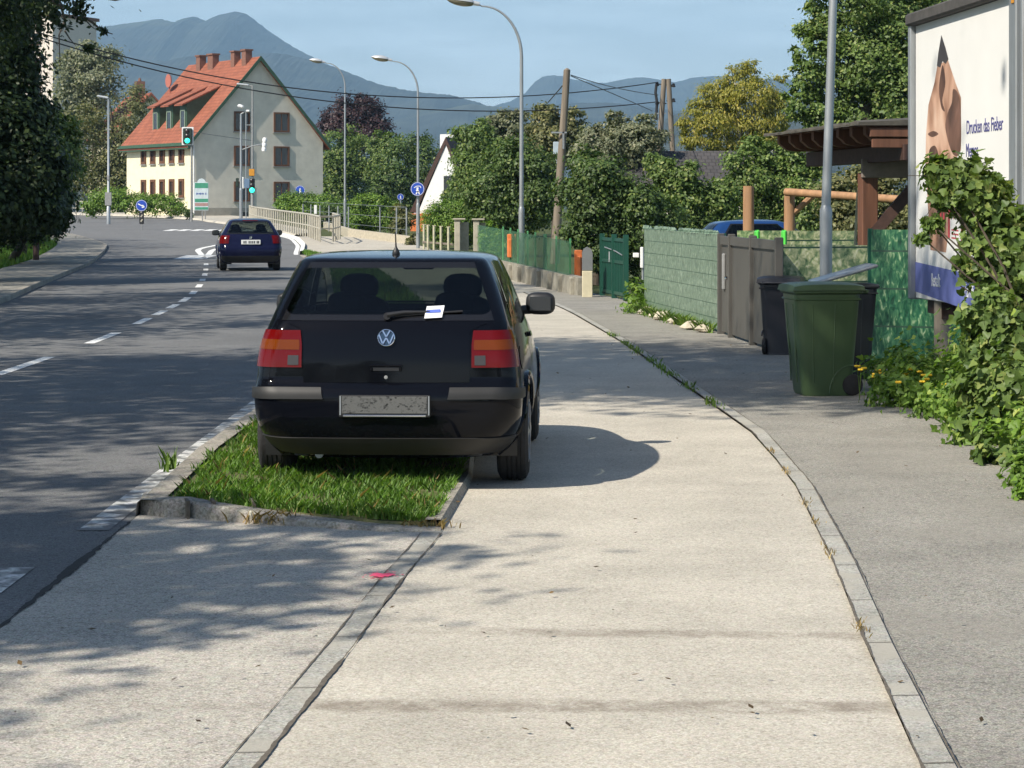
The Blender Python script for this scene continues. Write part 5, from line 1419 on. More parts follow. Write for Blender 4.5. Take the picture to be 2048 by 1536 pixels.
b = MB(); b.box((W_ / 2, -.02, .42), (W_ + .04, .06, .84)); b.build('plinth', M['plinth'], house)
sl = (ZR - ZE) / (W_ / 2)
b = MB(); ov = .55; e = .35
for s_ in (0, 1):
    xe = -ov if s_ == 0 else W_ + ov; ze = ZE - ov * sl * .55
    P0 = [(xe, -e, ze), (W_ / 2, -e, ZR), (W_ / 2, L_ + e, ZR), (xe, L_ + e, ze)]
    P1 = [(x, y, z - .22) for x, y, z in P0]
    fs = [(0, 1, 2, 3), (7, 6, 5, 4), (0, 4, 5, 1), (2, 6, 7, 3), (3, 7, 4, 0)]
    if s_ == 0: fs = [f[::-1] for f in fs]
    b.add(P0 + P1, fs)
rf = b.build('roof', M['tiles_red'], house); roof_uv(rf)
b = MB()
for s_ in (0, 1):
    xe = -ov if s_ == 0 else W_ + ov; ze = ZE - ov * sl * .55
    P = [(xe, -e - .04, ze + .04), (W_ / 2, -e - .04, ZR + .05), (W_ / 2, -e - .04, ZR - .32), (xe, -e - .04, ze - .30)]
    Q = [(x, y + .05 - .012, z) for x, y, z in P]
    b.add(P + Q, [(0, 1, 2, 3), (7, 6, 5, 4), (0, 4, 5, 1), (1, 5, 6, 2), (2, 6, 7, 3), (3, 7, 4, 0)])
b.box((-.36, L_ / 2, ZE - .42), (.34, L_ + .5, .50)); b.box((-.60, L_ / 2, ZE - .36), (.12, L_ + .7, .12))
b.build('eaves', M['trim_green'], rf)
for k, (yy, ww) in enumerate(((1.5, .9), (3.5, .8), (7.6, 1.2), (9.9, .9))):
    b = MB(); b.box((W_ / 2 - .30, yy, ZR - .15), (.55, ww * .8, 1.4)); b.box((W_ / 2 - .30, yy, ZR + .58), (.72, ww * .8 + .16, .12)); b.build('chimney', M['chimney'], rf)
for k, yy in enumerate((3.3, 5.9, 8.5)):           # shed dormers
    x0 = .75; z0 = ZE + x0 * sl - .1; zt_ = z0 + 2.1; x1 = 3.7; z1 = ZE + x1 * sl + .05
    for_ = MB()
    y0_, y1_ = yy - .62, yy + .62
    for_.add([(x0, y0_, z0), (x0, y1_, z0), (x0, y1_, zt_), (x0, y0_, zt_), (x1, y0_, z1), (x1, y1_, z1)], [(1, 0, 3, 2), (0, 4, 3), (1, 2, 5)])
    dm = for_.build('dormer', M['trim_green'], rf)
    b = MB(); P0 = [(x0 - .45, yy - .74, zt_ - .02), (x1 + .1, yy - .74, z1 + .10), (x1 + .1, yy + .74, z1 + .10), (x0 - .45, yy + .74, zt_ - .02)]; P1 = [(x, y, z - .12) for x, y, z in P0]
    b.add(P0 + P1, [f[::-1] for f in [(0, 1, 2, 3), (7, 6, 5, 4), (0, 4, 5, 1), (1, 5, 6, 2), (2, 6, 7, 3), (3, 7, 4, 0)]]); r2 = b.build('dormer', M['tiles_red'], rf); roof_uv(r2)
    b = MB(); b.box((x0 - .03, yy, z0 + .95), (.05, .72, 1.25)); b.build('dormer_window', M['pane'], rf)
    b = MB(); b.box((x0 - .06, yy - .40, z0 + .95), (.05, .10, 1.4)); b.box((x0 - .06, yy + .40, z0 + .95), (.05, .10, 1.4)); b.box((x0 - .06, yy, z0 + 1.62), (.05, .90, .10)); b.build('dormer_frame', plain('pale green frame', (.25, .33, .24), .6), rf)
b = MB(); b.lathe([(.55, 0), (.5, .10), (.3, .17), (0, .2)], 20, (3.3, L_ - .7, ZE + 3.3 * sl + 1.3), 'x'); b.tube([(3.35, L_ - .7, ZE + 3.3 * sl + 1.3), (3.5, L_ - .7, ZE + 3.3 * sl)], .05, 6); b.build('satellite_dish', plain('dish red', (.42, .14, .10), .6), rf)
for yy in (1.95, 3.75, 5.55, 7.35, 9.15):
    for zz in (5.02, 2.35): window(house, (0, yy, zz), .95, 1.45, 'x', .20)
for xx in (4.15, 7.55):
    for zz in (7.5, 4.85, 2.1): window(house, (xx, 0, zz), 1.35, 1.55, 'y', .13)
for xx in (4.4, 9.0, 9.6):
    b = MB(); b.box((xx, -.06, .32), (.42, .04, .42)); b.build('cellar_vent', M['black'], house)
b = MB(); b.tube([(.06, -.10, 0), (.06, -.10, ZE - .4)], .06, 8); b.build('downpipe', M['white'], house)
# steep white house behind the gardens
D = 128; p = A(868, 470, D)
th = thing('gabled_house', 'steep white gabled house with brown eaves and orange boards behind the hedge', 'house', (p.x, D, gz(D)), R(-14))
zz = lambda py: H - (py - CY) / F * D - gz(D)
xx = lambda px: (px - CX) / F * D - p.x
b = MB()
prof = [(xx(826), 0), (xx(960), 0), (xx(960), zz(440)), (xx(893), zz(286)), (xx(838), zz(418)), (xx(826), zz(418))]
b.prism(prof, lambda u, v, k: (u, 9 * k, v)); b.build('wall', M['white'], th)
b = MB(); apex = (xx(893), zz(283))
for ex, ey in ((818, 424), (968, 452)):
    a = (xx(ex), zz(ey)); dx = .35 if ex < 893 else -.35
    b.prism([a, (a[0] + dx, a[1]), (apex[0], apex[1] - .15), (apex[0], apex[1] + .25)], lambda u, v, k: (u, -.06 + 9.4 * k, v))
b.build('roof', M['wood_dark'], th)
b = MB(); b.box((xx(876), -.30, zz(447)), (2.9, .25, 1.1)); b.build('balcony', M['orange'], th)
b = MB(); b.box((xx(872), 3.0, zz(300)), (1.0, .8, 1.9)); b.build('chimney', M['white'], th)
for px in (905,):
    b = MB(); b.box((xx(px), -.03, zz(372)), (.9, .06, 1.1)); b.build('window', M['pane'], th)
# dark roofed house
D = 96; p = A(1345, 400, D)
th = thing('garden_house', 'long low house with a dark tiled roof hidden among the garden trees', 'house', (p.x, D, gz(D)))
x0, x1 = (1170 - CX) / F * D - p.x, (1640 - CX) / F * D - p.x; z1 = H - (298 - CY) / F * D - gz(D); z0 = H - (372 - CY) / F * D - gz(D)
b = MB(); b.box(((x0 + x1) / 2, 3.2, z0 / 2), (x1 - x0 - .8, 5.4, z0)); b.build('wall', M['plaster_grey'], th)
b = MB(); P0 = [(x0, 0, z0), (x1, 0, z0), (x1, 3.2, z1), (x0, 3.2, z1)]; P2 = [(x0, 6.4, z0), (x1, 6.4, z0)]
b.add(P0 + P2, [(0, 1, 2, 3), (3, 2, 5, 4), (0, 3, 4), (1, 5, 2), (0, 4, 5, 1)]); o = b.build('roof', M['tiles_dark'], th); roof_uv(o)
b = MB(); b.lathe([(.08, 0), (.08, .25), (.14, .27), (0, .36)], 10, ((1393 - CX) / F * D - p.x, 1.6, (z0 + z1) / 2 - .05)); b.build('vent_cap', M['galv_dull'], o)
for px in (1230, 1300):
    b = MB(); b.box(((px - CX) / F * D - p.x, .47, z0 - 1.2), (1.1, .05, 1.2)); b.build('window', M['pane'], th)
# house with a red roof behind the far left trees
D = 232; p = A(222, 440, D); th = thing('red_roof_house', 'distant house with a faded red roof and brick chimney behind the trees', 'house', (p.x, D, 1.25), R(22))
k_ = D / F
b = MB(); b.add([(0, 0, 0), (8, 0, 0), (8, 0, 7.6), (4, 0, 11.9), (0, 0, 7.6), (0, 11, 0), (8, 11, 0), (8, 11, 7.6), (4, 11, 11.9), (0, 11, 7.6)], [(0, 1, 2, 3, 4), (5, 0, 4, 9), (1, 6, 7, 2), (6, 5, 9, 8, 7)]); b.build('wall', M['plaster_cream'], th)
b = MB(); b.add([(-.5, -.4, 7.2), (4, -.4, 12.1), (4, 11.4, 12.1), (-.5, 11.4, 7.2), (8.5, -.4, 7.2), (8.5, 11.4, 7.2), (4, -.4, 11.85), (-.5, -.4, 6.95), (8.5, -.4, 6.95)], [(3, 2, 1, 0), (1, 2, 5, 4), (0, 1, 6, 7), (1, 4, 8, 6)]); o = b.build('roof', M['tiles_red'], th); roof_uv(o)
b = MB(); b.box((3.4, 2.2, 12.4), (.9, .9, 1.8)); b.lathe([(.2, 0), (.12, .3), (0, .4)], 8, (3.4, 2.2, 13.3)); b.build('chimney', M['chimney'], o)
for zz_ in (2.5, 5.3): window(th, (4, 0, zz_), 1.2, 1.4, 'y')
# tall pale block seen through the leaves
D = 290; p = A(95, 430, D); th = thing('tower_block', 'tall pale apartment block showing through the leaves of the dark tree', 'apartment block', (p.x, D, 1.25), R(-22))
hz2 = H - (32 - CY) / F * D - 1.25
M['block'] = plain('pale pink render', (0.70, 0.62, 0.54), .9, 0, .06, .4)
b = MB(); b.box((-3.2, 5, hz2 / 2), (8, 10, hz2)); b.build('wall', M['block'], th)
b = MB(); b.box((-3.2, 5, hz2 + .2), (8.6, 10.6, .4)); b.build('roof', M['chimney'], th)
for k in range(7):
    for xx_ in (-5.2, -1.6): window(th, (xx_, 0, 3 + k * 3.1), 1.3, 1.5, 'y')

# ------------------------------------------------------------------ carport
cp = thing('carport', 'brown timber carport with a tarred roof, carved rafters and a braced post', 'carport', (4.28, 28.0, 0), R(8.5))
b = MB(); b.bbox((.47, 1.5, 1.10), (.21, .21, 2.20), .012); b.build('post', M['wood_brown'], cp)
b = MB(); b.tube([(.52, 1.45, 1.42), (1.15, 1.45, 2.12)], .10, 4); b.build('brace', M['wood_dark'], cp)
b = MB(); b.bbox((1.5, 1.38, 2.25), (2.3, .06, .24), .008); b.build('beam', plain('grey board', (.20, .165, .14), .8, 0, .2, 8), cp)
b = MB(); b.bbox((.50, 2.05, 2.42), (.16, 4.3, .20), .008); b.bbox((2.4, 2.05, 2.42), (.16, 4.3, .20), .008); b.build('purlin', M['wood_dark'], cp)
for k in range(8):
    yy = .06 + k * .57
    b = MB()
    b.prism([(.0, 2.74), (.0, 2.64), (.05, 2.60), (.09, 2.56), (.15, 2.54), (.24, 2.53), (3.0, 2.53), (3.0, 2.74)], lambda u, v, q_: (u, yy + .11 * q_, v)); b.build('rafter', M['wood_brown'], cp)
b = MB()
for k in range(12): b.box((1.5, .12 + k * .36 + .12, 2.748), (3.0, .345, .012))
b.build('ceiling_boards', M['wood_brown'], cp)
b = MB(); b.bbox((1.55, -.035, 2.66), (3.06, .05, .11), .006); b.bbox((1.55, -.02, 2.53), (3.0, .05, .11), .006); b.build('fascia', M['wood_brown'], cp)
M['tar_roof'] = plain('mossy roofing felt', (0.075, 0.068, 0.055), .95, 0, .4, 6, .5)
b = MB(); rows = []; rr_ = random.Random(8)
for k in range(19):
    yy = -.09 + k * .25; w_ = rr_.uniform(-.02, .02)
    rows.append([(-.13 + w_, yy, 2.745 + w_ * .3), (-.12 + w_, yy, 2.79 + w_), (.6, yy, 2.83 + w_), (1.6, yy, 2.86 + w_), (3.1, yy, 2.84 + w_), (3.15, yy, 2.76)])
b.grid(rows); b.add(rows[0], [tuple(range(5, -1, -1))]); b.grid([[(r_[0][0], r_[0][1], 2.757), (r_[5][0], r_[5][1], 2.757)] for r_ in rows]); b.build('roof', M['tar_roof'], cp)
# log pergola
pg = thing('log_pergola', 'pergola of round peeled logs with a long cross log, behind the carport', 'pergola', (4.3, 36, 0))
for px, py in ((1497, 372), (1579, 378)):
    p = A(px, py, 37.5); b = MB(); b.tube([(p.x, 37.5, 0), (p.x, 37.5, p.z)], [.095, .088], 12); b.build('post', M['log'], pg, world=True, smooth=True)
b = MB(); b.tube([A(1572, 384, 37.35), A(1830, 401, 35.5)], .065, 10); b.build('cross_log', M['log'], pg, world=True, smooth=True)
b = MB(); b.tube([A(1585, 428, 37.5), A(1625, 392, 37.4)], .05, 8); b.build('brace', M['log'], pg, world=True, smooth=True)
# little things behind the gate
M['lime'] = plain('lime green plastic', (0.10, 0.62, 0.08), .4, 0, .08, 5)
t = thing('slide', 'bright lime green plastic play slide between two log posts', 'slide', A(1545, 500, 33.2))
b = MB(); q0 = A(1540, 492, 33.2)
b.bbox(q0 + Vector((.0, .1, -.06)), (.50, .3, .22), .03)
for px in (1514, 1568): q1 = A(px, 478, 33.2); b.bbox(q1, (.06, .28, .26), .025)
b.build('handrail', M['lime'], t, world=True)
b = MB(); b.tube([q0 + Vector((0, .3, -.1)), q0 + Vector((0, 1.2, -.6)), q0 + Vector((0, 2.0, -1.1))], .22, 8); b.build('chute', M['lime'], t, world=True)
p = A(1706, 395, 33); b = MB(); b.tube([(.0, 0, 0), (.06, 0, 1.0), (.11, 0, 2.0)], .018, 6); o = b.build('garden_stake', M['picket']); o.location = (A(1700, 560, 33).x, 33, 0); tag(o, 'thin pale stake leaning beside the carport post', 'stake')
p = A(1388, 468, 36); b = MB(); b.lathe([(0, -.05), (.045, -.03), (.055, 0), (.04, .04), (0, .05)], 10); o = b.build('flower', plain('red bloom', (.5, .05, .04), .7, 0, .2, 30)); o.location = A(1388, 468, 35.5) + Vector((0, 0, 0)); b = MB(); b.tube([(0, 0, -.04), (0, 0, -1.33)], .006, 5); b.build('stem', M['fence_green'], o); tag(o, 'single red flower peeping over the privacy fence', 'flower')
p = A(1537, 312, 62.5); b = MB(); b.bbox((0, 0, 0), (.26, .05, .45), .02); b.bbox((.02, 0, .26), (.10, .05, .1), .02); o = b.build('bird_house', M['white']); o.location = p; b = MB(); b.tube([(0, .05, -.2), (0, .05, -p.z)], .03, 6); b.build('post', M['wood_grey'], o); tag(o, 'white bird house on a post among the garden shrubs', 'bird house')
for (px, py, D, w_, h_, lab) in ((1113, 296, 86, .24, .46, 'pale blue box fixed among leaves beside the leaning pole'),):
    p = A(px, py, D); b = MB(); b.bbox((0, 0, 0), (w_, .1, h_), .02); o = b.build('switch_box', plain('pale blue sheet', (.42, .50, .55), .5)); o.location = p
    b = MB(); b.tube([(0, .06, 0), (0, .06, -p.z)], .04, 6); b.build('post', M['galv'], o); tag(o, lab, 'box')

# ------------------------------------------------------------------ billboard
BA, BB = Vector((4.20, 24.3)), Vector((4.475, 20.5))
bd = (BB - BA); BL = bd.length
bl = thing('billboard', 'white roadside billboard with a big pencil motif and blue band on a round post', 'billboard', (BA.x, BA.y, 0), math.atan2(bd.y, bd.x))
z0, z1 = .80, 3.74; fr = .10
M['poster'] = plain('poster paper', (0.80, 0.79, 0.75), .55, 0, .03, 2); M['poster_blue'] = plain('poster blue', (0.15, 0.18, 0.46), .5, 0, .06, 2)
M['skin'] = camo('printed skin', [(.16, .075, .04), (.40, .22, .14), (.62, .38, .26), (.74, .52, .38)], 2.0, 1.1, .55, sheen=.55); M['skin_dark'] = camo('printed shade', [(.06, .03, .02), (.13, .065, .04), (.25, .13, .09)], 2.4, 1.1, .6, sheen=.55)
M['lead'] = plain('pencil lead print', (0.05, 0.042, 0.04), .5, 0, .2, 5); M['ink'] = plain('blue print', (0.07, 0.07, 0.22), .5, 0, .05, 4); M['red_ink'] = plain('red print', (.50, .06, .07), .5, 0, .1, 4)
b = MB(); b.box((BL / 2, .06, (z0 + z1) / 2), (BL - .02, .10, z1 - z0 - .02)); b.build('backing', M['galv_dull'], bl)
b = MB(); b.quad((fr, -.004, z0 + .02), (BL - fr, -.004, z0 + .02), (BL - fr, -.004, z1 - fr), (fr, -.004, z1 - fr)); ps = b.build('poster', M['poster'], bl)
for nm, c, d in (('frame_side', (fr / 2 - .02, 0, (z0 + z1) / 2), (fr, .12, z1 - z0)), ('frame_side', (BL - fr / 2 + .06, 0, (z0 + z1) / 2), (fr + .12, .14, z1 - z0 + .1))):
    b = MB(); b.bbox(c, d, .012); b.build(nm, M['galv'], bl)
b = MB(); b.bbox((BL / 2, -.01, z1 - .03), (BL + .04, .16, .13), .02); b.build('frame_top', plain('dark frame', (.07, .065, .06), .8, 0, .3, 8), bl)
def BU(px):     # photo x -> distance along the board
    k = (px - CX) / F
    return (k * BA.y - BA.x) / ((bd.x - k * bd.y) / BL)
def BV(px, py):
    u = BU(px); D = BA.y + bd.y / BL * u; return u, H - (py - CY) / F * D
def art(name, pts, m, d):
    b = MB(); P = [BV(*p_) for p_ in pts]; b.quad(*[(u, -d, v) for u, v in P]); return b.build(name, M[m], ps)
def artc(name, pts, m, d):
    """smooth closed outline"""
    P = [Vector(BV(*p_)) for p_ in pts]; out = []; n = len(P)
    for i in range(n):
        p0, p1, p2, p3 = P[i - 1], P[i], P[(i + 1) % n], P[(i + 2) % n]
        for k in range(5):
            t_ = k / 5; out.append(.5 * ((2 * p1) + (p2 - p0) * t_ + (2 * p0 - 5 * p1 + 4 * p2 - p3) * t_ ** 2 + (3 * p1 - p0 - 3 * p2 + p3) * t_ ** 3))
    b = MB(); b.quad(*[(q_.x, -d, q_.y) for q_ in out]); return b.build(name, M[m], ps)
art('blue_band', [(1829, 523), (2034, 570), (2034, 655), (1829, 582)], 'poster_blue', .0050)
art('figure', [(1862, 500), (1852, 330), (1853, 270), (1858, 210), (1870, 165), (1876, 130), (1897, 120), (1912, 165), (1923, 195), (1923, 300), (1900, 340), (1897, 470), (1893, 505)], 'skin', .0060)
art('pencil_tip', [(1875, 132), (1878, 105), (1884, 70), (1892, 95), (1898, 118), (1893, 128), (1886, 122), (1882, 135)], 'lead', .0068)
artc('figure_shade', [(1908, 178), (1921, 200), (1923, 290), (1915, 312), (1903, 300), (1892, 255), (1897, 225), (1905, 205)], 'skin_dark', .0064)
artc('figure_shade', [(1887, 130), (1892, 165), (1886, 200), (1891, 222), (1884, 215), (1879, 180), (1882, 150)], 'skin_dark', .0065)
artc('figure_shade', [(1857, 268), (1868, 262), (1878, 268), (1866, 274)], 'skin_dark', .0065)
artc('figure_shade', [(1860, 300), (1872, 292), (1879, 318), (1872, 338), (1861, 330)], 'skin_dark', .0066)
artc('figure_light', [(1866, 200), (1874, 196), (1880, 225), (1878, 252), (1866, 250), (1862, 225)], 'skin', .0070)
artc('figure_hand', [(1858, 352), (1866, 346), (1872, 366), (1868, 388), (1858, 380)], 'skin', .0070)
for k in range(5):
    artc('figure_fold', [(1880 + 3 * k, 318 + 5 * k), (1883 + 3 * k, 340 + 4 * k), (1882 + 3 * k, 400 + 8 * k), (1879 + 3 * k, 470), (1878 + 3 * k, 400)], 'red_ink' if k % 2 else 'skin_dark', .0072)
art('red_strip', [(1897, 410), (1901, 410), (1901, 476), (1897, 476)], 'red_ink', .0060)
art('red_strip', [(1923, 395), (1926, 396), (1926, 484), (1923, 482)], 'red_ink', .0060)
for k in range(3): art('caption', [(1904, 458 + k * 8), (1918, 460 + k * 8), (1918, 463 + k * 8), (1904, 461 + k * 8)], 'red_ink', .0060)
art('leaf_motif', [(1905, 412), (1908, 440), (1911, 424), (1914, 440), (1916, 408), (1911, 420)], 'red_ink', .0060)
u, v = BV(1934, 268); u2, v2 = BV(2010, 262)
text('headline', 'Drucken das Fieber', .185, M['ink'], ps, (u, -.006, v), (R(90), 0, 0), (u2 - u) / 1.52)
u, v = BV(1933, 314); text('headline', 'Memos', .185, M['ink'], ps, (u, -.006, v), (R(90), 0, 0), .78)
u, v = BV(1985, 372); text('small_print', 'www', .07, M['ink'], ps, (u, -.006, v), (R(90), 0, 0), .9)
u, v = BV(1864, 572); text('band_lettering', 'Bestellt', .19, M['sign_white'], ps, (u, -.008, v), (R(90), 0, 0), .62)
u, v = BV(1931, 594); text('band_lettering', 'Familie', .19, M['sign_white'], ps, (u, -.008, v), (R(90), 0, 0), .72)
b = MB(); b.bbox((BL - fr + .14, -.075, z1 - .12), (.07, .01, .14), .003); b.build('sticker', M['amber_sign'], bl)
b = MB(); b.tube([(.78, .10, 0), (.78, .10, 1.1)], .085, 16); b.build('post', plain('weathered post', (.32, .27, .21), .8, 0, .3, 6, .3, streak=(1, 1, .3)), bl, smooth=True)
b = MB(); b.box((1.15, .12, .72), (.7, .10, .18)); b.box((BL / 2, .12, .74), (BL - .6, .10, .14)); b.build('bracket', M['wood_dark'], bl)
b = MB(); b.tube([(BL - .9, .10, 0), (BL - .9, .10, 1.0)], .095, 16); b.build('post', M['galv_dull'], bl, smooth=True)
# neighbouring billboard
q0 = BB + bd.normalized() * .32
bl2 = thing('billboard', 'second billboard with a gold and brown poster next to the pencil poster', 'billboard', (q0.x, q0.y, 0), math.atan2(bd.y, bd.x))
b = MB(); b.box((1.9, .06, 2.27), (3.8, .12, 2.92)); b.build('backing', M['galv_dull'], bl2)
b = MB(); b.quad((.06, -.004, .85), (3.7, -.004, .85), (3.7, -.004, 3.66), (.06, -.004, 3.66)); p2 = b.build('poster', M['poster'], bl2)
b = MB(); b.quad((.10, -.007, 2.05), (3.6, -.007, 2.05), (3.6, -.007, 3.3), (.10, -.007, 3.3)); b.build('picture', camo('gold print', [(.10, .07, .02), (.28, .18, .04), (.55, .38, .10), (.65, .55, .35)], 1.5, 2, .8), p2)
b = MB(); b.bbox((.0, 0, 2.27), (.06, .16, 3.0), .01); b.build('frame_side', M['galv'], bl2)
b = MB(); b.tube([(1.2, .10, 0), (1.2, .10, .9)], .095, 14); b.build('post', M['galv_dull'], bl2)
# ------------------------------------------------------------------ vegetation
M['leaf_dark'] = foliage('dark leaves', (0.042, 0.075, 0.023), (0.104, 0.166, 0.041), (0.209, 0.245, 0.075))
M['leaf_bank_shaded'] = foliage('shaded bank leaves', (0.014, 0.028, 0.009), (0.036, 0.062, 0.017), (0.09, 0.12, 0.035), .2)  # darkened leaves: shade from nearer trees is put into the colour
M['leaf_mid'] = foliage('mid green leaves', (0.063, 0.111, 0.028), (0.159, 0.229, 0.054), (0.298, 0.321, 0.100))
M['leaf_olive'] = foliage('olive leaves', (0.091, 0.104, 0.041), (0.195, 0.196, 0.078), (0.328, 0.280, 0.129))
M['leaf_grey'] = foliage('grey green leaves', (0.125, 0.144, 0.083), (0.233, 0.241, 0.143), (0.333, 0.317, 0.194))
M['leaf_yellow'] = foliage('yellow green leaves', (0.172, 0.181, 0.029), (0.343, 0.311, 0.057), (0.515, 0.401, 0.102), .35)
M['leaf_copper'] = foliage('copper beech leaves', (0.026, 0.013, 0.016), (0.058, 0.029, 0.031), (0.091, 0.046, 0.039), .15)
M['leaf_hedge'] = foliage('hedge leaves', (0.079, 0.148, 0.022), (0.170, 0.281, 0.040), (0.279, 0.362, 0.071))
M['leaf_weed'] = foliage('weed leaves', (0.083, 0.159, 0.026), (0.192, 0.302, 0.053), (0.333, 0.407, 0.090), .3)
M['leaf_lime'] = foliage('pale lime leaves', (0.208, 0.312, 0.052), (0.364, 0.468, 0.091), (0.468, 0.494, 0.130), .35)
M['blade'] = foliage('grass blades', (0.075, 0.155, 0.022), (0.15, 0.28, 0.045), (0.27, 0.31, 0.09), .3)
M['straw'] = foliage('dry straw', (0.28, 0.19, 0.08), (0.42, 0.30, 0.13), (0.5, 0.4, 0.2), .2)
def unit(v): return v / np.maximum(np.linalg.norm(v, axis=1, keepdims=True), 1e-9)
def leaf_mesh(name, P, Nn, size, mat, parent, rng, kind='rhomb', asp=.55, jit=.35, up=None):
    n = len(P)
    t = rng.normal(size=(n, 3)) if up is None else rng.normal(size=(n, 3)) * .5 + np.array(up)
    t = unit(t - Nn * np.sum(t * Nn, 1, keepdims=True)); s_ = np.cross(Nn, t)
    L_ = size * (1 + jit * rng.uniform(-1, 1, (n, 1))); w = L_ * asp
    if kind == 'rhomb':
        V = np.stack([P, P + t * L_ * .5 + s_ * w * .5, P + t * L_, P + t * L_ * .45 - s_ * w * .5], 1); k = 4
        Fc = np.arange(n * 4).reshape(n, 4)
    elif kind == 'lobed':       # broad pointed leaf folded along its midrib, two lobes a side
        f = Nn * L_ * .10
        V = np.stack([P, P + t * L_ * .10 + s_ * w * .42 + f, P + t * L_ * .34 + s_ * w * .62 + f * 1.3, P + t * L_ * .52 + s_ * w * .30 + f * .6,
                      P + t * L_ * .74 + s_ * w * .26 + f * .4, P + t * L_ - f * .8,
                      P + t * L_ * .74 - s_ * w * .26 + f * .4, P + t * L_ * .52 - s_ * w * .30 + f * .6, P + t * L_ * .34 - s_ * w * .62 + f * 1.3, P + t * L_ * .10 - s_ * w * .42 + f], 1)
        m = np.arange(n)[:, None] * 10
        Fc = np.concatenate([m + np.array([[0, 1, 2, 3]]), m + np.array([[0, 3, 4, 5]]), m + np.array([[0, 5, 6, 7]]), m + np.array([[0, 7, 8, 9]])], 0)
    return npmesh(name, V.reshape(-1, 3), Fc, mat, parent)
def blob_points(blobs, n, rng, clump=.22, ncl=None, hollow=.5, flat=1.0):
    B = np.array([[b_[0], b_[1], b_[2]] for b_ in blobs], float); Rr = np.array([b_[3] for b_ in blobs], float)
    w = Rr ** 2; w /= w.sum(); ncl = ncl or max(30, n // 60)
    bi = rng.choice(len(B), ncl, p=w); d = unit(rng.normal(size=(ncl, 3)))
    stray = rng.random(ncl) < .13
    rad = Rr[bi] * (hollow + (1.06 - hollow) * rng.uniform(0, 1, ncl) ** .55)
    rad = np.where(stray, Rr[bi] * rng.uniform(1.05, 1.3, ncl), rad)
    C = B[bi] + d * rad[:, None] * np.array([1, 1, flat])
    ci = rng.integers(0, ncl, n); sc = Rr[bi[ci]] * clump
    dd = rng.normal(size=(n, 3)) * np.array([1, 1, .62])
    P = C[ci] + dd * sc[:, None] * np.where(rng.random((n, 1)) < .10, 2.0, 1.0)
    out = unit(d[ci] * .9 + dd * .35 + np.array([0, 0, .55]) + rng.normal(size=(n, 3)) * .55)
    return P, out
def pxb(D, lst, dj=.7):
    """blobs given in photo pixels at a distance; each gets its own depth offset"""
    r = random.Random(int(D * 7 + len(lst))); o = []
    for (px, py, rr_) in lst:
        R_ = rr_ / F * D; dd = r.uniform(-dj, dj) * R_; p = A(px, py, D); o.append((p.x, D + dd, p.z, R_))
    return o
def plant(name, label, cat, base, blobs, n, size, mat, seed, trunk=.16, group=None, clump=.22, kind='rhomb', hollow=.5, asp=.6, bark='bark', limbs=5, crown='crown', ncl=None, flat=1.0, up=None, z0=None, jit=.35, zmin=None):
    if base[1] > 45 and kind == 'rhomb': n = int(n * 1.5); size *= .78
    r = np.random.default_rng(seed); zb = gz(base[1]) - .05 if z0 is None else z0
    t = thing(name, label, cat, (base[0], base[1], zb), 0, group)
    P, Nn = blob_points(blobs, n, r, clump, ncl, hollow, flat)
    k = P[:, 2] > (zb + .03 if zmin is None else zmin); P, Nn = P[k], Nn[k]
    leaf_mesh(crown, P, Nn, size, M[mat], t, r, kind, asp, jit, up)
    if trunk:
        B = np.array(blobs); c = B[:, :3].mean(0); b = MB(); o = Vector((base[0], base[1], zb)); top = Vector((c[0], c[1], B[:, 2].max()))
        mid = o.lerp(top, .45) + Vector((r.uniform(-.2, .2), r.uniform(-.2, .2), 0))
        b.tube([o, o.lerp(mid, .06) + Vector((0, 0, .05)), o.lerp(mid, .5), mid, top], [trunk * 1.35, trunk * 1.05, trunk * .9, trunk * .72, trunk * .15], 9)
        idx = np.argsort(-B[:, 3])[:limbs]
        for i in idx:
            e = Vector(B[i][:3]); s_ = o.lerp(mid, r.uniform(.6, 1.0)); m_ = s_.lerp(e, .5) + Vector((0, 0, .08 * (e - s_).length))
            b.tube([s_, m_, e], [trunk * .5, trunk * .32, trunk * .1], 6)
        b.build('trunk', M[bark], t, world=True, smooth=True)
    return t
def bx(px, D): return ((px - CX) / F * D, D)
GT = 'trees in the gardens'
# --- the dark roadside trees, from the photograph's edge backwards
RG = 'dark trees along the roadside bank'
plant('roadside_tree', 'big dark roadside tree whose leaves frame the pale tower block', 'tree', bx(-110, 53), pxb(53, [(-60, 120, 90), (0, 60, 60), (20, 190, 62), (-40, 260, 110), (40, 285, 62), (70, 330, 55), (30, 390, 70), (80, 420, 48), (-60, 400, 120), (100, 385, 30), (-30, 20, 90), (60, 15, 34), (85, 435, 28), (20, 425, 55), (30, 70, 46), (10, 130, 60), (55, 140, 30), (100, 10, 20), (85, 225, 26), (62, 250, 40), (100, 300, 30), (10, 340, 80), (-60, 430, 60)]), 38000, .17, 'leaf_bank_shaded', 1, .22, RG, zmin=1.25)
plant('roadside_tree', 'leafy tree with lighter leaves behind the big dark roadside tree', 'tree', bx(40, 78), pxb(76, [(110, 270, 34), (128, 252, 26), (120, 320, 42), (95, 350, 50), (128, 300, 30), (70, 300, 50), (110, 400, 36), (70, 430, 50), (150, 275, 14)]), 12000, .17, 'leaf_mid', 2, .18, RG)
plant('roadside_tree', 'dark bushy tree low on the bank where the road bends', 'tree', bx(20, 72), pxb(68, [(108, 425, 34), (60, 425, 50), (20, 430, 55), (118, 400, 24), (70, 380, 60), (125, 445, 18)]), 9000, .16, 'leaf_bank_shaded', 3, .14, RG, zmin=1.0)
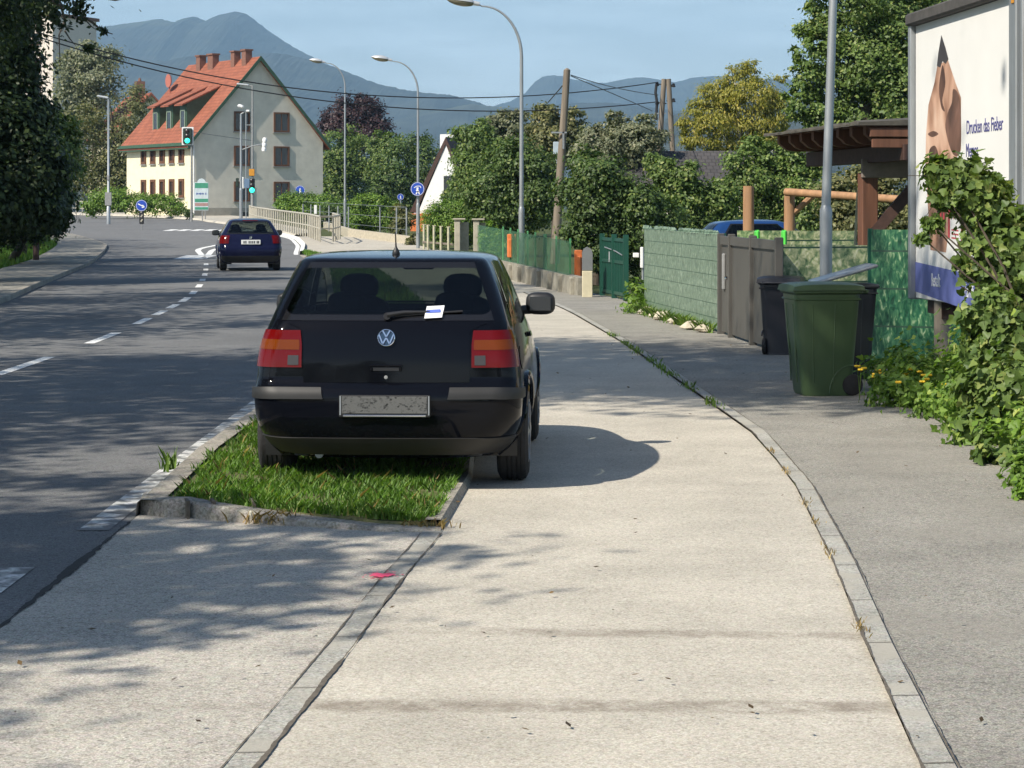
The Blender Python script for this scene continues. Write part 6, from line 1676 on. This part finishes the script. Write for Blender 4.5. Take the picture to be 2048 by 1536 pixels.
plant('bank_shrub', 'dark shrub filling the bank below the roadside trees', 'shrub', bx(40, 70), pxb(70, [(20, 445, 40), (70, 448, 30), (108, 450, 24), (-30, 440, 55), (128, 452, 14), (45, 420, 40)], .4), 9000, .13, 'leaf_bank_shaded', 5, 0, None, crown='foliage')
ob = plant('overhanging_tree', 'tree beside the road with thin leafy branches reaching across the sky', 'tree', bx(-40, 44), pxb(44, [(60, -30, 70), (150, 5, 26), (175, -20, 34), (200, 10, 16), (228, -6, 18), (250, 0, 10), (262, -8, 10), (130, 48, 16), (108, 30, 18), (165, 22, 16), (225, 22, 9), (195, 44, 7), (205, 62, 6), (222, 66, 6), (178, 92, 5), (150, 75, 6), (128, 65, 12), (0, 20, 60), (-60, 60, 90), (20, -70, 90), (-80, -40, 90)], .3), 9000, .10, 'leaf_bank_shaded', 4, 0, None, clump=.5, hollow=.1)
b = MB(); b.tube([A(-420, 900, 44) * 1.0, A(-380, 500, 44), A(-330, 200, 44), A(-180, 0, 44), A(-60, -60, 44), A(60, -30, 44)], [.26, .22, .2, .15, .11, .06], 9); b.build('trunk', M['bark'], ob, world=True, smooth=True)
b = MB()
for pts, r0 in (([(60, -20), (120, 10), (150, 22), (185, 45), (205, 62), (225, 68)], .05), ([(60, -40), (170, -10), (230, 0), (265, -6)], .05), ([(118, 0), (130, 40), (118, 70), (120, 130)], .035), ([(160, 28), (182, 52), (192, 60)], .02), ([(130, 62), (140, 78), (152, 92)], .02)):
    b.tube([A(px, py, 44 + .02 * px) for px, py in pts], [r0 * (1 - .8 * i / (len(pts) - 1)) for i in range(len(pts))], 6)
b.build('branch', M['bark'], ob, world=True)
# trees that stand out of the picture beside the road and throw the dappled shade
SG = 'shade trees beside the road'
def shade(label, x, y, blobs, n, seed, size=.20, **k):
    blobs = [(a, c - .13 * e, e, g_) for a, c, e, g_ in blobs]
    return plant('shade_tree', label, 'tree', (x, y), blobs, n, size, 'leaf_dark', seed, .22, SG, clump=k.get('clump', .16), ncl=k.get('ncl', 150), hollow=.35)
shade('tall shade tree beside the road near the driveway entrance', -11.6, 5.2, [(-9.4, 5.6, 7.6, 1.7), (-8.2, 6.9, 7.2, 1.3), (-10.6, 7.2, 7.6, 2.0), (-9.8, 4.2, 7.2, 1.6), (-8.8, 5.0, 6.0, 1.1), (-9.2, 7.9, 7.0, 1.3), (-11.5, 5, 6.4, 1.8), (-12.5, 6.0, 9.0, 2.0), (-8.4, 8.4, 7.4, .8), (-12.2, 9.6, 7.4, 2.0), (-10.4, 9.3, 8.4, 1.2), (-12.0, 11.5, 7.6, 2.2), (-13.6, 12.0, 9.0, 2.2), (-7.6, 5.9, 7.4, 1.0), (-7.4, 7.6, 7.8, .8), (-9.6, 3.2, 7.2, 1.5), (-8.6, 2.4, 7.6, 1.2)], 25000, 11, clump=.2, ncl=260)
shade('broad shade tree beside the road level with the parked hatchback', -13.0, 15.0, [(-13.2, 13.6, 10.4, 2.8), (-11.0, 16.2, 11.2, 2.8), (-9.0, 17.6, 11.8, 2.5), (-11.5, 18.4, 9.2, 2.8), (-13.2, 17.0, 12.6, 2.5), (-14.0, 19.6, 9.6, 2.6), (-12.6, 20.0, 12.0, 2.5), (-15.0, 15.2, 8.0, 2.6), (-8.4, 17.4, 12.8, 2.4), (-9.0, 19.0, 13.4, 2.2), (-7.6, 20.0, 13.2, 2.0), (-8.8, 15.8, 13.0, 1.8), (-13.2, 14.2, 7.6, 2.4), (-14.2, 17.0, 6.2, 2.4), (-7.0, 16.6, 12.6, 1.9), (-6.6, 14.6, 12.4, 1.5), (-7.8, 14.8, 12.4, 1.9), (-10.2, 21.6, 12.6, 1.8), (-9.4, 20.4, 12.4, 2.4), (-7.6, 16.4, 12.0, 1.5), (-12.5, 12.0, 8.0, 2.0)], 52000, 12, clump=.19, ncl=820)
shade('shade tree in the row beside the road before the big dark tree', -15.0, 26.5, [(-15, 25.5, 8.5, 2.8), (-13.3, 28, 8.8, 2.4), (-14, 30, 7.0, 2.6), (-16, 29, 10.2, 2.6), (-17, 26.5, 7.4, 2.6), (-14, 27, 5.5, 2.0), (-12.4, 30.2, 9.4, 2.2), (-15, 32.5, 9.0, 2.6)], 16000, 13, ncl=240)
shade('shade tree standing between the road and the bank', -16.0, 36.0, [(-16, 35, 9, 3.2), (-14.5, 38, 10, 2.8), (-15, 33, 6.5, 2.6), (-14.2, 41, 8.4, 2.6), (-17, 39, 6.4, 3.0), (-17.5, 36.5, 11.2, 2.8), (-12.4, 40, 11.4, 2.4), (-9.6, 44.6, 12.4, 2.6), (-11.4, 42.4, 12.2, 2.6), (-12.6, 45, 10, 2.4)], 20000, 14, ncl=310)
shade('shade tree on the bank shading the bend of the road', -19.5, 56.0, [(-18, 55, 11, 3.0), (-17.5, 58, 7.4, 2.8), (-19, 62, 9, 3.2), (-21, 58, 12, 3.0), (-18.5, 66, 8, 2.8), (-20, 70, 9.5, 3), (-17, 52, 9, 2.6), (-19.5, 74, 8, 3), (-20.5, 63, 6.5, 3), (-22, 70, 7, 3.2), (-23.5, 77, 7, 3.2), (-25.5, 84, 7, 3.4)], 30000, 15, .24, ncl=460)
shade('spreading shade tree hanging over the roadside footpath', -18.5, 46.0, [(-17, 47.5, 6, 2.8), (-18.5, 49, 8, 3), (-16, 53, 5, 2.4), (-20, 55, 8, 3), (-21, 60, 6.5, 3), (-15.2, 46, 4.4, 1.8), (-22, 66, 7, 3)], 12000, 17, .22, ncl=190)
shade('shade tree on the bank near the junction', -27.0, 86.0, [(-26, 84, 9, 3.4), (-25, 89, 8, 3.2), (-28, 90, 11, 3.6), (-27, 96, 9, 3.4), (-29, 100, 8, 3.4), (-24, 80, 8, 3)], 17000, 16, .26, ncl=260)
# trees behind the camera, for what the paintwork mirrors
for k, (x, y, s_, lab) in enumerate(((-9, -34, 1.0, 'tree across the road behind the photographer'), (7, -30, .9, 'rounded tree beside the pavement behind the photographer'), (16, -38, 1.1, 'taller tree in a garden behind the photographer'), (-20, -42, 1.2, 'wide tree at the far corner behind the photographer'))):
    plant('background_tree', lab, 'tree', (x, y), [(x, y, 4.2 * s_, 2.6 * s_), (x + 2 * s_, y + .5, 3.2 * s_, 2.0 * s_), (x - 2 * s_, y - .4, 3.0 * s_, 2.2 * s_), (x + .6, y, 6.0 * s_, 1.6 * s_)], 2600, .45, 'leaf_mid', 30 + k, .2, 'trees behind the photographer', hollow=.7)
# --- behind the junction
plant('grey_willow', 'pale grey green willow rising behind the roadside trees', 'tree', bx(190, 236), pxb(236, [(200, 125, 34), (175, 110, 30), (160, 150, 38), (205, 165, 40), (150, 190, 45), (215, 110, 18), (190, 205, 40), (140, 120, 25)]), 8000, .42, 'leaf_grey', 40, .3, GT, clump=.24)
plant('garden_tree', 'olive green tree before the faded red roof', 'tree', bx(240, 206), pxb(206, [(215, 260, 42), (255, 225, 36), (270, 195, 26), (235, 310, 50), (180, 300, 50), (200, 360, 55), (262, 290, 34), (240, 360, 50), (160, 250, 36), (285, 215, 18), (180, 230, 26), (150, 330, 60)]), 15000, .32, 'leaf_olive', 41, .25, GT)
plant('copper_beech', 'dark purple copper beech beyond the grey gable', 'tree', bx(712, 232), pxb(232, [(668, 235, 26), (700, 222, 30), (735, 222, 28), (762, 250, 24), (715, 255, 40), (750, 275, 32), (680, 262, 30), (645, 250, 14), (725, 204, 14), (695, 210, 14)]), 11000, .34, 'leaf_copper', 42, .25, GT)
plant('garden_tree', 'tall green tree right beside the grey gable wall', 'tree', bx(690, 200), pxb(200, [(665, 300, 34), (690, 330, 40), (658, 350, 34), (700, 280, 28), (725, 320, 40), (665, 390, 40), (710, 380, 44), (645, 330, 22), (752, 345, 36), (650, 400, 26)]), 14000, .30, 'leaf_mid', 43, .22, GT)
plant('garden_tree', 'young pale tree leaning before the copper beech', 'tree', bx(770, 196), pxb(196, [(770, 270, 16), (785, 290, 22), (756, 292, 20), (772, 315, 26)]), 3000, .28, 'leaf_mid', 44, .14, GT)
plant('garden_tree', 'dark bushy tree between two street lamps', 'tree', bx(810, 188), pxb(188, [(800, 320, 34), (835, 300, 30), (850, 335, 34), (785, 355, 34), (820, 370, 40), (865, 315, 24), (770, 390, 36), (840, 395, 36), (740, 400, 34), (880, 360, 26)]), 14000, .28, 'leaf_dark', 45, .2, GT)
plant('hedge', 'rounded clipped hedge in front of the cream house', 'hedge', bx(300, 172), pxb(172, [(200, 400, 20), (228, 398, 22), (255, 405, 20), (285, 405, 19), (315, 407, 19), (342, 410, 19), (356, 416, 15), (180, 410, 16), (235, 390, 14)], .3), 9000, .20, 'leaf_hedge', 46, 0, None, clump=.3, crown='foliage')
plant('shrub', 'small dark shrub at the corner of the cream house', 'shrub', bx(372, 166), pxb(166, [(368, 425, 10), (378, 428, 8)], .3), 900, .15, 'leaf_dark', 47, .05, None, crown='foliage')
plant('hedge', 'bright clipped hedge below the grey gable wall', 'hedge', bx(600, 160), pxb(160, [(572, 410, 17), (590, 406, 18), (612, 404, 17), (630, 408, 18), (575, 420, 16), (610, 420, 18), (650, 412, 18), (668, 416, 16), (640, 424, 14)], .3), 13000, .18, 'leaf_hedge', 48, 0, None, clump=.3, crown='foliage')
plant('hedge', 'tall square clipped hedge behind the wire fence posts', 'hedge', bx(735, 121), pxb(121, [(716, 412, 16), (740, 408, 17), (765, 412, 17), (716, 440, 17), (742, 438, 20), (770, 440, 17), (786, 415, 10), (728, 402, 10), (755, 400, 10)], .4), 14000, .14, 'leaf_hedge', 49, 0, None, clump=.3, crown='foliage')
plant('shrub', 'dry reddish shrub behind the wire fence', 'shrub', bx(800, 112), pxb(112, [(792, 425, 16), (808, 440, 18), (820, 430, 12), (795, 452, 16)], .4), 2600, .13, 'leaf_olive', 50, .04, None, crown='foliage')
plant('hedge', 'dark hedge behind the wire fence posts', 'hedge', bx(660, 140), pxb(140, [(655, 430, 20), (685, 430, 20), (680, 445, 16), (640, 440, 14)], .4), 4000, .17, 'leaf_dark', 51, 0, None, clump=.3, crown='foliage')
plant('hedge', 'big round clipped hedge behind the pale pickets', 'hedge', bx(920, 92), pxb(92, [(868, 430, 22), (895, 422, 22), (930, 420, 22), (965, 424, 24), (990, 430, 22), (872, 455, 24), (905, 450, 28), (945, 452, 28), (985, 455, 28), (880, 472, 18), (930, 472, 20)], .5), 22000, .10, 'leaf_hedge', 52, 0, None, clump=.26, crown='foliage')
plant('shrub', 'brown tuft of weeds at the foot of the signed street lamp', 'shrub', bx(825, 96), pxb(96, [(822, 482, 9), (828, 474, 7), (818, 490, 8)], .4), 900, .10, 'leaf_olive', 53, .03, None, crown='foliage')
# --- the gardens on the right, far to near
plant('garden_tree', 'green tree partly hiding the steep white house', 'tree', bx(940, 112), pxb(112, [(930, 268, 20), (950, 285, 30), (932, 320, 26), (965, 260, 22), (925, 360, 24), (950, 340, 38), (940, 390, 34), (985, 310, 36), (900, 395, 14), (980, 370, 40)]), 15000, .20, 'leaf_mid', 60, .18, GT)
plant('garden_tree', 'loose pale leaved tree among the darker garden trees', 'tree', bx(1010, 116), pxb(116, [(1000, 238, 18), (1025, 245, 22), (1045, 232, 14), (985, 255, 20), (1030, 280, 34), (1005, 300, 34), (1055, 275, 26)]), 8000, .21, 'leaf_grey', 61, .15, GT)
plant('walnut_tree', 'brownish walnut tree behind the leaning wooden pole', 'tree', bx(1110, 106), pxb(106, [(1095, 222, 20), (1085, 245, 26), (1120, 260, 26), (1145, 235, 20), (1155, 262, 24), (1105, 290, 34), (1150, 300, 34), (1075, 285, 28)]), 10000, .20, 'leaf_olive', 62, .18, GT)
plant('garden_tree', 'light green tree beneath the twin legged pole', 'tree', bx(1240, 98), pxb(98, [(1225, 235, 13), (1215, 262, 26), (1255, 255, 24), (1290, 250, 24), (1190, 280, 28), (1275, 285, 32), (1235, 300, 40), (1310, 280, 24), (1180, 310, 34)]), 10000, .19, 'leaf_grey', 63, .16, GT)
plant('garden_tree', 'dark dense tree behind the street lamp and green fence', 'tree', bx(1020, 82), pxb(82, [(1000, 330, 34), (1040, 320, 40), (980, 375, 36), (1030, 380, 44), (1075, 340, 40), (1080, 395, 40), (990, 420, 36), (1050, 430, 40), (1010, 455, 30), (950, 400, 26)]), 17000, .155, 'leaf_dark', 64, .16, GT)
plant('garden_shrub', 'tall dark shrub overhanging the letterbox pillar and green gate', 'shrub', bx(1190, 54), pxb(54, [(1170, 335, 34), (1205, 360, 42), (1150, 390, 36), (1240, 390, 44), (1190, 420, 46), (1285, 410, 42), (1240, 455, 44), (1180, 470, 36), (1290, 470, 38), (1150, 450, 26), (1215, 500, 34), (1265, 515, 30), (1330, 430, 40), (1345, 480, 36), (1200, 530, 18), (1255, 548, 20)]), 26000, .115, 'leaf_dark', 65, .10, 'shrubs in the front gardens', crown='foliage')
plant('garden_shrub', 'broad green shrub behind the privacy fence', 'shrub', bx(1400, 56), pxb(56, [(1380, 400, 34), (1350, 375, 32), (1415, 420, 36), (1390, 455, 36), (1440, 400, 34), (1330, 345, 26), (1310, 320, 18), (1370, 350, 24), (1450, 455, 30)]), 15000, .12, 'leaf_mid', 66, .10, 'shrubs in the front gardens', crown='foliage')
plant('garden_shrub', 'rounded green shrub between the dark roof and the carport', 'shrub', bx(1530, 62), pxb(62, [(1480, 330, 30), (1510, 300, 26), (1545, 310, 28), (1585, 320, 30), (1620, 330, 26), (1500, 370, 38), (1560, 365, 40), (1610, 385, 38), (1480, 420, 36), (1540, 425, 40), (1600, 440, 36), (1640, 400, 34), (1455, 375, 26)]), 19000, .125, 'leaf_mid', 67, .12, 'shrubs in the front gardens', crown='foliage')
plant('garden_shrub', 'olive shrub under the carport roof', 'shrub', bx(1720, 50), pxb(50, [(1670, 390, 40), (1730, 370, 40), (1690, 440, 40), (1780, 400, 46), (1750, 450, 46), (1820, 430, 50), (1790, 340, 30)]), 11000, .12, 'leaf_olive', 68, .10, 'shrubs in the front gardens', crown='foliage')
bt = plant('birch_tree', 'yellow green weeping birch with a pale trunk', 'tree', bx(1495, 122), pxb(122, [(1420, 195, 26), (1445, 185, 30), (1400, 225, 26), (1430, 245, 34), (1560, 235, 26), (1385, 265, 22), (1440, 300, 22), (1500, 300, 28), (1375, 250, 18), (1410, 270, 28), (1480, 170, 34), (1510, 190, 36), (1470, 220, 36), (1520, 240, 38), (1545, 200, 26), (1490, 270, 34), (1545, 270, 30), (1450, 285, 26), (1500, 135, 18), (1475, 145, 16), (1380, 280, 18), (1560, 160, 12)]), 21000, .22, 'leaf_yellow', 69, .16, None, bark='birch', up=(0, 0, -1.3), asp=.4)
plant('linden_tree', 'huge dark green linden tree filling the sky above the carport', 'tree', bx(1740, 66), pxb(66, [(1640, 110, 46), (1690, 60, 60), (1620, 165, 36), (1670, 190, 52), (1740, 130, 70), (1740, 220, 60), (1640, 50, 36), (1720, -10, 70), (1800, 60, 80), (1820, 180, 80), (1800, -40, 90), (1880, 120, 90), (1960, 40, 100), (1900, 260, 80), (1980, 180, 100), (2060, 100, 110), (1600, 215, 26), (1625, 245, 24), (1690, 255, 40), (1780, 280, 50), (1670, 10, 40), (1650, -50, 50), (1590, 195, 16), (1605, 150, 26), (1618, 60, 30), (1575, 205, 20), (1650, 235, 36), (1630, 20, 30), (1592, 110, 14), (1700, 120, 50), (1780, 220, 60), (1720, 170, 50), (1660, 90, 40), (1820, 120, 60), (1640, 280, 30), (1760, 30, 60), (1680, 300, 40)]), 70000, .15, 'leaf_mid', 70, .32, None, clump=.17, ncl=1400)
plant('ivy_shrub', 'leafy green shrub spilling over the low wall beside the gate pillar', 'shrub', bx(988, 66), pxb(66, [(985, 470, 16), (1000, 480, 16), (972, 480, 16), (990, 492, 18), (1006, 494, 12), (978, 496, 12), (984, 455, 10)], .5), 2600, .11, 'leaf_hedge', 71, .05, None, crown='foliage', kind='lobed')
# --- near verge by the billboard
plant('weed_clump', 'bright green weeds with yellow flowers below the billboard post', 'weeds', (3.5, 21.0), [(3.62, 21.6, .14, .22), (3.75, 22.2, .15, .20), (3.45, 20.4, .10, .18), (3.7, 20.6, .20, .26), (4.0, 21.4, .14, .22), (3.9, 22.8, .15, .20), (3.6, 19.4, .12, .20), (3.9, 19.8, .22, .30), (4.3, 20.5, .32, .40), (3.55, 22.3, .12, .16), (3.38, 18.6, .08, .16), (3.6, 18.2, .18, .24), (4.2, 23.1, .10, .16)], 8200, .060, 'leaf_weed', 80, 0, None, clump=.34, crown='foliage', kind='lobed', asp=.7, hollow=.2)
M['yellow'] = plain('yellow petals', (0.80, 0.52, 0.02), .6, 0, .15, 20)
rr_ = random.Random(21)
for px, py, D in ((1715, 734, 21.4), (1722, 741, 21.2), (1757, 742, 21.6), (1750, 750, 21.2), (1822, 740, 20.8), (1848, 752, 20.6), (1853, 760, 20.5), (1797, 766, 20.0), (1877, 778, 20.3), (1872, 786, 20.1), (1884, 775, 20.4), (1800, 732, 22), (1728, 738, 21.3), (1763, 748, 21.3), (1745, 755, 21), (1840, 745, 20.9), (1858, 752, 20.6), (1845, 765, 20.3), (1890, 770, 20.2), (1868, 792, 19.9), (1880, 795, 19.9), (1812, 750, 21)):
    p = A(px, py, D - .45); b = MB()
    for k in range(5):
        a = k * 1.257 + rr_.random(); c = Vector((math.cos(a), math.sin(a) * .7, .45)) * .022; b.lathe([(0, -.012), (.010, -.006), (.013, 0), (.009, .008), (0, .011)], 7, c * .8)
    b.lathe([(0, -.006), (.010, 0), (.008, .014), (0, .018)], 8)
    o = b.build('yellow_flower', M['yellow']); o.location = p
    b = MB(); b.tube([(0, 0, 0), (rr_.uniform(-.05, .05), .05, -.30)], .003, 4); b.build('stem', M['leaf_weed'], o); tag(o, 'small yellow flower standing out of the weeds below the billboard', 'flower', 'yellow flowers below the billboard')
VB = []
for px, py, rr_ in ((1900, 345, 30), (1945, 352, 36), (1868, 352, 18), (1878, 395, 16), (1930, 392, 30), (1978, 380, 26), (1850, 436, 11), (1866, 448, 9), (1849, 480, 8), (1992, 445, 40), (2032, 480, 46), (1962, 482, 26), (1922, 508, 14), (2004, 535, 46), (1946, 540, 18), (1921, 572, 9), (2042, 590, 50), (1992, 610, 36), (1955, 640, 30), (1990, 680, 46), (2030, 690, 50), (1955, 712, 28), (2042, 770, 56), (1984, 775, 44), (1945, 785, 26), (2034, 850, 50), (1966, 850, 36), (2044, 930, 34), (1996, 920, 30), (1905, 370, 20), (1960, 420, 30)):
    D_ = 19.1 if py < 600 else (18.5 if py < 760 else (17.2 if py < 860 else 15.8)); p_ = A(px, py, D_); VB.append((p_.x, D_, p_.z, rr_ / F * D_))
vb = plant('vine_shrub', 'tangled climbing shrub with lobed leaves growing over the billboard', 'shrub', (4.5, 18.6), VB, 19000, .066, 'leaf_mid', 81, 0, None, clump=.38, crown='foliage', kind='lobed', asp=.85, hollow=.1, jit=.5)
b = MB(); rr_ = random.Random(4)
for (x, y, z, r_) in VB[:26]:
    s_ = Vector((4.45 + rr_.uniform(-.15, .15), 18.8 + rr_.uniform(-.5, .5), 0)); e = Vector((x, y, z)); m_ = s_.lerp(e, .5) + Vector((rr_.uniform(-.1, .1), 0, .25))
    b.tube([s_, m_, e, e + Vector((rr_.uniform(-.25, .1), 0, rr_.uniform(-.05, .2)))], [.014, .010, .006, .003], 5)
b.build('stems', M['bark'], vb, world=True)
leaf = np.random.default_rng(83)
P, Nn = blob_points([(4.15, 15.6, .55, .26), (4.3, 15.3, .8, .2), (3.75, 16.9, .20, .2), (4.0, 16.0, .5, .22), (4.35, 17.6, 1.0, .16)], 420, leaf, .5, 60)
leaf_mesh('pale_leaves', P, Nn, .07, M['leaf_lime'], vb, leaf, 'lobed', .8)
plant('bramble', 'low bramble and grass tangle along the near edge of the asphalt strip', 'weeds', (3.5, 15.8), [(3.45, 17.2, .10, .18), (3.62, 16.6, .16, .24), (3.35, 16.2, .07, .14), (3.5, 15.6, .14, .22), (3.7, 15.0, .20, .28), (3.4, 14.7, .10, .20), (3.5, 14.1, .12, .22), (3.75, 13.9, .25, .30), (3.3, 17.6, .06, .12), (3.15, 13.9, .06, .12), (3.2, 14.6, .06, .10), (4.0, 14.6, .4, .36), (3.4, 13.4, .12, .2), (3.8, 13.0, .3, .35)], 6500, .055, 'leaf_hedge', 84, 0, None, clump=.34, crown='foliage', kind='lobed', asp=.75, hollow=.2)
# --- grass
def blades(name, pts, h, mat, seed, w=.006, lean=.35):
    r = np.random.default_rng(seed); n = len(pts); P = np.asarray(pts, float)
    hh_ = h * r.uniform(.35, 1.25, (n, 1)); a = r.uniform(0, 2 * np.pi, n); d = np.stack([np.cos(a), np.sin(a), np.zeros(n)], 1)
    s_ = np.stack([-np.sin(a), np.cos(a), np.zeros(n)], 1) * w * r.uniform(.7, 1.4, (n, 1)); le = lean * r.uniform(.1, 1.3, (n, 1))
    up = np.array([0, 0, 1.0]); m_ = P + up * hh_ * .55 + d * hh_ * le * .35; t_ = P + up * hh_ * .98 + d * hh_ * le
    V = np.stack([P - s_, P + s_, m_ + s_ * .75, t_, m_ - s_ * .75], 1); f = np.arange(n)[:, None] * 5 + np.array([[0, 1, 2, 3, 4]])
    return npmesh(name, V.reshape(-1, 3), f, M[mat])
r = np.random.default_rng(90); pts = []
while len(pts) < 33000:
    D = 12.6 + r.uniform(0, 1) ** 1.6 * 18; x0 = lerp(ix, max(D, 13.3)) + .05 + .07 * math.sin(D * 5) * math.sin(D * 2.3); x1 = (sp(XI, D) if D > 12.7 else -.45) - .03
    if x1 <= x0: continue
    x = r.uniform(x0, x1)
    if D < Df(x) + .10: continue
    u = (x - x0) / (x1 - x0)
    if r.uniform() < .5 and math.sin(x * 9 + D * 3) * math.sin(D * 7 - x * 4) > .45: continue
    if math.sin(x * 5.3 + 1) * math.sin(D * 4.1 + x * 2.2) > .62 and r.uniform() < .85: continue
    pts.append((x, D + .06, .045 + .03 * (1 - u)))
blades('grass', pts, .062, 'blade', 91, .004, .8)['kind'] = 'stuff'
r9 = np.random.default_rng(95)
blades('grass', [pts[i] for i in r9.integers(0, len(pts), 450)], .085, 'straw', 96, .003, 1.0)['kind'] = 'stuff'
pts = []
for _ in range(9000):
    D = r.uniform(30, 84); x0, x1 = lerp(ix, D), sp(XI, D) - .06
    if x1 > x0: pts.append((r.uniform(x0, x1), D, gz(D) + .06))
blades('grass', pts, .12, 'blade', 92, .012)['kind'] = 'stuff'
pts = []
for _ in range(26000):
    D = 38 + r.uniform() ** 1.3 * 75; x1 = sp(XL, D) - 2.05; x = x1 - abs(r.normal()) * 2.6; pts.append((x, D, gz(D) - .04 + .02 * min(3, x1 - x)))
blades('grass', pts, .30, 'blade', 93, .02)['kind'] = 'stuff'
# tufts in the joints, straw at the kerb and weeds along the fence foot
def tuft(label, x, y, n, h, mat, seed, sx, sy, z=.01, w=.005, name='weed_tuft', lean=.6, group=None):
    r = np.random.default_rng(seed); p = np.stack([x + r.normal(size=n) * sx, y + r.normal(size=n) * sy, np.full(n, z)], 1)
    o = blades(name, p, h, mat, seed, w, lean); tag(o, label, 'weeds', group); return o
tuft('dry straw coloured tuft at the rounded kerb of the grass island', G(555, 1050).x, G(555, 1050).y - .02, 90, .07, 'straw', 1, .10, .03, .015, .004, lean=1.3)['kind'] = 'stuff'
tuft('thin dry tuft at the tip of the grass island', G(850, 1060).x, G(850, 1060).y, 60, .05, 'straw', 2, .08, .04, .015, .004, lean=1.2)['kind'] = 'stuff'
tuft('green weed growing from the roadside corner of the island kerb', G(345, 955).x - .02, G(345, 955).y, 34, .13, 'leaf_weed', 3, .025, .05, .05, .007)
r2 = np.random.default_rng(77); pts = []
for k, D in enumerate((11.6, 12.7, 13.6, 15.2, 16.4, 9.5)):
    for _ in range(22): d = D + r2.normal() * .10; pts.append((lerp(XK, d) + r2.normal() * .016, d, .03))
blades('weeds', pts, .026, 'straw', 100, .003, .8)['kind'] = 'stuff'
pts = []
for k, D in enumerate((20.5, 22.3, 24, 25.1, 26.2, 27.8, 28.6, 29.6, 31.5)):
    for _ in range(40): d = D + r2.normal() * .25; pts.append((lerp(XK, d) + r2.normal() * .03, d, .02))
blades('weeds', pts, .06, 'leaf_weed', 101, .006, .7)['kind'] = 'stuff'
pts = []
for _ in range(900):
    u = r2.uniform(); pts.append((fa[0] + (fb[0] - fa[0]) * u - .10 - abs(r2.normal()) * .07, fa[1] + (fb[1] - fa[1]) * u, .0))
blades('weeds', pts, .16, 'leaf_weed', 102, .007, .9)['kind'] = 'stuff'
plant('weed_clump', 'leafy weed at the far corner of the privacy fence', 'weeds', (2.15, 38.9), [(2.08, 38.8, .12, .18), (2.15, 39.2, .32, .18), (2.0, 38.3, .06, .12)], 420, .09, 'leaf_hedge', 130, 0, None, clump=.4, crown='foliage', kind='lobed')
# fallen leaves and grit on the paving
M['litter'] = foliage('fallen leaves', (0.05, 0.035, 0.02), (0.16, 0.10, 0.04), (0.30, 0.24, 0.14), .1)
r = np.random.default_rng(55); n = 240
Dd = 7.5 + r.uniform(0, 1, n) ** 1.5 * 26; xx_ = r.uniform(-2, 3.1, n); P = np.stack([xx_, Dd, np.full(n, .036)], 1); Nn = unit(r.normal(size=(n, 3)) * .25 + np.array([0, 0, 1.0]))
leaf_mesh('litter', P, Nn, .024, M['litter'], None, r, 'rhomb', .6, .6)['kind'] = 'stuff'
